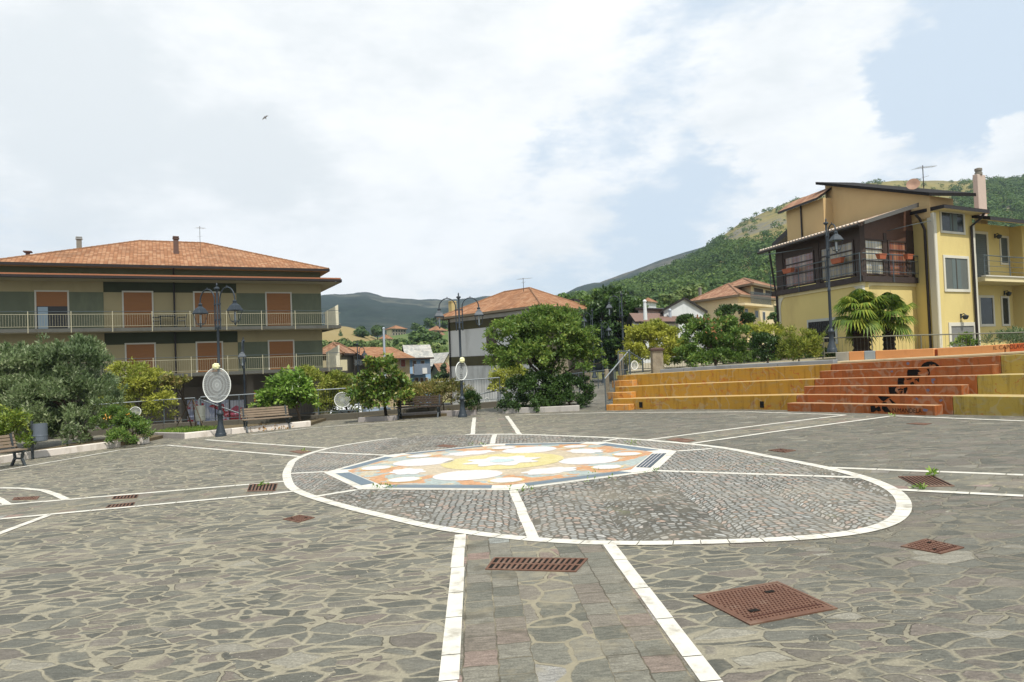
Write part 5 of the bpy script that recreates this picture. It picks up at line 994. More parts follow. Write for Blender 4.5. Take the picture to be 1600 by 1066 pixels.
def hip_roof(name, parent, Wl, u0, u1, o0, o1, ze, zr, ru0, ru1, mat, fascia=M_GUT, th=.16, soff=None):
    om = (o0+o1)/2; A, B, C, D = Wl.P(u0, ze, o0), Wl.P(u1, ze, o0), Wl.P(u1, ze, o1), Wl.P(u0, ze, o1); r0, r1 = Wl.P(ru0, zr, om), Wl.P(ru1, zr, om)
    mb = MB(); uvquad(mb, A, B, r1, r0); uvtri(mb, B, C, r1); uvquad(mb, C, D, r0, r1); uvtri(mb, D, A, r0); ro = mb.build(name, mat, parent, world=True)
    mb = MB(); rr_ = .07
    for a, b in ((A, r0), (B, r1), (r0, r1)):
        nseg = max(2, int((b-a).length/.4))
        for i in range(nseg): p = a.lerp(b, i/nseg); q = a.lerp(b, (i+1.08)/nseg); mb.tube([p, q], [rr_*1.15, rr_*.9], 6)
    mb.build('ridge_tiles', mat, ro, world=True)
    mb = MB(); dz = V(0, 0, -th); e = V(0, 0, -.004)
    for a, b, n in ((A, B, Wl.n), (B, C, Wl.d), (D, A, -Wl.d)):
        mb.prism([a+e, b+e, b+e+dz, a+e+dz], n*.07)
    mb.build('gutter', fascia, ro, world=True)
    mb = MB(); mb.face([p+dz*1.0 for p in (A, D, C, B)]); mb.build('soffit', soff or M_FRAME, ro, world=True)
    return ro
def antenna(label, base, h, s=1.0, az=0.3):
    root = thing('tv_antenna', label, 'antenna', base); mb = MB(); mb.tube([V(0, 0, -.2), V(0, 0, h)], .025*s, 6); mb.build('mast', M_GUT, root)
    mb = MB(); d = V(math.cos(az), math.sin(az), .1); p = V(-d.y, d.x, 0); c = V(0, 0, h*.93); mb.tube([c-d*.5*s, c+d*.9*s], .014*s, 5)
    for i in range(7): q = c+d*(-.45+.21*i)*s; L_ = (.42-.03*i)*s; mb.tube([q-p*L_, q+p*L_], .010*s, 4)
    for L_ in (-.2, .2): mb.tube([V(0, 0, h*.6)-p*.45*s, V(0, 0, h*.6)+p*.45*s], .01*s, 4)
    mb.build('aerial', pm('pale_alloy', rgb(150, 152, 150), .4, .1, 5, 0, .5), root); return root
def chimney(parent, Wl, px0, px1, py0, py1, off, mat, capmat=None, pots=True, depth=None):
    u0, u1, z0, z1 = Wl.rect(px0, px1, py0, py1, off); mb = MB(); d = depth or (u1-u0); Wl.slab(mb, u0, u1, z0-.5, z1-.14, off-d/2, off+d/2); c = mb.build('chimney', mat, parent, world=True, bevel=.01)
    mb = MB(); h = (z1-z0)*.16
    Wl.slab(mb, u0-.05, u1+.05, z1-.14, z1-.08, off-d/2-.05, off+d/2+.05); Wl.slab(mb, u0+.03, u1-.03, z1-.08, z1-.03, off-d/2+.03, off+d/2-.03); Wl.slab(mb, u0-.03, u1+.03, z1-.03, z1+.03, off-d/2-.03, off+d/2+.03); mb.build('chimney_cap', capmat or mat, c, world=True); return c

# ---- left apartment building
A = at(0, 515, 41); B = at(503, 513, 49); LW_ = Wall((A.x, A.y), (B.x, B.y)); LWn = LW_; UR = LWn.L; UL = LWn.u(-170, 500)
lb = thing('apartment_building', 'long olive and beige apartment building with brown roller shutters and a terracotta hip roof', 'apartment building', (B.x, B.y, GREY_GROUND))
BO = 1.35; zs1 = LWn.z(250, 511.5, BO); zs2 = LWn.z(250, 584.5, BO); zd1 = LWn.z(435, 458.5); zd2 = LWn.z(435, 533.5); ze1 = LWn.z(250, 434, 1.6); zg2 = LWn.z(250, 414.5, .6); zg2b = zg2+.05; zt = LWn.z(250, 429, .0)
print('left bld', zs1, zs2, zd1, zd2, ze1, zg2)
BEI = plaster('dull_beige_plaster', rgb(156, 144, 110), .08); OLV = plaster('olive_plaster', rgb(96, 101, 83), .18, rgb(124, 128, 100), .45); DOL = plaster('dark_olive_plaster', rgb(62, 66, 48), .10); GFW = plaster('ground_floor_plaster', rgb(112, 104, 92), .1)
sx = [UL]+[LWn.u(p, 480) for p in (162, 370)]+[UR]; zb1 = zs1; 
def wallgrid():
    mb = MB()
    for si, (u0, u1) in enumerate(zip(sx[:-1], sx[1:])):
        outer = si != 1
        for zs, zd, zt_ in ((zs1, zd1, ze1+.12), (zs2, zd2, zs1)):
            LWn.slab(mb, u0, u1, zs, zd, -.3, 0 if outer else -.02, 1 if outer else 0); LWn.slab(mb, u0, u1, zd+.0005, zt_, -.3, 0 if outer else -.02, 0 if outer else 2)
    LWn.slab(mb, UL, UR, zt-.35, zg2, -.3, -.01, 3)
    LWn.slab(mb, UL, UR, GREY_GROUND-.2, zs2, -2.4, -2.2, 4)
    # right gable wall
    mb.obox(LWn.P(UR-.3, GREY_GROUND-.2, -.3), LWn.d*.295, -LWn.n*11.5, (0, 0, zg2-GREY_GROUND+.1), 0)
    return mb.build('wall', [BEI, OLV, DOL, plaster('parapet_green', rgb(82, 88, 66), .08), GFW], lb, world=True)
wallgrid()
for u in np.linspace(UL+1, UR-.4, 6): mb = MB(); LWn.slab(mb, u-.2, u+.2, GREY_GROUND-.1, zs2-.2, -.4, 0); mb.build('pillar', GFW, lb, world=True)
# lower ring of tiled eaves
EO = 1.6; ev = [LWn.P(UL, ze1+.08, EO), LWn.P(UR+1.0, ze1+.08, EO), LWn.P(UR+1.0, ze1+.08, -12), LWn.P(UR, ze1+.2, -12), LWn.P(UR, ze1+.2, -.005), LWn.P(UL, ze1+.2, -.005)]
mb = MB(); uvquad(mb, ev[0], ev[1], ev[4], ev[5]); uvquad(mb, ev[1], ev[2], ev[3], ev[4]); e_ = mb.build('eaves_roof', M_TILE, lb, world=True)
mb = MB(); mb.prism([ev[0]-V(0, 0, .01), ev[1]-V(0, 0, .01), ev[1]-V(0, 0, .16), ev[0]-V(0, 0, .16)], LWn.n*.08); mb.prism([ev[1]-V(0, 0, .012), ev[2]-V(0, 0, .012), ev[2]-V(0, 0, .2), ev[1]-V(0, 0, .2)], LWn.d*.08); mb.build('gutter', M_GUT, e_, world=True); mb = MB(); mb.prism([ev[0]+V(0, 0, .08), ev[1]+V(0, 0, .08), ev[1]-V(0, 0, .005), ev[0]-V(0, 0, .005)], LWn.n*.05); mb.build('tile_edge', pm('tile_edge', rgb(150, 100, 72), .9, .2, 9, .3), e_, world=True)
mb = MB(); dz = V(0, 0, -.19); mb.face([ev[0]+dz, ev[1]+dz, LWn.P(UR, ze1-.11, -.01), LWn.P(UL, ze1-.11, -.01)]); mb.face([ev[1]+dz, ev[2]+dz, LWn.P(UR, ze1-.11, -12), LWn.P(UR, ze1-.11, -.01)]); mb.build('soffit', plaster('soffit_beige', rgb(178, 168, 138), .06), e_, world=True)
# hip roof
uL = LWn.u(-22, 404, .6); uR = LWn.u(500, 419, .6); zr = LWn.z(250, 377.5, -6)
hip_roof('roof', lb, LWn, uL, UR+.45, .6, -12.6, zg2, zr, LWn.u(218, 378, -6), LWn.u(318, 380, -6), M_TILE, soff=BEI)
# balconies
M_BSL = pm('grey_slab_edge', rgb(84, 84, 78), .85, .12, 3, .2, dirt=rgb(54, 52, 46)); M_CREAM = pm('cream_rail', rgb(164, 158, 132), .6, .08, 5, .05)
for zi, zs in enumerate((zs1, zs2)):
    mb = MB(); LWn.slab(mb, UL, UR+1.0, zs-.2, zs, .005, BO); mb.obox(LWn.P(UR+.005, zs-.2, 0), LWn.d*.99, -LWn.n*9, (0, 0, .199)); sl = mb.build('balcony_slab', M_BSL, lb, world=True)
    mb = MB(); LWn.slab(mb, UL, UR+.95, zs-.23, zs-.203, .01, BO-.05); mb.build('slab_underside', plaster('soffit_beige', rgb(178, 168, 138)), sl, world=True)
    h = .98; rail = MB(); zt_ = zs+h
    LWn.slab(rail, UL, UR+.98, zs+.80, zs+.825, BO-.09, BO-.05); LWn.slab(rail, UL, UR+.98, zs+.10, zs+.12, BO-.09, BO-.05); rl_ = rail.build('balcony_rail', M_CREAM, lb, world=True)
    rail = MB(); LWn.slab(rail, UL, UR+.98, zt_-.02, zt_+.005, BO-.085, BO-.055); rail.build('top_wire', M_RAILD, rl_, world=True)
    u = UL+.1; k = 0
    while u < UR+.98:
        if k % 16 == 0: mb = MB(); LWn.slab(mb, u-.02, u+.02, zs-.25, zt_, BO-.045, BO+.005); mb.build('post', M_CREAM, rl_, world=True)
        u += .13; k += 1
    mb = MB(); u = UL+.1
    while u < UR+.98: LWn.slab(mb, u-.005, u+.005, zs+.13, zs+.80, BO-.08, BO-.068); u += .13
    mb.build('bars', M_CREAM, rl_, world=True)
    # end screen of the side balcony
    mb = MB(); a, b, c, d = LWn.P(UR+1.28, zs+.02, BO-.02), LWn.P(UR+1.28, zs+.02, -2.2), LWn.P(UR+1.28, zs+1.5, -2.2), LWn.P(UR+1.28, zs+1.0, BO-.02)
    mb.prism([LWn.P(UR+.42, zs+.02, -.9), LWn.P(UR+1.35, zs+.02, -.9), LWn.P(UR+1.35, zs+1.55, -.9), LWn.P(UR+.42, zs+1.05, -.9)], -LWn.n*.06); mb.build('balcony_screen', plaster('screen_cream', rgb(206, 200, 176), .05), lb, world=True)
# shuttered doors
def door(px0, px1, zs, zd, openf=0.0):
    u0, u1 = LWn.u(px0, 480), LWn.u(px1, 480); mb = MB(); f = .09
    LWn.slab(mb, u0-f, u0, zs+.01, zd+f, -.05, .035); LWn.slab(mb, u1, u1+f, zs+.01, zd+f, -.05, .035); LWn.slab(mb, u0+.001, u1-.001, zd, zd+f-.001, -.05, .034); fr = mb.build('window', M_FRAME, lb, world=True)
    zb = zs+.02 if not openf else zd-(zd-zs)*(1-openf)
    mb = MB(); LWn.slab(mb, u0, u1, zb, zd, -.04, .012); mb.build('roller_shutter', M_SHUT, fr, world=True)
    if openf:
        mb = MB(); LWn.slab(mb, u0, u1, zs+.02, zb, -.2, .004); mb.build('pane', pm('dark_room', rgb(22, 20, 18), .3, .2, 3, 0), fr, world=True)
        mb = MB(); LWn.slab(mb, u0+.06, u0+(u1-u0)*.36, zs+.06, zb-.04, .005, .02); mb.build('curtain', pm('pale_blue_curtain', rgb(146, 164, 176), .6, .1, 4, .1), fr, world=True)
for p0, p1 in ((193.5, 237.5), (304.5, 342.5), (417, 454)): door(p0, p1, zs1, zd1)
door(57, 105.5, zs1, zd1, .62)
for p0, p1 in ((196, 239.5), (306.5, 344.5), (419, 456), (57, 106)): door(p0, p1, zs2, zd2)
for px in (272.5,):
    u = LWn.u(px, 480, .1); mb = MB(); mb.tube([LWn.P(u, ze1+.5, .1), LWn.P(u, ze1+.3, .12), LWn.P(u, GREY_GROUND, .12)], .055, 8); mb.tube([LWn.P(u, zg2-.1, .55), LWn.P(u, zg2-.5, .1), LWn.P(u, ze1+.45, .1)], .05, 8); mb.build('downpipe', M_GUT, lb, world=True, smooth=True)
M_CHD = pm('brown_chimney', rgb(96, 76, 68), .9, .15, 8, .3); M_CHG = pm('grey_chimney', rgb(120, 116, 106), .9, .15, 8, .3)
chimney(lb, LWn, 271, 279, 370.5, 398, -2.6, M_CHD); chimney(lb, LWn, 119.5, 127.5, 371, 386, -6.5, M_CHG, pm('pale_alloy', rgb(150, 152, 150)))
u0, u1, z0, z1 = LWn.rect(37, 50, 393, 397, -3.5); mb = MB(); LWn.slab(mb, u0, u1, z1-.06, z1, -3.8, -3.2); LWn.slab(mb, u0+.12, u1-.12, z0-.6, z1-.06, -3.7, -3.3); mb.build('chimney', M_CHD, lb, world=True)
q = LWn.P(*LWn.hit(313, 394, -3), -3); antenna('tall thin television antenna on the terracotta roof of the long building', q, 1.75, .55, 1.2)
# posters and shop front on the ground floor
def poster_mat():
    t = NT('poster'); p = t.pos(); v = t.voro(t.mapping(p, (1, 1, 1.3)), 1.5, 'F1', 1.0, 'Color'); s = t.n('SeparateColor'); t.i(s, 0, v); n = t.noise(p, 3.5, 5, .6)
    c = t.ramp(s.outputs[0], [(0, rgb(170, 40, 46)), (.2, rgb(196, 90, 110)), (.4, rgb(176, 182, 200)), (.65, rgb(150, 156, 178)), (.85, rgb(206, 206, 212)), (1, rgb(96, 60, 80))], 'CONSTANT'); c = t.mix(t.smooth(n, .5, .62), c, rgb(190, 192, 204)); return t.done(c, .45)
for p0, p1 in ((293, 312), (313.5, 336), (337.5, 358), (360, 384)):
    mb = MB(); u0, u1, z0, z1 = LWn.rect(p0, p1, 625, 664, -1.5); LWn.slab(mb, u0, u1, z0, z1, -1.56, -1.5); mb.build('poster', poster_mat() if 'poster' not in bpy.data.materials else bpy.data.materials['poster'], lb, world=True)
mb = MB(); u0, u1, z0, z1 = LWn.rect(390, 400, 613, 628, -.3); LWn.slab(mb, u0, u1, z0, z1, -.35, -.3); mb.build('sign', pm('orange_sign', rgb(226, 150, 50), .5, .3, 3, 0), lb, world=True)
mb = MB(); u0, u1, z0, z1 = LWn.rect(230, 388, 604, 660, -1.8); LWn.slab(mb, UL, u1, GREY_GROUND, z1, -2.1, -1.9); mb.build('shop_front', GFW, lb, world=True)
# table and chairs on the balcony
M_PLA = pm('dark_green_plastic', rgb(46, 52, 52), .5, .1, 4, 0)
def bal_chair(label, px, rz):
    u = LWn.u(px, 505, .65); p = LWn.P(u, zs1+.002, .65); root = thing('garden_chair', label, 'chair', p, rz, 'dark plastic chairs on the balcony')
    mb = MB(); mb.box(-.25, .25, -.25, .25, .40, .44); mb.build('seat', M_PLA, root, bevel=.01); mb = MB(); mb.prism([(-.26, .22, .42), (.26, .22, .42), (.25, .30, .78), (.15, .32, .86), (-.15, .32, .86), (-.25, .30, .78)], (0, .03, 0)); mb.build('backrest', M_PLA, root)
    for x in (-.22, .22):
        for y in (-.22, .22): mb = MB(); mb.tube([V(x, y, .41), V(x*1.12, y*1.12, 0)], .022, 6); mb.build('leg', M_PLA, root)
        mb = MB(); mb.tube([V(x*1.1, -.2, .42), V(x*1.2, -.18, .63), V(x*1.2, .26, .65)], .02, 6); mb.build('armrest', M_PLA, root)
bal_chair('dark plastic chair left of the balcony table', 244.5, LWn.d.angle(V(1, 0, 0))-PI/2+PI); bal_chair('dark plastic chair right of the balcony table', 283, LWn.d.angle(V(1, 0, 0))+PI/2+PI)
p = LWn.P(LWn.u(262, 505, .65), zs1+.002, .65); tb = thing('garden_table', 'dark garden table on the upper balcony between two chairs', 'table', p, LWn.d.angle(V(1, 0, 0)))
mb = MB(); mb.box(-.5, .5, -.4, .4, .69, .73); mb.build('tabletop', M_PLA, tb, bevel=.01)
for x in (-.4, .4):
    for y in (-.3, .3): mb = MB(); mb.tube([V(x, y, .7), V(x, y, 0)], .03, 6); mb.build('leg', M_PLA, tb)

# ---- yellow house on the right
e1 = V(.98, .196, 0).normalized(); e2 = V(-e1.y, e1.x, 0); e1 = V(math.cos(R(29)), math.sin(R(29)), 0); nF = V(e1.y, -e1.x, 0); nL = V(-e2.y, e2.x, 0)
Mc = at(1463, 430, 30.6); Mc = V(Mc.x, Mc.y, 0)
def px2(p, z=4.0): return px_of((p.x, p.y, z))[0]
vb = Mc+e2*1.2; w = 1.0
while px2(vb-e1*w, 3.6) > 1349: w += .01
Cn = vb-e1*w; s = 3.0
while px2(Cn+e2*s, 3.8) > 1217: s += .02
print('yellow house', Mc, Cn, w, s)
zg = 1.55
yh = thing('yellow_house', 'yellow three storey house with a glazed dark wood veranda and wide eaves', 'house', (Cn.x, Cn.y, zg))
def wall2(p, d, n): x = Wall((p.x, p.y), (p.x+d.x*10, p.y+d.y*10)); x.n = n; return x
VL = wall2(Cn, e2, nL); VF = wall2(Cn, e1, nF); MFr = wall2(Mc, e1, nF); MLe = wall2(Mc, e2, nL)
YEL = plaster('warm_yellow_plaster', rgb(198, 180, 120), .08, rgb(174, 154, 104), .6); TAN = plaster('tan_yellow_plaster', rgb(190, 164, 120), .06, rgb(168, 144, 106), .4); CRM = plaster('cream_trim', rgb(206, 192, 150), .05); WPL = plaster('white_pilaster', rgb(196, 192, 176), .05)
zvt = VL.z(1348, 440.5); zvf = VF.z(1349, 431.5)     # veranda floor band
mb = MB(); VL.slab(mb, 0, s, zg-.3, zvt, -.3, 0); mb.build('wall', YEL, yh, world=True)
mb = MB(); VF.slab(mb, .301, w, zg-.3, zvt, -.3, 0); mb.build('wall', YEL, yh, world=True)
zms = MFr.z(1480, 333)                                # soffit level of main block
UF1 = MFr.u(1523, 430)
mb = MB(); MLe.slab(mb, 0, 5.5, zg-.3, zms+.1, -.3, 0); MFr.slab(mb, .301, UF1, zg-.3, zms+.1, -.3, 0); mb.build('wall', YEL, yh, world=True)
# trims and pilasters
mb = MB(); VL.slab(mb, -.03, s+.03, zvt-.14, zvt-.001, .001, .05); VF.slab(mb, -.05, w-.001, zvt-.14, zvt-.002, .002, .05); mb.build('cornice_trim', CRM, yh, world=True)
def bracket_pilaster(Wl, u0, u1, z0, z1, side):
    mb = MB(); Wl.slab(mb, u0, u1, z0, z1, .002, .035)
    base = [Wl.P(u1 if side > 0 else u0, z1-.55, .002)]+[Wl.P((u1+.42*(1-math.cos(a))) if side > 0 else (u0-.42*(1-math.cos(a))), z1-.55+.55*math.sin(a), .002) for a in np.linspace(.2, PI/2, 6)]+[Wl.P(u1 if side > 0 else u0, z1, .002)]
    mb.prism(base, Wl.n*.031); mb.build('pilaster', WPL, yh, world=True)
bracket_pilaster(VL, -.03, .2, zg, zvt-.142, 1); bracket_pilaster(VF, -.03, .16, zg, zvt-.142, 1); bracket_pilaster(VL, s-.22, s+.03, zg, zvt-.142, -1)
mb = MB(); MLe.slab(mb, -.03, .32, zg, zms-.05, .001, .04); mb.build('pilaster', WPL, yh, world=True); mb = MB(); MFr.slab(mb, -.035, .17, zg, zms-.05, .001, .042); mb.build('pilaster', WPL, yh, world=True); mb = MB(); MFr.slab(mb, UF1-.02, UF1+.14, zg, zms-.35, -.3, .03); mb.build('pilaster', WPL, yh, world=True)
# veranda: floor band, posts, glazing, rail
M_DWOOD = pm('dark_brown_wood', rgb(58, 44, 36), .65, .25, 5, .25); M_MWOOD = pm('brown_planks', rgb(82, 57, 44), .6, .25, 5, .25); M_BAND2 = pm('dark_floor_band', rgb(52, 42, 38), .7, .15, 5, .1)
def plaid_mat(name, c1, c2, c3):
    t = NT(name); p = t.pos(); sp = t.n('SeparateXYZ'); t.i(sp, 0, p); h = t.math('ADD', sp.outputs[0], sp.outputs[1]); z = sp.outputs[2]
    w1 = t.math('SINE', t.math('MULTIPLY', h, 7.0)); w2 = t.math('SINE', t.math('MULTIPLY', h, 31.0)); wz = t.math('SINE', t.math('MULTIPLY', z, 26.0))
    c = t.mix(t.smooth(w1, -.3, .5), c1, c2); c = t.mix(t.math('MULTIPLY', t.math('GREATER_THAN', w2, .7), .45), c, c3); c = t.mix(t.math('MULTIPLY', t.math('GREATER_THAN', wz, .8), .4), c, scl(c3, 1.2))
    f = t.math('SINE', t.math('MULTIPLY', h, 22.0)); c = t.mix(1.0, c, t.ramp(t.math('ADD', t.math('MULTIPLY', f, .5), .5), [(0, .75), (1, 1.1)]), 'MULTIPLY'); t.done(c, .25, 0, .6); return t.mat
PL1 = plaid_mat('plaid_red_curtain', rgb(126, 84, 72), rgb(146, 124, 108), rgb(96, 96, 110)); PL2 = plaid_mat('plaid_cream_curtain', rgb(134, 122, 98), rgb(158, 146, 120), rgb(96, 108, 124)); PL3 = plaid_mat('plaid_pale_curtain', rgb(160, 150, 122), rgb(178, 170, 146), rgb(120, 140, 160)); PL4 = plaid_mat('plaid_brick_curtain', rgb(130, 76, 54), rgb(150, 104, 76), rgb(84, 84, 96))
mb = MB(); VL.slab(mb, -.12, s+.3, zvt+.001, zvf, -.3, .16); VF.slab(mb, -.16, w-.002, zvt+.0015, zvf-.001, -.295, .162); mb.build('veranda_floor', M_BAND2, yh, world=True)
zgt = VL.z(1347, 371.5); zgb = zvf+.05
def glaze(Wl, u0, u1, mat, bars=2, vb_=0):
    u0, u1 = min(u0, u1), max(u0, u1); f = .07; mb = MB(); Wl.slab(mb, u0, u0+f, zgb, zgt, -.02, .05); Wl.slab(mb, u1-f, u1, zgb, zgt, -.02, .05); Wl.slab(mb, u0+f, u1-f, zgt-f, zgt, -.02, .049); Wl.slab(mb, u0+f, u1-f, zgb, zgb+f, -.02, .049)
    for i in range(1, bars+1): z = zgb+(zgt-zgb)*(i/(bars+1)+.06); Wl.slab(mb, u0+f, u1-f, z-.022, z+.022, -.02, .045)
    for i in range(1, vb_+1): u = u0+(u1-u0)*i/(vb_+1); Wl.slab(mb, u-.03, u+.03, zgb+f, zgt-f, -.02, .047)
    fr = mb.build('window', M_DWOOD, yh, world=True); mb = MB(); Wl.slab(mb, u0+.02, u1-.02, zgb+.02, zgt-.02, -.08, .0); mb.build('pane', mat, fr, world=True)
ul = lambda px: VL.u(px, 405); uf = lambda px: VF.u(px, 405)
glaze(VL, ul(1225.5), ul(1272.5), PL1, 2, 0); glaze(VL, ul(1282), ul(1335.5), PL2, 2, 0); glaze(VF, uf(1350), uf(1380.5), PL3, 2, 0); glaze(VF, uf(1387), uf(1416.5), PL4, 2, 0)
for Wq, a, b, h in ((VL, -.03, ul(1337.5), .6), (VL, ul(1280), ul(1274), .3), (VL, ul(1223), s, .3), (VF, uf(1381.5), uf(1386), .3), (VF, uf(1417.5), uf(1428), .5)): mb = MB(); Wq.slab(mb, min(a, b), max(a, b), zvf, zgt+h, -.2, .03); mb.build('veranda_post', M_DWOOD, yh, world=True)
zve = VL.z(1340, 349, .45)                             # eave of veranda roof
mb = MB(); VL.slab(mb, .0, s, zgt+.001, zve-.02, -.18, .0); mb.build('veranda_fascia', M_DWOOD, yh, world=True)
run_ = 3.6; rise = .30*run_
def rp(a, b, z0): return V(0, 0, z0+.27*(a))+Cn+e1*(a-.5)+e2*(b)           # roof plane rising along e1
mb = MB(); mb.prism([VF.P(-.0, zgt+.002, -.03), VF.P(w, zgt+.002, -.03), VF.P(w, zve+.27*(w+.5)-.1, -.03), VF.P(0, zve+.27*.5-.1, -.03)], VF.n*.03); mb.build('veranda_gable', M_MWOOD, yh, world=True)
a_ = [rp(0, -.55, zve), rp(0, s+.9, zve), rp(run_, s+.9, zve), rp(run_, -.55, zve)]
mb = MB(); uvquad(mb, a_[1], a_[0], a_[3], a_[2]); vr = mb.build('veranda_roof', tile_mat('veranda_tiles', rgb(132, 108, 90), rgb(160, 134, 112), rgb(190, 176, 156)), yh, world=True)
mb = MB(); mb.prism([p-V(0, 0, .02) for p in a_], (0, 0, -.13)); mb.build('roof_boards', M_DWOOD, vr, world=True)
mb = MB(); n_ = int((s+1.4)/.24)
for i in range(n_): p = a_[0].lerp(a_[1], (i+.5)/n_); mb.tube([p-e1*.06+V(0, 0, .02), p+e1*.35+V(0, 0, .12)], .045, 6)
mb.build('tile_ends', pm('pale_tile_ends', rgb(190, 178, 164), .8, .15, 6, .2), vr, world=True)
mb = MB(); mb.tube([a_[0]-e1*.1-V(0, 0, .1), a_[1]-e1*.1-V(0, 0, .1)], .06, 8); mb.build('gutter', M_GUT, vr, world=True)
mb = MB(); q0 = rp(.15, -.60, zve); q1 = rp(w+.2, -.60, zve); mb.prism([q0+V(0, 0, .02), q1+V(0, 0, .02), q1-V(0, 0, .17), q0-V(0, 0, .12)], nF*.05); mb.build('verge_flashing', pm('grey_flashing', rgb(92, 90, 86), .5, .1, 4, .05, .3), vr, world=True)
# veranda rail with wires
def vrail():
    root = MB(); h = zvf+.93
    for z, r_ in ((h, .025), (zvf+.68, .014), (zvf+.18, .014)):
        root.tube([VL.P(s+.3, z, .2), VL.P(-.2, z, .2)], r_, 6); root.tube([VF.P(-.2, z, .2), VF.P(w-.02, z, .2)], r_, 6)
    o = root.build('veranda_rail', M_RAILD, yh, world=True); b = MB()
    for u in np.arange(-.2, s+.3, .12): b.tube([VL.P(u, zvf+.1, .2), VL.P(u, zvf+.68, .2)], .005, 4)
    for u in np.arange(-.2, w, .12): b.tube([VF.P(u, zvf+.1, .2), VF.P(u, zvf+.68, .2)], .005, 4)
    b.build('bars', M_RAILD, o, world=True)
    for u in (s+.28, s*.66, s*.33, -.18): b = MB(); b.tube([VL.P(u, zvt, .2), VL.P(u, h, .2)], .02, 6); b.build('post', M_RAILD, o, world=True)
    for u in (w*.5, w-.05): b = MB(); b.tube([VF.P(u, zvt, .2), VF.P(u, h, .2)], .02, 6); b.build('post', M_RAILD, o, world=True)
vrail()
M_POT = pm('terracotta_plastic', rgb(160, 88, 58), .7, .12, 6, .1)
def flower_box(label, Wl, px, py, L_):
    u, z = Wl.hit(px, py, .28); p = Wl.P(u, z-.1, .32); root = thing('flower_box', label, 'flower box', p, math.atan2(Wl.d.y, Wl.d.x), 'terracotta boxes on the veranda rail'); h = L_/2
    mb = MB(); mb.mesh([(-h*.85, -.07, 0), (h*.85, -.07, 0), (h*.85, .07, 0), (-h*.85, .07, 0), (-h, -.1, .2), (h, -.1, .2), (h, .1, .2), (-h, .1, .2)], [(3, 2, 1, 0), (4, 5, 6, 7), (0, 1, 5, 4), (1, 2, 6, 5), (2, 3, 7, 6), (3, 0, 4, 7)]); mb.build('box', M_POT, root)
    mb = MB(); mb.box(-h-.012, h+.012, -.112, .112, .185, .215); mb.build('rim', M_POT, root); mb = MB(); mb.box(-h+.02, h-.02, -.08, .08, .213, .222); mb.build('soil', M_SOIL, root)
flower_box('terracotta box on the front rail left of the brick coloured curtain', VF, 1375.5, 401.5, .45); flower_box('terracotta box at the right end of the front veranda rail', VF, 1418, 402, .4); flower_box('terracotta box on the side rail just right of the terrace lamp', VL, 1310, 408, .7); flower_box('terracotta box at the far left end of the veranda rail', VL, 1233, 423.5, .75)
# main block openings
def opening(Wl, px0, px1, py0, py1, mat, fw=.1, fm=None, name='window', extra=None, sill=True):
    u0, u1, z0, z1 = Wl.rect(px0, px1, py0, py1); mb = MB(); Wl.slab(mb, u0-fw, u0, z0-(fw if sill else 0), z1+fw, .002, .04); Wl.slab(mb, u1, u1+fw, z0-(fw if sill else 0), z1+fw, .002, .04); Wl.slab(mb, u0+.001, u1-.001, z1, z1+fw-.002, .002, .039)
    if sill: Wl.slab(mb, u0+.001, u1-.001, z0-fw+.002, z0, .002, .045)
    fr = mb.build(name, fm or WPL, yh, world=True); mb = MB(); Wl.slab(mb, u0, u1, z0, z1, -.1, .008); mb.build('pane' if name == 'window' else 'leaf', mat, fr, world=True)
    if extra:
        mb = MB(); Wl.slab(mb, u0+(u1-u0)*extra[0], u0+(u1-u0)*extra[1], z0+.03, z1-.03, .0085, .014); mb.build('curtain', pm('grey_curtain', rgb(92, 102, 100), .8, .15, 5, .2), fr, world=True)
        mb = MB(); m_ = (u0+u1)/2; Wl.slab(mb, m_-.03, m_+.03, z0, z1, .009, .03); mb.build('sash', pm('dark_sash', rgb(66, 62, 54), .6, .1, 4, 0), fr, world=True)
    return fr
opening(MFr, 1470.5, 1504.5, 333.5, 362, M_DGLASS, .1, None, 'window', (.4, .72)); opening(MFr, 1476.5, 1511.5, 404, 452, pm('grey_screen', rgb(84, 88, 82), .5, .15, 6, .1), .12, None, 'window', (.32, .7)); opening(MFr, 1486, 1521.5, 509.5, 552, pm('grey_garage', rgb(112, 112, 108), .6, .1, 2, .1), .16, None, 'door', None, False)
def wall_light(label, Wl, px, py):
    u, z = Wl.hit(px, py); root = thing('wall_light', label, 'wall light', Wl.P(u, z, 0)); root.rotation_euler.z = math.atan2(Wl.d.y, Wl.d.x)
    mb = MB(); mb.box(-.05, .05, -.03, 0, -.1, .1); mb.tube([V(0, 0, .05), V(0, -.15, .1), V(0, -.2, .04)], .02, 6); mb.build('bracket', M_CAST, root); mb = MB(); mb.lathe([(.03, .05), (.13, 0), (.13, -.03), (.1, -.12), (.05, -.16)], (0, -.2, 0), 10); mb.build('shade', M_CAST, root)
wall_light('small dark wall light above the grey garage door', MFr, 1501, 494)
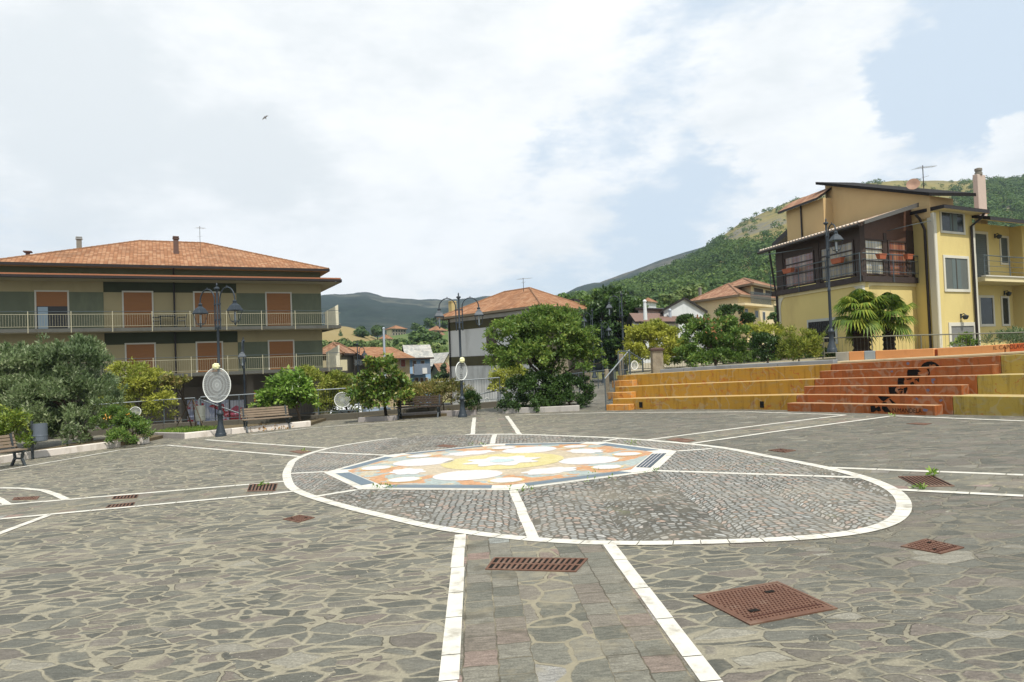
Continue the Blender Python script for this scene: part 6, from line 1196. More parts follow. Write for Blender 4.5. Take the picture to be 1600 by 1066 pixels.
# recessed balcony bay
rec = Mc+e1*UF1+e2*1.3; RFw = wall2(rec, e1, nF)
mb = MB(); RFw.slab(mb, -.02, 9, zg-.3, zms+.05, -.3, 0); mb.build('wall', YEL, yh, world=True)
ur = RFw.u(1579, 400); mb = MB(); mb.obox(RFw.P(ur, zg-.3, 0.002), e1*6, RFw.n*.55, (0, 0, zms-zg+.3)); mb.build('wall', YEL, yh, world=True)
zbs = MFr.z(1560, 433.5, .1); mb = MB(); RFw.slab(mb, .02, 9, zbs-.2, zbs, .6, 1.45); RFw.slab(mb, .02, ur-.01, zbs-.199, zbs-.001, .003, .6); bs = mb.build('balcony_slab', CRM, yh, world=True)
mb = MB(); RFw.slab(mb, .0, 9, zbs+.001, zbs+.06, 1.3, 1.5); mb.build('balcony_edge', M_FRAME, bs, world=True)
mb = MB()
for h, r_ in ((.95, .025), (.72, .012), (.48, .012), (.24, .012)): mb.tube([RFw.P(.03, zbs+h, 1.4), RFw.P(9, zbs+h, 1.4)], r_, 6)
br = mb.build('balcony_rail', M_RAILD, yh, world=True)
for u in (.1, 2.2, 4.3, 6.4): mb = MB(); mb.tube([RFw.P(u, zbs, 1.4), RFw.P(u, zbs+.97, 1.4)], .02, 6); mb.build('post', M_RAILD, br, world=True)
opening(RFw, 1524, 1542, 366, 434, M_LOUV, .13, None, 'door', None, False); opening(RFw, 1563.5, 1574, 372, 411, M_LOUV, .1); opening(RFw, 1531.5, 1551, 465.5, 506.5, M_DGLASS, .12); opening(RFw, 1573, 1583.5, 466, 506.5, M_DGLASS, .1) if False else None
opening(RFw, 1566, 1575, 466, 506.5, M_DGLASS, .1)
wall_light('wall lantern between the two louvred openings on the balcony', RFw, 1554, 369); wall_light('small dark wall light above the narrow ground floor window at right', RFw, 1569, 458)
# roofs of the main block
zK = MFr.z(1461, 317.5, .55)
def slabroof(pts, th, mat, nm, under=None):
    mb = MB(); uvquad(mb, *pts); r_ = mb.build(nm, mat, yh, world=True); mb = MB(); mb.prism([p-V(0, 0, .01) for p in pts], (0, 0, -th)); mb.build('roof_edge', M_GUT, r_, world=True)
    if under: mb = MB(); mb.face([p-V(0, 0, th+.012) for p in pts[::-1]]); mb.build('soffit', under, r_, world=True)
    return r_
K = lambda a, o, z: V(0, 0, z)+Mc+e1*a+(nF*o if o > 0 else e2*-o)
uK = MFr.u(1546, 322, .55)
_k = K(-.62, -5.5, 0); zD = zat(_k.x, _k.y, float(np.interp(px_of((_k.x, _k.y, zK))[0], [1188, 1345, 1461], [388, 347.5, 316])))
slabroof([K(-.13, .55, zK), K(uK, .55, zK), K(uK, -5.5, zD+.3), K(-.62, -5.5, zD)], .15, M_TILEB, 'roof', CRM)
z2 = MFr.z(1565, 340, .75); slabroof([K(UF1+.03, .75, z2), K(10, .75, z2), K(10, -3.0, z2+1.05), K(UF1+.03, -3.0, z2+1.05)], .15, M_TILEB, 'roof', CRM)
# upper mono-pitch volume
uo_ = 0.0; Uw = Wall((0, 0), (1, 0)); p0 = Mc+e1*-.05+e2*.9; Uw = wall2(p0, e2, nL)
ua, ub = Uw.u(1452, 305), Uw.u(1289, 290); za, zb_ = Uw.z(1452, 306), Uw.z(1289, 290)
mb = MB(); P = [Uw.P(ua, zK-.4, 0), Uw.P(ub, zK-.8, 0), Uw.P(ub, zb_, 0), Uw.P(ua, za, 0)]; mb.prism(P, e1*1.75); mb.build('upper_wall', TAN, yh, world=True)
mb = MB(); dd = (zb_-za)/(ub-ua); q = [Uw.P(ua-.35, za-.35*dd+.02, .3), Uw.P(ub+.35, zb_+.35*dd+.02, .3), Uw.P(ub+.35, zb_+.35*dd+.02, -2.0), Uw.P(ua-.35, za-.35*dd+.02, -2.0)]; mb.prism(q, (0, 0, .14)); mb.build('upper_roof', pm('black_brown_fascia', rgb(26, 23, 21), .8, .15, 4, .1), yh, world=True)
U2 = wall2(p0-e1*.55, e2, nL); ua2, ub2 = U2.u(1287, 330), U2.u(1229, 340); zc = U2.z(1262, 318)
mb = MB(); U2.slab(mb, ua2, ub2, zve-.4, zc, -2.5, 0); mb.build('upper_wall', TAN, yh, world=True)
mb = MB(); a, b = U2.P(ua2, zc+.02, .35), U2.P(ub2+.3, zc+.02, .35); c, d = U2.P(ub2+.3, zc+.62, -.6), U2.P(ua2, zc+.62, -.6); uvquad(mb, b, a, d, c); r_ = mb.build('upper_tiles', M_TILEB, yh, world=True); mb = MB(); mb.prism([x-V(0, 0, .01) for x in (a, b, c, d)], (0, 0, -.12)); mb.build('roof_edge', M_GUT, r_, world=True)
mb = MB(); u = U2.u(1252, 345, .06); mb.tube([U2.P(u, zc, .06), U2.P(u, zve-.2, .06)], .045, 6); mb.build('downpipe', M_GUT, yh, world=True)
mb = MB(); y0 = U2.hit(1206, 381, -.2); y1 = U2.hit(1236, 352, -.2); a, b = U2.P(*y0, -.2), U2.P(*y1, -.2); mb.prism([a, b, b-V(0, 0, .35), a-V(0, 0, .25)], e1*.8); mb.build('rear_gable', M_GUT, yh, world=True)
# rain pipes
mb = MB(); um = .42; mb.tube([MLe.P(um, zms-.05, .5), MLe.P(um, zms-.25, .3), MLe.P(um, zms-.7, .09), MLe.P(um, zg, .09)], .055, 8); mb.build('downpipe', M_GUT, yh, world=True, smooth=True)
mb = MB(); u = UF1-.03; mb.tube([MFr.P(u+.1, zms+.02, .5), MFr.P(u, zms-.2, .38), MFr.P(u-.2, zms-.5, .09), MFr.P(u-.18, zg, .09)], .055, 8); mb.build('downpipe', M_GUT, yh, world=True, smooth=True)
mb = MB(); mb.tube([VL.P(s-.05, zve-.1, .4), VL.P(s-.05, zvt-.1, .1), VL.P(s-.05, zg, .08)], .05, 8); mb.build('downpipe', M_GUT, yh, world=True, smooth=True)
# barred window in side wall
u0, u1, z0, z1 = VL.rect(1265, 1306, 502, 535); u0, u1 = min(u0, u1), max(u0, u1); mb = MB(); VL.slab(mb, u0-.12, u0, z0-.1, z1+.12, .002, .04); VL.slab(mb, u1, u1+.12, z0-.1, z1+.12, .002, .04); VL.slab(mb, u0+.001, u1-.001, z1, z1+.119, .002, .039); fr = mb.build('window', pm('grey_window_frame', rgb(170, 172, 168), .8, .1, 4, .1), yh, world=True); mb = MB(); VL.slab(mb, u0, u1, z0, z1, -.1, .006); mb.build('pane', M_DGLASS, fr, world=True); mb = MB(); [VL.slab(mb, u-.01, u+.01, z0, z1, .03, .05) for u in np.arange(u0+.1, u1, .14)]; mb.build('window_bars', M_GUT, fr, world=True)
u0, u1, z0, z1 = MFr.rect(1524.5, 1537, 274, 320, -2.0); mb = MB(); MFr.slab(mb, u0, u1, z0-1, z1, -2.0-.12, -2.0+.12); ch = mb.build('chimney', pm('pinkish_chimney', rgb(178, 162, 150), .9, .12, 5, .3, dirt=rgb(110, 98, 92)), yh, world=True, bevel=.02); mb = MB(); c = MFr.P((u0+u1)/2-.03, z1, -2.0); mb.lathe([(.17, 0), (.17, .12), (.14, .13), (.14, .2), (.17, .21), (.17, .32), (.05, .36)], c, 12); mb.build('chimney_pot', M_CHG, ch, world=True)
q = MFr.P(*MFr.hit(1444, 306, -3), -3); antenna('small branched antenna above the yellow house roof', q, 1.5, .8, .2)
u, z = Uw.hit(1427, 289, -.8); p = Uw.P(u, z, -.8); dr = thing('satellite_dish', 'rusty satellite dish on the upper roof of the yellow house', 'satellite dish', p); mb = MB(); mb.lathe([(.01, .0), (.14, .015), (.25, .055), (.28, .08), (.265, .08), (.12, .03), (.01, .015)], n=20); o = mb.build('dish', pm('rusty_dish', rgb(150, 118, 98), .7, .3, 5, .1), dr, smooth=True); o.rotation_euler = (R(72), 0, R(-35)); mb = MB(); mb.tube([V(0, .05, 0), V(0, .15, -.7)], .025, 6); mb.build('arm', M_GUT, dr)
# overhead cable
pA, pB = at(1190, 399, 35), at(1424, 351.5, 30.2); pC = MFr.P(*MFr.hit(1500, 336, .05), .05); cb = thing('overhead_cable', 'thin overhead cable sagging in front of the veranda', 'cable', pA); mb = MB(); mb.tube([pA.lerp(pB, t)-V(0, 0, .12*math.sin(PI*t)) for t in np.linspace(0, 1, 12)]+[pB.lerp(pC, t) for t in (.5, 1)], .014, 5); mb.build('wire', M_RAILD, cb, world=True)

M_EAVE = pm('shaded_eaves', rgb(116, 106, 88), .9, .1, 4, .1)
# ---- generic house with two visible faces meeting at a corner
def corner_house(name, label, cpx, Y, lpx, lY, rpx, rY, py_eave, base_z, wall_l, wall_r, roof, tile, apex=None, over=.5, wins=(), group=None, gable=None, win_mat=None, frame_mat=None, bands=(), ridge=.35):
    C_ = at(cpx, py_eave, Y); Lp = at(lpx, py_eave, lY); Rp = at(rpx, py_eave, rY); ze = C_.z; root = thing(name, label, 'house', (C_.x, C_.y, base_z), 0, group)
    WL = Wall((C_.x, C_.y), (Lp.x, Lp.y)); WR = Wall((C_.x, C_.y), (Rp.x, Rp.y)); c2 = V(C_.x, C_.y, 0)
    far = c2+WL.d*WL.L+WR.d*WR.L; P0, P1, P2, P3 = V(c2.x, c2.y, base_z), c2+WR.d*WR.L, far, c2+WL.d*WL.L
    mb = MB()
    pts = [V(p.x, p.y, base_z) for p in (c2, P1, far, P3)]; top = [V(p.x, p.y, ze) for p in (c2, P1, far, P3)]
    mb.face([pts[0], pts[1], top[1], top[0]], 1); mb.face([pts[1], pts[2], top[2], top[1]], 0); mb.face([pts[2], pts[3], top[3], top[2]], 1); mb.face([pts[3], pts[0], top[0], top[3]], 0)
    w_ = mb.build('wall', [wall_l, wall_r], root, world=True)
    for (side, y0, y1, px, m) in bands:
        Wl = WL if side == 'l' else WR; z0, z1 = Wl.z(px, y1), Wl.z(px, y0); mb = MB(); Wl.slab(mb, -.02, Wl.L, z0, z1, .004, .03); mb.build('painted_band', m, root, world=True)
    o = over; oc = [c2-WL.d*o-WR.d*o, P1-WL.d*o+WR.d*o, far+WL.d*o+WR.d*o, P3+WL.d*o-WR.d*o]; E_ = [V(p.x, p.y, ze) for p in oc]; ctr = (oc[0]+oc[2])/2
    zr_ = ze+apex
    mb = MB(); A_, B_, C2, D_ = E_
    if gable == 'l':      # ridge runs parallel to the right face; gable on the left face
        r0 = V(*((oc[0]+oc[3])/2).xy, zr_); r1 = V(*((oc[1]+oc[2])/2).xy, zr_); uvquad(mb, A_, B_, r1, r0); uvquad(mb, C2, D_, r0, r1)
        mg = MB(); gw = [V(c2.x, c2.y, ze), V(P3.x, P3.y, ze), V(*((c2+P3)/2).xy, ze+apex*(1-o/((P3-c2).length/2+o))+.0)]; mg.face(gw); gw = [V(P1.x, P1.y, ze), V(far.x, far.y, ze), V(*((P1+far)/2).xy, gw[2].z)]; mg.face(gw); mg.build('gable', wall_l, root, world=True)
    elif gable == 'r':
        r0 = V(*((oc[0]+oc[1])/2).xy, zr_); r1 = V(*((oc[3]+oc[2])/2).xy, zr_); uvquad(mb, D_, A_, r0, r1); uvquad(mb, B_, C2, r1, r0)
        mg = MB(); gw = [V(c2.x, c2.y, ze), V(P1.x, P1.y, ze), V(*((c2+P1)/2).xy, ze+apex*(1-o/((P1-c2).length/2+o)))]; mg.face(gw); mg.build('gable', wall_r, root, world=True)
    else:
        d = (oc[2]-oc[0]); rd = WR.d if (P1-c2).length > (P3-c2).length else WL.d; k = abs((P1-c2).length-(P3-c2).length)/2*ridge*2; r0 = V(*(ctr-rd*k).xy, zr_); r1 = V(*(ctr+rd*k).xy, zr_)
        if rd == WR.d: uvquad(mb, A_, B_, r1, r0); uvtri(mb, B_, C2, r1); uvquad(mb, C2, D_, r0, r1); uvtri(mb, D_, A_, r0)
        else: uvtri(mb, A_, B_, r0); uvquad(mb, B_, C2, r1, r0); uvtri(mb, C2, D_, r1); uvquad(mb, D_, A_, r0, r1)
        
    ro = mb.build('roof', tile, root, world=True)
    if not gable:
        mb = MB(); mb.tube([A_, r0], .09, 6); mb.tube([B_, r0 if rd != WR.d else r1], .09, 6); mb.tube([D_, r1 if rd != WR.d else r0], .09, 6); mb.tube([r0+V(0, 0, .001), r1+V(.01, 0, .001)], .09, 6); mb.build('ridge_tiles', tile, ro, world=True)
        mb = MB(); mb.prism([p-V(0, 0, .01) for p in E_], (0, 0, -.16)); mb.build('eaves', M_EAVE if roof is None else roof, ro, world=True)
    else:
        mb = MB()
        for f in ([A_, B_, r1, r0], [C2, D_, r0, r1]) if gable == 'l' else ([D_, A_, r0, r1], [B_, C2, r1, r0]): mb.prism([p-V(0, 0, .012) for p in f], (0, 0, -.14))
        mb.build('eaves', M_EAVE if roof is None else roof, ro, world=True)
    for (side, a, b, c, d, *m) in wins:
        Wl = WL if side == 'l' else WR; u0, u1, z0, z1 = Wl.rect(a, b, c, d); u0, u1 = min(u0, u1), max(u0, u1); fw = .07; mb = MB(); Wl.slab(mb, u0-fw, u1+fw, z0-fw, z1+fw, .004, .035); fr = mb.build('window', frame_mat or M_FRAME, root, world=True); mb = MB(); Wl.slab(mb, u0, u1, z0, z1, .01, .042); mb.build('pane', m[0] if m else (win_mat or M_DGLASS), fr, world=True)
    return root, WL, WR, ze, E_
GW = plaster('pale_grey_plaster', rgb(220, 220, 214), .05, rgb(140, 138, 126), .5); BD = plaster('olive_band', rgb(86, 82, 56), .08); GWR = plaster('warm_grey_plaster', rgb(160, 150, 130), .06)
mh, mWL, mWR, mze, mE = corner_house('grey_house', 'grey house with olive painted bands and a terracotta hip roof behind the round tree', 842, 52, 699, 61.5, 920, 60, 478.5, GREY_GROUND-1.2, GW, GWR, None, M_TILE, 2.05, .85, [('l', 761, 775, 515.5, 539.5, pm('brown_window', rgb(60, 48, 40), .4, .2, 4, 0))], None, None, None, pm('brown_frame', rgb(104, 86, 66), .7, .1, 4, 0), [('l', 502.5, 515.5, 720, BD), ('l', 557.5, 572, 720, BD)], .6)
mb = MB(); mWR.slab(mb, -.6, mWR.L, mze-1.25, mze-1.1, .005, .95); mWL.slab(mb, -.9, 2.6, mze-1.25, mze-1.101, .005, .9); mb.build('lower_eaves', M_FRAME, mh, world=True)
mb = MB(); u = mWL.u(704, 540); mb.tube([mWL.P(u, mze, .08), mWL.P(u, GREY_GROUND, .08)], .06, 6); mb.build('downpipe', M_GUT, mh, world=True)
chimney(mh, mWL, 704.5, 709.5, 471, 486, -3.5, plaster('ochre_chimney', rgb(178, 160, 112)))
mb = MB(); u0, u1, z0, z1 = mWR.rect(897, 915, 468, 474, -3); mWR.slab(mb, u0, u1, z0-.6, z1, -4, -3); mb.build('dark_dormer', M_GUT, mh, world=True)
antenna('slanted antenna above the hip roof of the grey house', at(818, 452, 58), .9, .9, .5)
# ---- houses beyond the lower street
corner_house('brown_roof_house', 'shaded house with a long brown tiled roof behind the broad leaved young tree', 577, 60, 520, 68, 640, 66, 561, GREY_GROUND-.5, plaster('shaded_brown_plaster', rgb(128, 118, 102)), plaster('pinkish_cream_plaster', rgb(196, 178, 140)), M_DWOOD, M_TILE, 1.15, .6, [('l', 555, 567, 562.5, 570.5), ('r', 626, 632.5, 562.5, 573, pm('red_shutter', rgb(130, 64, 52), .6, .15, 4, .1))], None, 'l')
cbx, cbw, _, _, _ = corner_house('balcony_house', 'house corner with a cream boarded balcony beside the long apartment building', 533, 57, 497, 58, 552, 62, 552, GREY_GROUND-.5, plaster('grey_beige_plaster', rgb(132, 126, 110)), plaster('grey_beige_plaster', rgb(132, 126, 110)), M_DWOOD, M_TILEB, .9, .4, [], None, None)
mb = MB(); u0, u1, z0, z1 = cbw.rect(502, 533, 563, 580, .8); cbw.slab(mb, min(u0, u1), max(u0, u1), z0, z1, .05, .9); mb.build('balcony', plaster('balcony_cream', rgb(206, 196, 160), .06), cbx, world=True)
BLU = plaster('sky_blue_plaster', rgb(146, 178, 206), .06, rgb(126, 154, 180)); brn = pm('brown_shutter', rgb(96, 72, 58), .6, .15, 4, .1)
bhx, _, bW, _, _ = corner_house('blue_house', 'narrow sky blue house with brown shutters and a small balcony', 638.5, 68, 632, 74, 672, 69.5, 559.5, GREY_GROUND-1, BLU, BLU, M_DWOOD, M_TILEG, 1.3, .4, [('r', 645.5, 650, 564.5, 583, brn), ('r', 658, 662.5, 564.5, 576, brn), ('r', 648.5, 653, 591, 601, brn), ('r', 657, 661, 591, 601, brn), ('r', 664.5, 668, 591, 601, brn)], None, 'l')
mb = MB(); u0, u1, z0, z1 = bW.rect(644, 669, 583.5, 585.5, .5); bW.slab(mb, u0, u1, z0, z1, .05, .9); bW.slab(mb, u0, u1, z1+.001, z1+.9, .87, .9); mb.build('balcony', pm('balcony_grey_blue', rgb(112, 124, 138), .7, .1, 4, .1), bhx, world=True); mb = MB(); u0, u1, z0, z1 = bW.rect(659.5, 666.5, 575, 584, .9); bW.slab(mb, u0, u1, z0, z1, .92, 1.0); mb.build('laundry', pm('white_sheet', rgb(214, 214, 210), .8, .06, 4, .1), bhx, world=True)
corner_house('grey_roof_house', 'low house with a pale grey corrugated roof right of the blue house', 690, 78, 666, 84, 712, 84, 572, GREY_GROUND-1, plaster('cream_plaster', rgb(196, 184, 150)), plaster('cream_plaster', rgb(196, 184, 150)), M_GUT, M_TILEG, 1.5, .4, [], None, 'r')
corner_house('brown_shed', 'low building with a brown tiled roof at the foot of the blue house', 688, 72, 672, 76, 706, 77, 585, GREY_GROUND-1, plaster('cream_plaster', rgb(196, 184, 150)), plaster('cream_plaster', rgb(196, 184, 150)), M_GUT, M_TILEB, 1.1, .4, [], None, 'l')
PAL = plaster('pale_cream_plaster', rgb(206, 190, 152), .06); WHI = plaster('white_plaster', rgb(196, 200, 200), .05)
z_ = at(1130, 500, 58).z-6
bx, bL, bR, bze, _ = corner_house('cream_house', 'cream house with brown hip roofs and stacked balconies on the slope', 1153, 58, 1086, 63, 1209, 64, 461, z_, PAL, PAL, None, M_TILEB, 1.35, .5, [('r', 1163.5, 1168, 483, 491), ('r', 1179.5, 1184, 486, 496), ('r', 1191.5, 1195, 488, 500)], None, None, None, None, (), .5)
mb = MB(); u0, u1, z0, z1 = bR.rect(1158, 1202, 473, 479, .9); bR.slab(mb, u0, u1, z0, z0+.18, .02, 1.2); mb.build('balcony', PAL, bx, world=True); mb = MB(); bR.slab(mb, u0+1.5, u1, z0-3.1, z0-2.9, .02, 1.2); mb.build('balcony', PAL, bx, world=True)
mb = MB(); [bR.slab(mb, u-.02, u+.02, z, z+.9, 1.1, 1.14) for z in (z0+.18, z0-2.9) for u in np.arange(u0+1.5, u1, .22)]; [bR.slab(mb, u0+1.5, u1, z+.9, z+.94, 1.1, 1.14) for z in (z0+.18, z0-2.9)]; mb.build('balcony_rail', M_RAILD, bx, world=True)
ux, uL_, uR_, uze, _ = corner_house('x', 'x', 1173, 60, 1130, 64, 1212, 66, 444, bze-.5, PAL, PAL, None, M_TILEB, .85, .7, [('r', 1178, 1192, 451, 468, pm('dark_loggia', rgb(58, 44, 34), .7, .2, 3, .1)), ('r', 1196, 1208, 455, 474, pm('dark_loggia', rgb(58, 44, 34)))], None, None, None, None, (), .5)
for o in list(ux.children):
    o.data.transform(Matrix.Translation(ux.location-bx.location)); 
    for c in o.children: c.data.transform(Matrix.Translation(ux.location-bx.location))
    o.parent = bx; o.name = 'upper_'+o.name.split('.')[0]
bpy.data.objects.remove(ux)
chimney(bx, bL, 1092.5, 1095, 449.5, 462, -3, M_CHG)
z_ = at(1060, 520, 50).z-3
wg, _, wW, _, _ = corner_house('white_house', 'white gabled house front with a dark verge below the cream house', 1037, 50, 1030, 58, 1102, 53, 484.5, z_, WHI, WHI, M_GUT, M_TILEB, .95, .25, [], None, 'r')
z_ = at(1000, 520, 46).z-3
corner_house('low_house', 'low white walled outbuilding with dark brown corrugated roofs behind the golden bush', 1000, 47, 985, 53, 1060, 49, 503, z_, WHI, WHI, M_GUT, pm('corrugated_brown', rgb(104, 80, 68), .7, .3, 4, .3), .75, .5, [], None, 'l')
corner_house('low_house', 'small white outbuilding with a flat dark roof just left of the white gabled house', 998, 53, 990, 58, 1037, 55, 482, z_, WHI, WHI, M_GUT, M_GUT, .25, .4, [], None, 'l')
mast('thick white flue pipe rising above the low outbuildings', 1008.5, 500, 472, 46, .13, WHI)
corner_house('hill_house', 'small white house with an orange roof on the wooded slope', 1012, 150, 1001, 154, 1025, 154, 471, at(1012, 480, 150).z-1, WHI, WHI, None, M_TILE, 1.0, .5, [])
corner_house('hill_house', 'pale apartment block with dark openings on the far green slope', 612, 230, 604, 236, 634, 236, 513.5, at(612, 526, 230).z-3, PAL, plaster('grey_brown_plaster', rgb(150, 140, 124)), None, M_TILE, 1.2, .6, [('r', a, a+2.2, b, b+3.2) for a in (614, 618.2, 622.4, 626.6, 630.4) for b in (515.5, 520.5)])
corner_house('hill_house', 'orange roofed pink house on the far slope beside the grey house', 680, 205, 668, 210, 697, 211, 516, at(680, 530, 205).z-3, plaster('pink_plaster', rgb(200, 150, 120)), plaster('pink_plaster', rgb(200, 150, 120)), None, M_TILE, 1.4, .6, [('r', 683, 686, 518, 523), ('r', 690, 693, 518, 523)])
corner_house('hill_house', 'weathered stone house with a sloping roof below the orange roofed pink house', 688, 180, 682, 184, 699, 184, 526, at(688, 540, 180).z-2, plaster('weathered_plaster', rgb(160, 148, 132)), plaster('weathered_plaster', rgb(160, 148, 132)), None, M_TILEB, 1.2, .5, [('r', 692, 695, 528, 533)])
corner_house('hill_house', 'low orange roofed house among the trees left of the tall mast', 600, 170, 594, 173, 612, 174, 529, at(600, 536, 170).z-1, PAL, PAL, None, M_TILE, 1.0, .5, [])

# ---- parked cars on the lower street
M_TYRE = pm('tyre', rgb(26, 26, 26), .9, .2, 10, .1); M_RED = pm('tail_light_red', rgb(160, 24, 20), .25, .1, 5, 0, 0, .6); M_CHR = pm('alloy_wheel', rgb(150, 152, 154), .3, .1, 5, 0, .7)
def car(label, px, Y, rz, col, h=1.6, L_=4.2, wd=1.75):
    p = at(px, 640, Y); root = thing('parked_car', label, 'car', (p.x, Y, GREY_GROUND+.006), rz); hw = wd/2; x0 = -L_/2; x1 = L_/2
    body = [(x0, .35), (x0, .85), (x0+.12, .98), (x0+1.05*0+.35, 1.0), (x1-1.3, .98), (x1-.15, .78), (x1, .6), (x1, .3), (x0+.05, .25)]
    mb = MB(); mb.prism([(x, -hw, z) for x, z in body], (0, wd, 0)); mb.build('body', col, root, bevel=.06)
    top = [(x0+.06, .99), (x0+.35, h-.12), (x0+.7, h), (x1-2.1, h), (x1-1.75, h-.1), (x1-1.05, .985)]
    mb = MB(); vs = [(x, -hw*(1 if z < 1.05 else .84), z) for x, z in top]+[(x, hw*(1 if z < 1.05 else .84), z) for x, z in top]; n = len(top); mb.mesh(vs, [tuple(range(n)), tuple(range(2*n-1, n-1, -1))]+[(i, n+i, n+(i+1) % n, (i+1) % n) for i in range(n)]); cb_ = mb.build('cabin', col, root, bevel=.04)
    mb = MB()
    for sgn in (-1, 1): mb.mesh([(x0+.55, sgn*(hw*.99), 1.06), (x1-1.35, sgn*(hw*.99), 1.06), (x1-1.95, sgn*hw*.87, h-.12), (x0+.7, sgn*hw*.87, h-.12)], [(0, 1, 2, 3)])
    mb.mesh([(x0+.075, -hw*.85, 1.08), (x0+.075, hw*.85, 1.08), (x0+.33, hw*.74, h-.16), (x0+.33, -hw*.74, h-.16)], [(0, 1, 2, 3)]); mb.mesh([(x1-1.08, -hw*.85, 1.06), (x1-1.08, hw*.85, 1.06), (x1-1.72, hw*.74, h-.13), (x1-1.72, -hw*.74, h-.13)], [(0, 1, 2, 3)]); mb.build('windows', M_DGLASS, cb_)
    for x in (x0+.8, x1-.8):
        for sgn in (-1, 1):
            mb = MB(); c = [V(x+.31*math.cos(a), sgn*hw*.82, .31+.31*math.sin(a)) for a in np.linspace(0, 2*PI, 21)[:-1]]; mb.prism(c, (0, sgn*hw*.2, 0)); wh = mb.build('wheel', M_TYRE, root); mb = MB(); c = [V(x+.19*math.cos(a), sgn*hw*1.015, .31+.19*math.sin(a)) for a in np.linspace(0, 2*PI, 17)[:-1]]; mb.prism(c, (0, sgn*.01, 0)); mb.build('rim', M_CHR, wh)
    for sgn in (-1, 1): mb = MB(); mb.box(x0-.02, x0+.05, sgn*hw*.86-.09, sgn*hw*.86+.09, .62, 1.0); mb.build('tail_light', M_RED, root); mb = MB(); mb.box(x1-.12, x1+.012, sgn*hw*.75-.16, sgn*hw*.75+.16, .56, .7); mb.build('headlight', M_CHR, root)
    return root
car('white parked van seen from behind through the railing left of the broad leaved tree', 547, 40, R(96), pm('white_car_paint', rgb(206, 208, 210), .25, .04, 3, 0, 0, .6), 1.82, 4.4, 1.85); car('grey blue parked car behind the broad leaved tree trunk', 588, 42, R(80), pm('grey_blue_car_paint', rgb(110, 124, 138), .25, .05, 3, 0, .3, .6), 1.5)
# ================================================================== HILLS AND FAR TREES
from mathutils import noise as mnoise
def hill(name, sil, base_y, Y0, Y1, mat, rows=26, step=6, prof=1.0, rough=3.0, back=250, nscale=.012, kind='structure'):
    x0, x1 = sil[0][0], sil[-1][0]; xs = np.arange(x0, x1+.1, step); ys = np.interp(xs, [p[0] for p in sil], [p[1] for p in sil]); k = np.ones(3)/3; ys = np.convolve(np.pad(ys, 1, mode='edge'), k, 'valid')
    V_ = []; nr = rows+1
    for x, y in zip(xs, ys):
        top = at(x, y, Y1); bot = at(x, base_y if not callable(base_y) else base_y(x), Y0)
        for j in range(nr):
            t = j/rows; Yy = Y0+(Y1-Y0)*t; zz = bot.z+(top.z-bot.z)*t**prof; p = at(x, 500, Yy); nz = mnoise.fractal((p.x*nscale, p.y*nscale, 3.1), 1.0, 2.0, 5)*rough*min(1, 3*t)*(1 if j < rows else .35); V_.append((p.x, p.y, zz+nz))
        p = at(x, 500, Y1+back); V_.append((p.x, p.y, bot.z-20))
    n = len(xs); nr += 1; Q = [(i*nr+j, (i+1)*nr+j, (i+1)*nr+j+1, i*nr+j+1) for i in range(n-1) for j in range(nr-1)]
    o = np_mesh(name, np.array(V_), np.array(Q), mat, None, True); o['kind'] = kind
    arr = np.array(V_).reshape(n, nr, 3)
    def samp(px, t):
        fi = min(max((px-x0)/step, 0), n-1.001); i = int(fi); f = fi-i; fj = min(t*rows, rows-.001); j = int(fj); g = fj-j
        return (arr[i, j]*(1-f)*(1-g)+arr[i+1, j]*f*(1-g)+arr[i, j+1]*(1-f)*g+arr[i+1, j+1]*f*g)
    return o, samp
def hill_mat(name, c1, c2, c3, sc=.02, th=(.42, .58), sc2=.15):
    t = NT(name); p = t.pos(); n1 = t.noise(p, sc, 8, .62); n2 = t.noise(t.mapping(p, (1, 1, 2)), sc2, 6, .65); c = t.mix(t.smooth(n1, *th), c1, c2); c = t.mix(t.math('MULTIPLY', t.smooth(t.noise(p, sc2*4, 5, .65), .5, .64), .5), c, scl(c3, .7)); c = t.mix(t.math('MULTIPLY', t.smooth(n2, .44, .60), .9), c, c3); t.bump(n2, .6, 3.0); return t.done(c, 1.0, 0, .1)
HM1 = hill_mat('shaded_hill_scrub', rgb(38, 50, 44), rgb(84, 84, 70), rgb(28, 39, 35), .006, (.5, .66), .05)  # cloud shadow on the far hill put into these dark scrub colours
HM2 = hill_mat('far_ridge_scrub', rgb(44, 56, 48), rgb(92, 88, 76), rgb(32, 44, 38), .008, (.48, .62), .06)
def near_hill_mat():
    t = NT('near_hill_grass'); p = t.pos(); n1 = t.noise(p, .03, 8, .62); n2 = t.noise(t.mapping(p, (1, 1, 3)), .12, 7, .68)
    c = t.mix(n1, rgb(100, 96, 58), rgb(136, 124, 78)); c = t.mix(t.math('MULTIPLY', t.smooth(n2, .52, .68), .7), c, rgb(76, 84, 44)); c = t.mix(t.math('MULTIPLY', t.smooth(t.noise(t.mapping(p, (.3, .3, 3.2)), .06, 6, .6), .55, .66), .6), c, rgb(104, 98, 82)); zz = t.n('SeparateXYZ'); t.i(zz, 0, p); hz_ = t.math('ADD', zz.outputs[2], t.math('MULTIPLY', t.math('SUBTRACT', t.noise(p, .035, 5, .6), .5), 26.0)); bandm = t.math('MULTIPLY', t.math('MULTIPLY', t.smooth(hz_, 60, 66), t.smooth(hz_, 80, 73)), t.smooth(n2, .40, .52)); c = t.mix(t.math('MULTIPLY', bandm, .85), c, t.mix(t.noise(p, .4, 6, .7), rgb(62, 64, 60), rgb(132, 128, 118))); t.bump(n2, .6, 2.0); return t.done(c, 1.0, 0, .1)
HM3 = near_hill_mat()
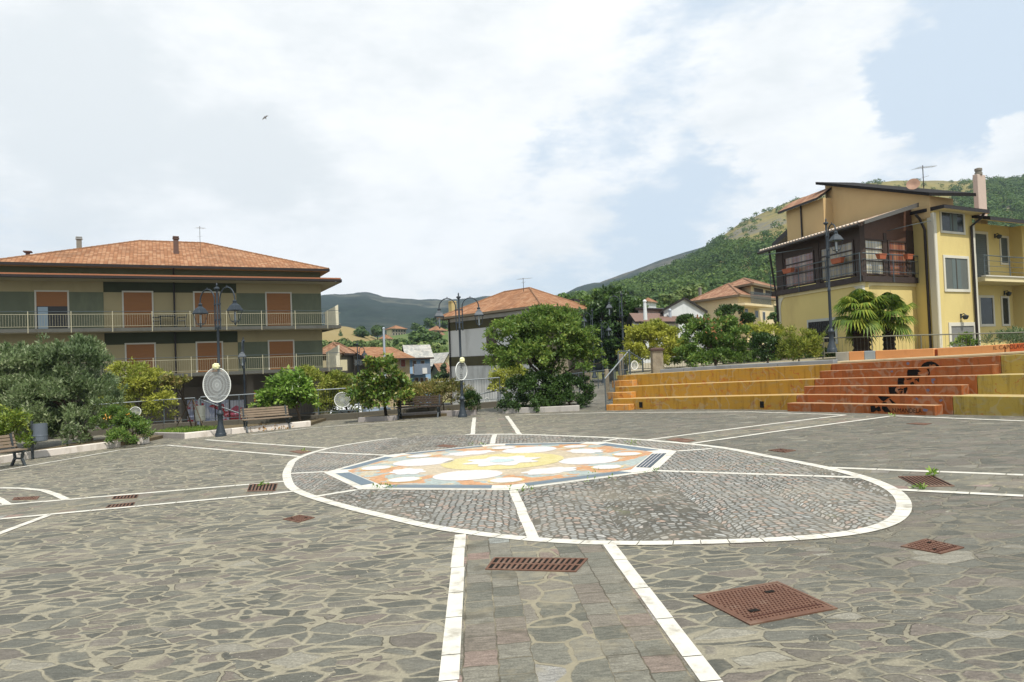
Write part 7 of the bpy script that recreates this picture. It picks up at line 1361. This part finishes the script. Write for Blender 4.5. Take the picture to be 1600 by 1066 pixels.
hill('far_hill', [(300, 520), (380, 500), (440, 482), (500, 466.5), (522, 461.5), (545, 462), (572, 459.5), (586, 463), (600, 467), (640, 469.5), (680, 472), (720, 470), (760, 463), (800, 461.5), (850, 468), (900, 482), (960, 505), (1020, 530)], 545, 420, 1250, HM1, 30, 4, .9, 14, 300, .006)
hill('far_ridge', [(820, 500), (862, 478), (880, 470), (905, 456.5), (940, 440), (970, 429), (1000, 419), (1050, 402), (1110, 383), (1135, 376), (1180, 366), (1240, 360), (1320, 360)], 500, 500, 1050, HM2, 24, 4, .9, 10, 300, .008)
h3, s3 = hill('wooded_hill', [(780, 500), (840, 482), (880, 471), (920, 463), (960, 452), (1000, 438), (1040, 424), (1080, 408), (1105, 394), (1130, 373), (1160, 352), (1200, 333), (1230, 319), (1260, 309), (1300, 298), (1350, 288.5), (1400, 283.5), (1450, 281.5), (1500, 283), (1560, 280), (1600, 278.5), (1680, 274), (1800, 280)], 505, 170, 520, HM3, 34, 5, .9, 2.5, 150, .02)
hill('dry_knoll', [(440, 540), (480, 520), (510, 512), (530, 509.5), (545, 511), (565, 518), (590, 530), (620, 545)], 560, 150, 210, pm('dry_grass', rgb(128, 114, 76), 1, .15, .15, .4, dirt=rgb(120, 118, 66), dscale=.08), 10, 4, .8, .5, 40, .05)
h5, s5 = hill('green_slope', [(440, 548), (500, 534), (540, 530), (600, 527), (650, 520), (700, 513), (760, 512), (840, 520), (920, 535)], 575, 95, 240, pm('meadow', rgb(78, 94, 48), 1, .25, .08, .4, dirt=rgb(112, 110, 62), dscale=.05), 14, 5, .8, .8, 60, .03)
# woods on the near hill: thousands of crowns reading as one mass
def edge_y(px): return float(np.interp(px, [780, 1108, 1125, 1140, 1170, 1215, 1240, 1290, 1400, 1480, 1515, 1545, 1800], [0, 0, 360, 392, 394, 376, 372, 362, 334, 320, 300, 270, 200]))
def crown_cloud(C_, Rr, per, seed, leaf=.34):
    r = np.random.RandomState(seed); n = len(C_)*per; k = np.repeat(np.arange(len(C_)), per); d = r.normal(size=(n, 3)); d /= np.linalg.norm(d, axis=1)[:, None]; d[:, 2] = np.where(d[:, 2] < -.35, -d[:, 2], d[:, 2])
    lump = 1+.18*np.sin(d[:, 0]*5+k)*np.cos(d[:, 1]*6+k*1.7)+.14*np.sin(d[:, 2]*8+k*2.3); rad = (.72+.32*r.rand(n))*lump
    p = C_[k]+d*rad[:, None]*Rr[k][:, None]*np.array([1, 1, .95]); t = np.cross(d, r.normal(size=(n, 3))); t /= np.linalg.norm(t, axis=1)[:, None]; nn = d+r.normal(size=(n, 3))*.45; b = np.cross(t, nn); b /= np.linalg.norm(b, axis=1)[:, None]; s = (Rr[k]*leaf*(.6+.8*r.rand(n)))[:, None]
    v = np.empty((n, 4, 3)); v[:, 0] = p-t*s*.6; v[:, 1] = p+b*s*.45; v[:, 2] = p+t*s*.6; v[:, 3] = p-b*s*.45; return v.reshape(-1, 3), np.arange(n*4).reshape(-1, 4)
rr_ = np.random.RandomState(5); CC = []; RRR = []
tries = 0
while len(CC) < 4200 and tries < 60000:
    tries += 1; px = 800+900*rr_.rand(); t = rr_.rand()**.9*.985
    q = s3(px, t); x_, y_ = px_of(q)
    if y_ < edge_y(x_)+5*rr_.normal(): continue
    if 1235 < px < 1515 and y_ > 400: continue
    g = mnoise.noise((q[0]*.03, q[1]*.03, 0)); R0 = (1.3+2.6*rr_.rand()**1.5)*(1 if g > -.2 else .6)
    if px < 960 or t > .95: R0 *= .7
    CC.append(q+np.array([0, 0, R0*.4])); RRR.append(R0)
print('wood', len(CC), tries)
LM_WOOD = leaf_mat('wood_leaf', (.042, .09, .016), (.072, .13, .024), (.12, .18, .036), .35, .7, .03)
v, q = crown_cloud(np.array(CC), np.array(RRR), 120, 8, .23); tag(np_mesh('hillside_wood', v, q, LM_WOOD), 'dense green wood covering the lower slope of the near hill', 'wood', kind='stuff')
CC = []; RRR = []; tries = 0
while len(CC) < 300 and tries < 30000:
    tries += 1; px = 1110+490*rr_.rand(); t = .3+.7*rr_.rand(); q = s3(px, min(t, .999)); x_, y_ = px_of(q)
    if y_ > edge_y(x_): continue
    if mnoise.noise((px*.02, t*6, 1)) < .05 and rr_.rand() < .9: continue
    R0 = .5+2.2*rr_.rand()**2; CC.append(q+np.array([0, 0, R0*.4])); RRR.append(R0)
v, q = crown_cloud(np.array(CC), np.array(RRR), 90, 9, .26); tag(np_mesh('hilltop_scrub', v, q, LM_WOOD), 'scattered dark shrubs on the dry grassy hilltop', 'shrubs', kind='stuff')
# individual trees on the slopes beyond the lower street
def far_tree(name, label, px, pyb, pyt, Y, wpx, mat, seed, group=None, conic=False):
    b = at(px, pyb, Y); t_ = at(px, pyt, Y); h = t_.z-b.z; w = wpx*Y/FPX/2; root = thing(name, label, 'tree', b, 0, group); r = np.random.RandomState(seed)
    if conic: C_ = np.array([[0, 0, h*(.12+.8*i/9)] for i in range(10)]); Rr = np.array([w*(1.02-.85*i/9) for i in range(10)]); per = 70
    else:
        C_ = np.array([[r.normal()*w*.45, r.normal()*w*.4, h*(.35+.45*r.rand())] for _ in range(9)]); Rr = np.array([w*(.42+.25*r.rand()) for _ in range(9)]); per = 150
    v, q = crown_cloud(C_, Rr, per, seed, .36); np_mesh('crown', v, q, mat, root); mb = MB(); mb.tube([V(0, 0, -.5), V(0, 0, h*.5)], [.05*w+.08, .05], 6); mb.build('trunk', M_BARKD, root); return root
gt = 'trees on the slopes beyond the lower street'
far_tree('cypress_tree', 'dark pointed cypress standing on the dry grass knoll', 532.5, 536, 514, 180, 12, LM_DARK, 61, None, True)
far_tree('bush_tree', 'small round dark bush on the dry grass knoll', 517, 529, 523, 190, 8, LM_DARK, 62)
for i, (lab, px, b, t_, Y, w_, m) in enumerate([
    ('wide dark tree right of the dry grass knoll', 567, 536, 511, 190, 26, LM_FAR), ('round dark tree left of the far apartment block', 590, 532, 510, 200, 26, LM_FAR), ('pale green bushy tree under the knoll', 520, 552, 537, 140, 44, LM_FARL), ('light green bushes above the brown roof', 556, 552, 538, 140, 40, LM_FARL),
    ('bright round tree left of the tall mast', 592, 552, 534, 130, 30, LM_FARL), ('big round green tree left of the grey house', 655, 551, 519, 120, 46, LM_FAR), ('broad green tree touching the grey house wall', 678, 552, 523, 118, 36, LM_FAR), ('small green tree right of the tall mast', 630, 553, 530, 125, 30, LM_FAR), ('pale bush in front of the big round tree', 668, 556, 543, 105, 46, LM_FARL), ('pale bush right of the tall mast', 622, 556, 543, 106, 34, LM_FARL),
    ('tall dark tree behind the far orange roof', 650, 524, 503, 235, 16, LM_FAR), ('dark tree between the far houses and the left lamp of the pair', 676, 521, 497, 235, 22, LM_FAR), ('dark tree against the left edge of the grey house roof', 694, 523, 498, 230, 20, LM_FAR), ('slim dark tree beside the far orange house', 664, 530, 508, 215, 9, LM_DARK), ('dark tree right of the far apartment block', 643, 535, 516, 220, 14, LM_FAR),
    ('leafy tree behind the hip roof of the grey house', 893, 486, 461, 120, 40, LM_MID), ('green tree above the low outbuildings', 985, 492, 468, 95, 34, LM_MID), ('light green tree behind the cream house chimney', 1075, 472, 452, 110, 44, LM_FARL), ('round light tree left of the cream house', 1048, 478, 464, 105, 30, LM_FARL), ('leafy tree between cream house and yellow house', 1212, 515, 478, 52, 22, LM_DARK),
    ('dark shrub under the blue house', 690, 606, 584, 66, 26, LM_DARK), ('green tree in front of the grey roofed house', 694, 590, 565, 68, 14, LM_DARK)]):
    far_tree('leafy_tree', lab, px, b, t_, Y, w_, m, 70+i, gt)
# bird
bp = at(414.5, 184, 38); bd = thing('bird', 'small swift gliding high in the grey clouds at left', 'bird', bp, R(30)); bd.rotation_euler = (R(35), R(-40), R(20))
mb = MB(); mb.lathe([(.004, -.11), (.02, -.05), (.025, .02), (.018, .07), (.004, .1)], n=8); mb.mesh([(0, .0, .03), (.1, .01, .06), (.22, 0, -.03), (.1, 0, .0), (0, .0, -.03), (-.1, .01, .06), (-.22, 0, -.03), (-.1, 0, .0)], [(0, 1, 2, 3), (0, 3, 4), (0, 5, 6, 7), (0, 7, 4)]); mb.build('body', pm('bird_brown', rgb(110, 100, 90), .8, .2, 20, 0), bd, smooth=True)
# air
HAZE = True
if HAZE:
    mb = MB(); mb.box(-2200, 2200, -30, 1800, GREY_GROUND-1.0, 330); hz = mb.build('haze', pm('x', (.5, .5, .5)))
    m = bpy.data.materials.new('haze_air'); m.use_nodes = True; nt = m.node_tree; nt.nodes.remove(nt.nodes['Principled BSDF']); pv = nt.nodes.new('ShaderNodeVolumePrincipled'); pv.inputs['Color'].default_value = (.62, .77, .95, 1); pv.inputs['Density'].default_value = .00022; pv.inputs['Anisotropy'].default_value = .2
    nt.links.new(pv.outputs[0], nt.nodes['Material Output'].inputs['Volume']); hz.data.materials.clear(); hz.data.materials.append(m); tag(hz, 'thin summer haze in the valley air', 'haze', kind='stuff')
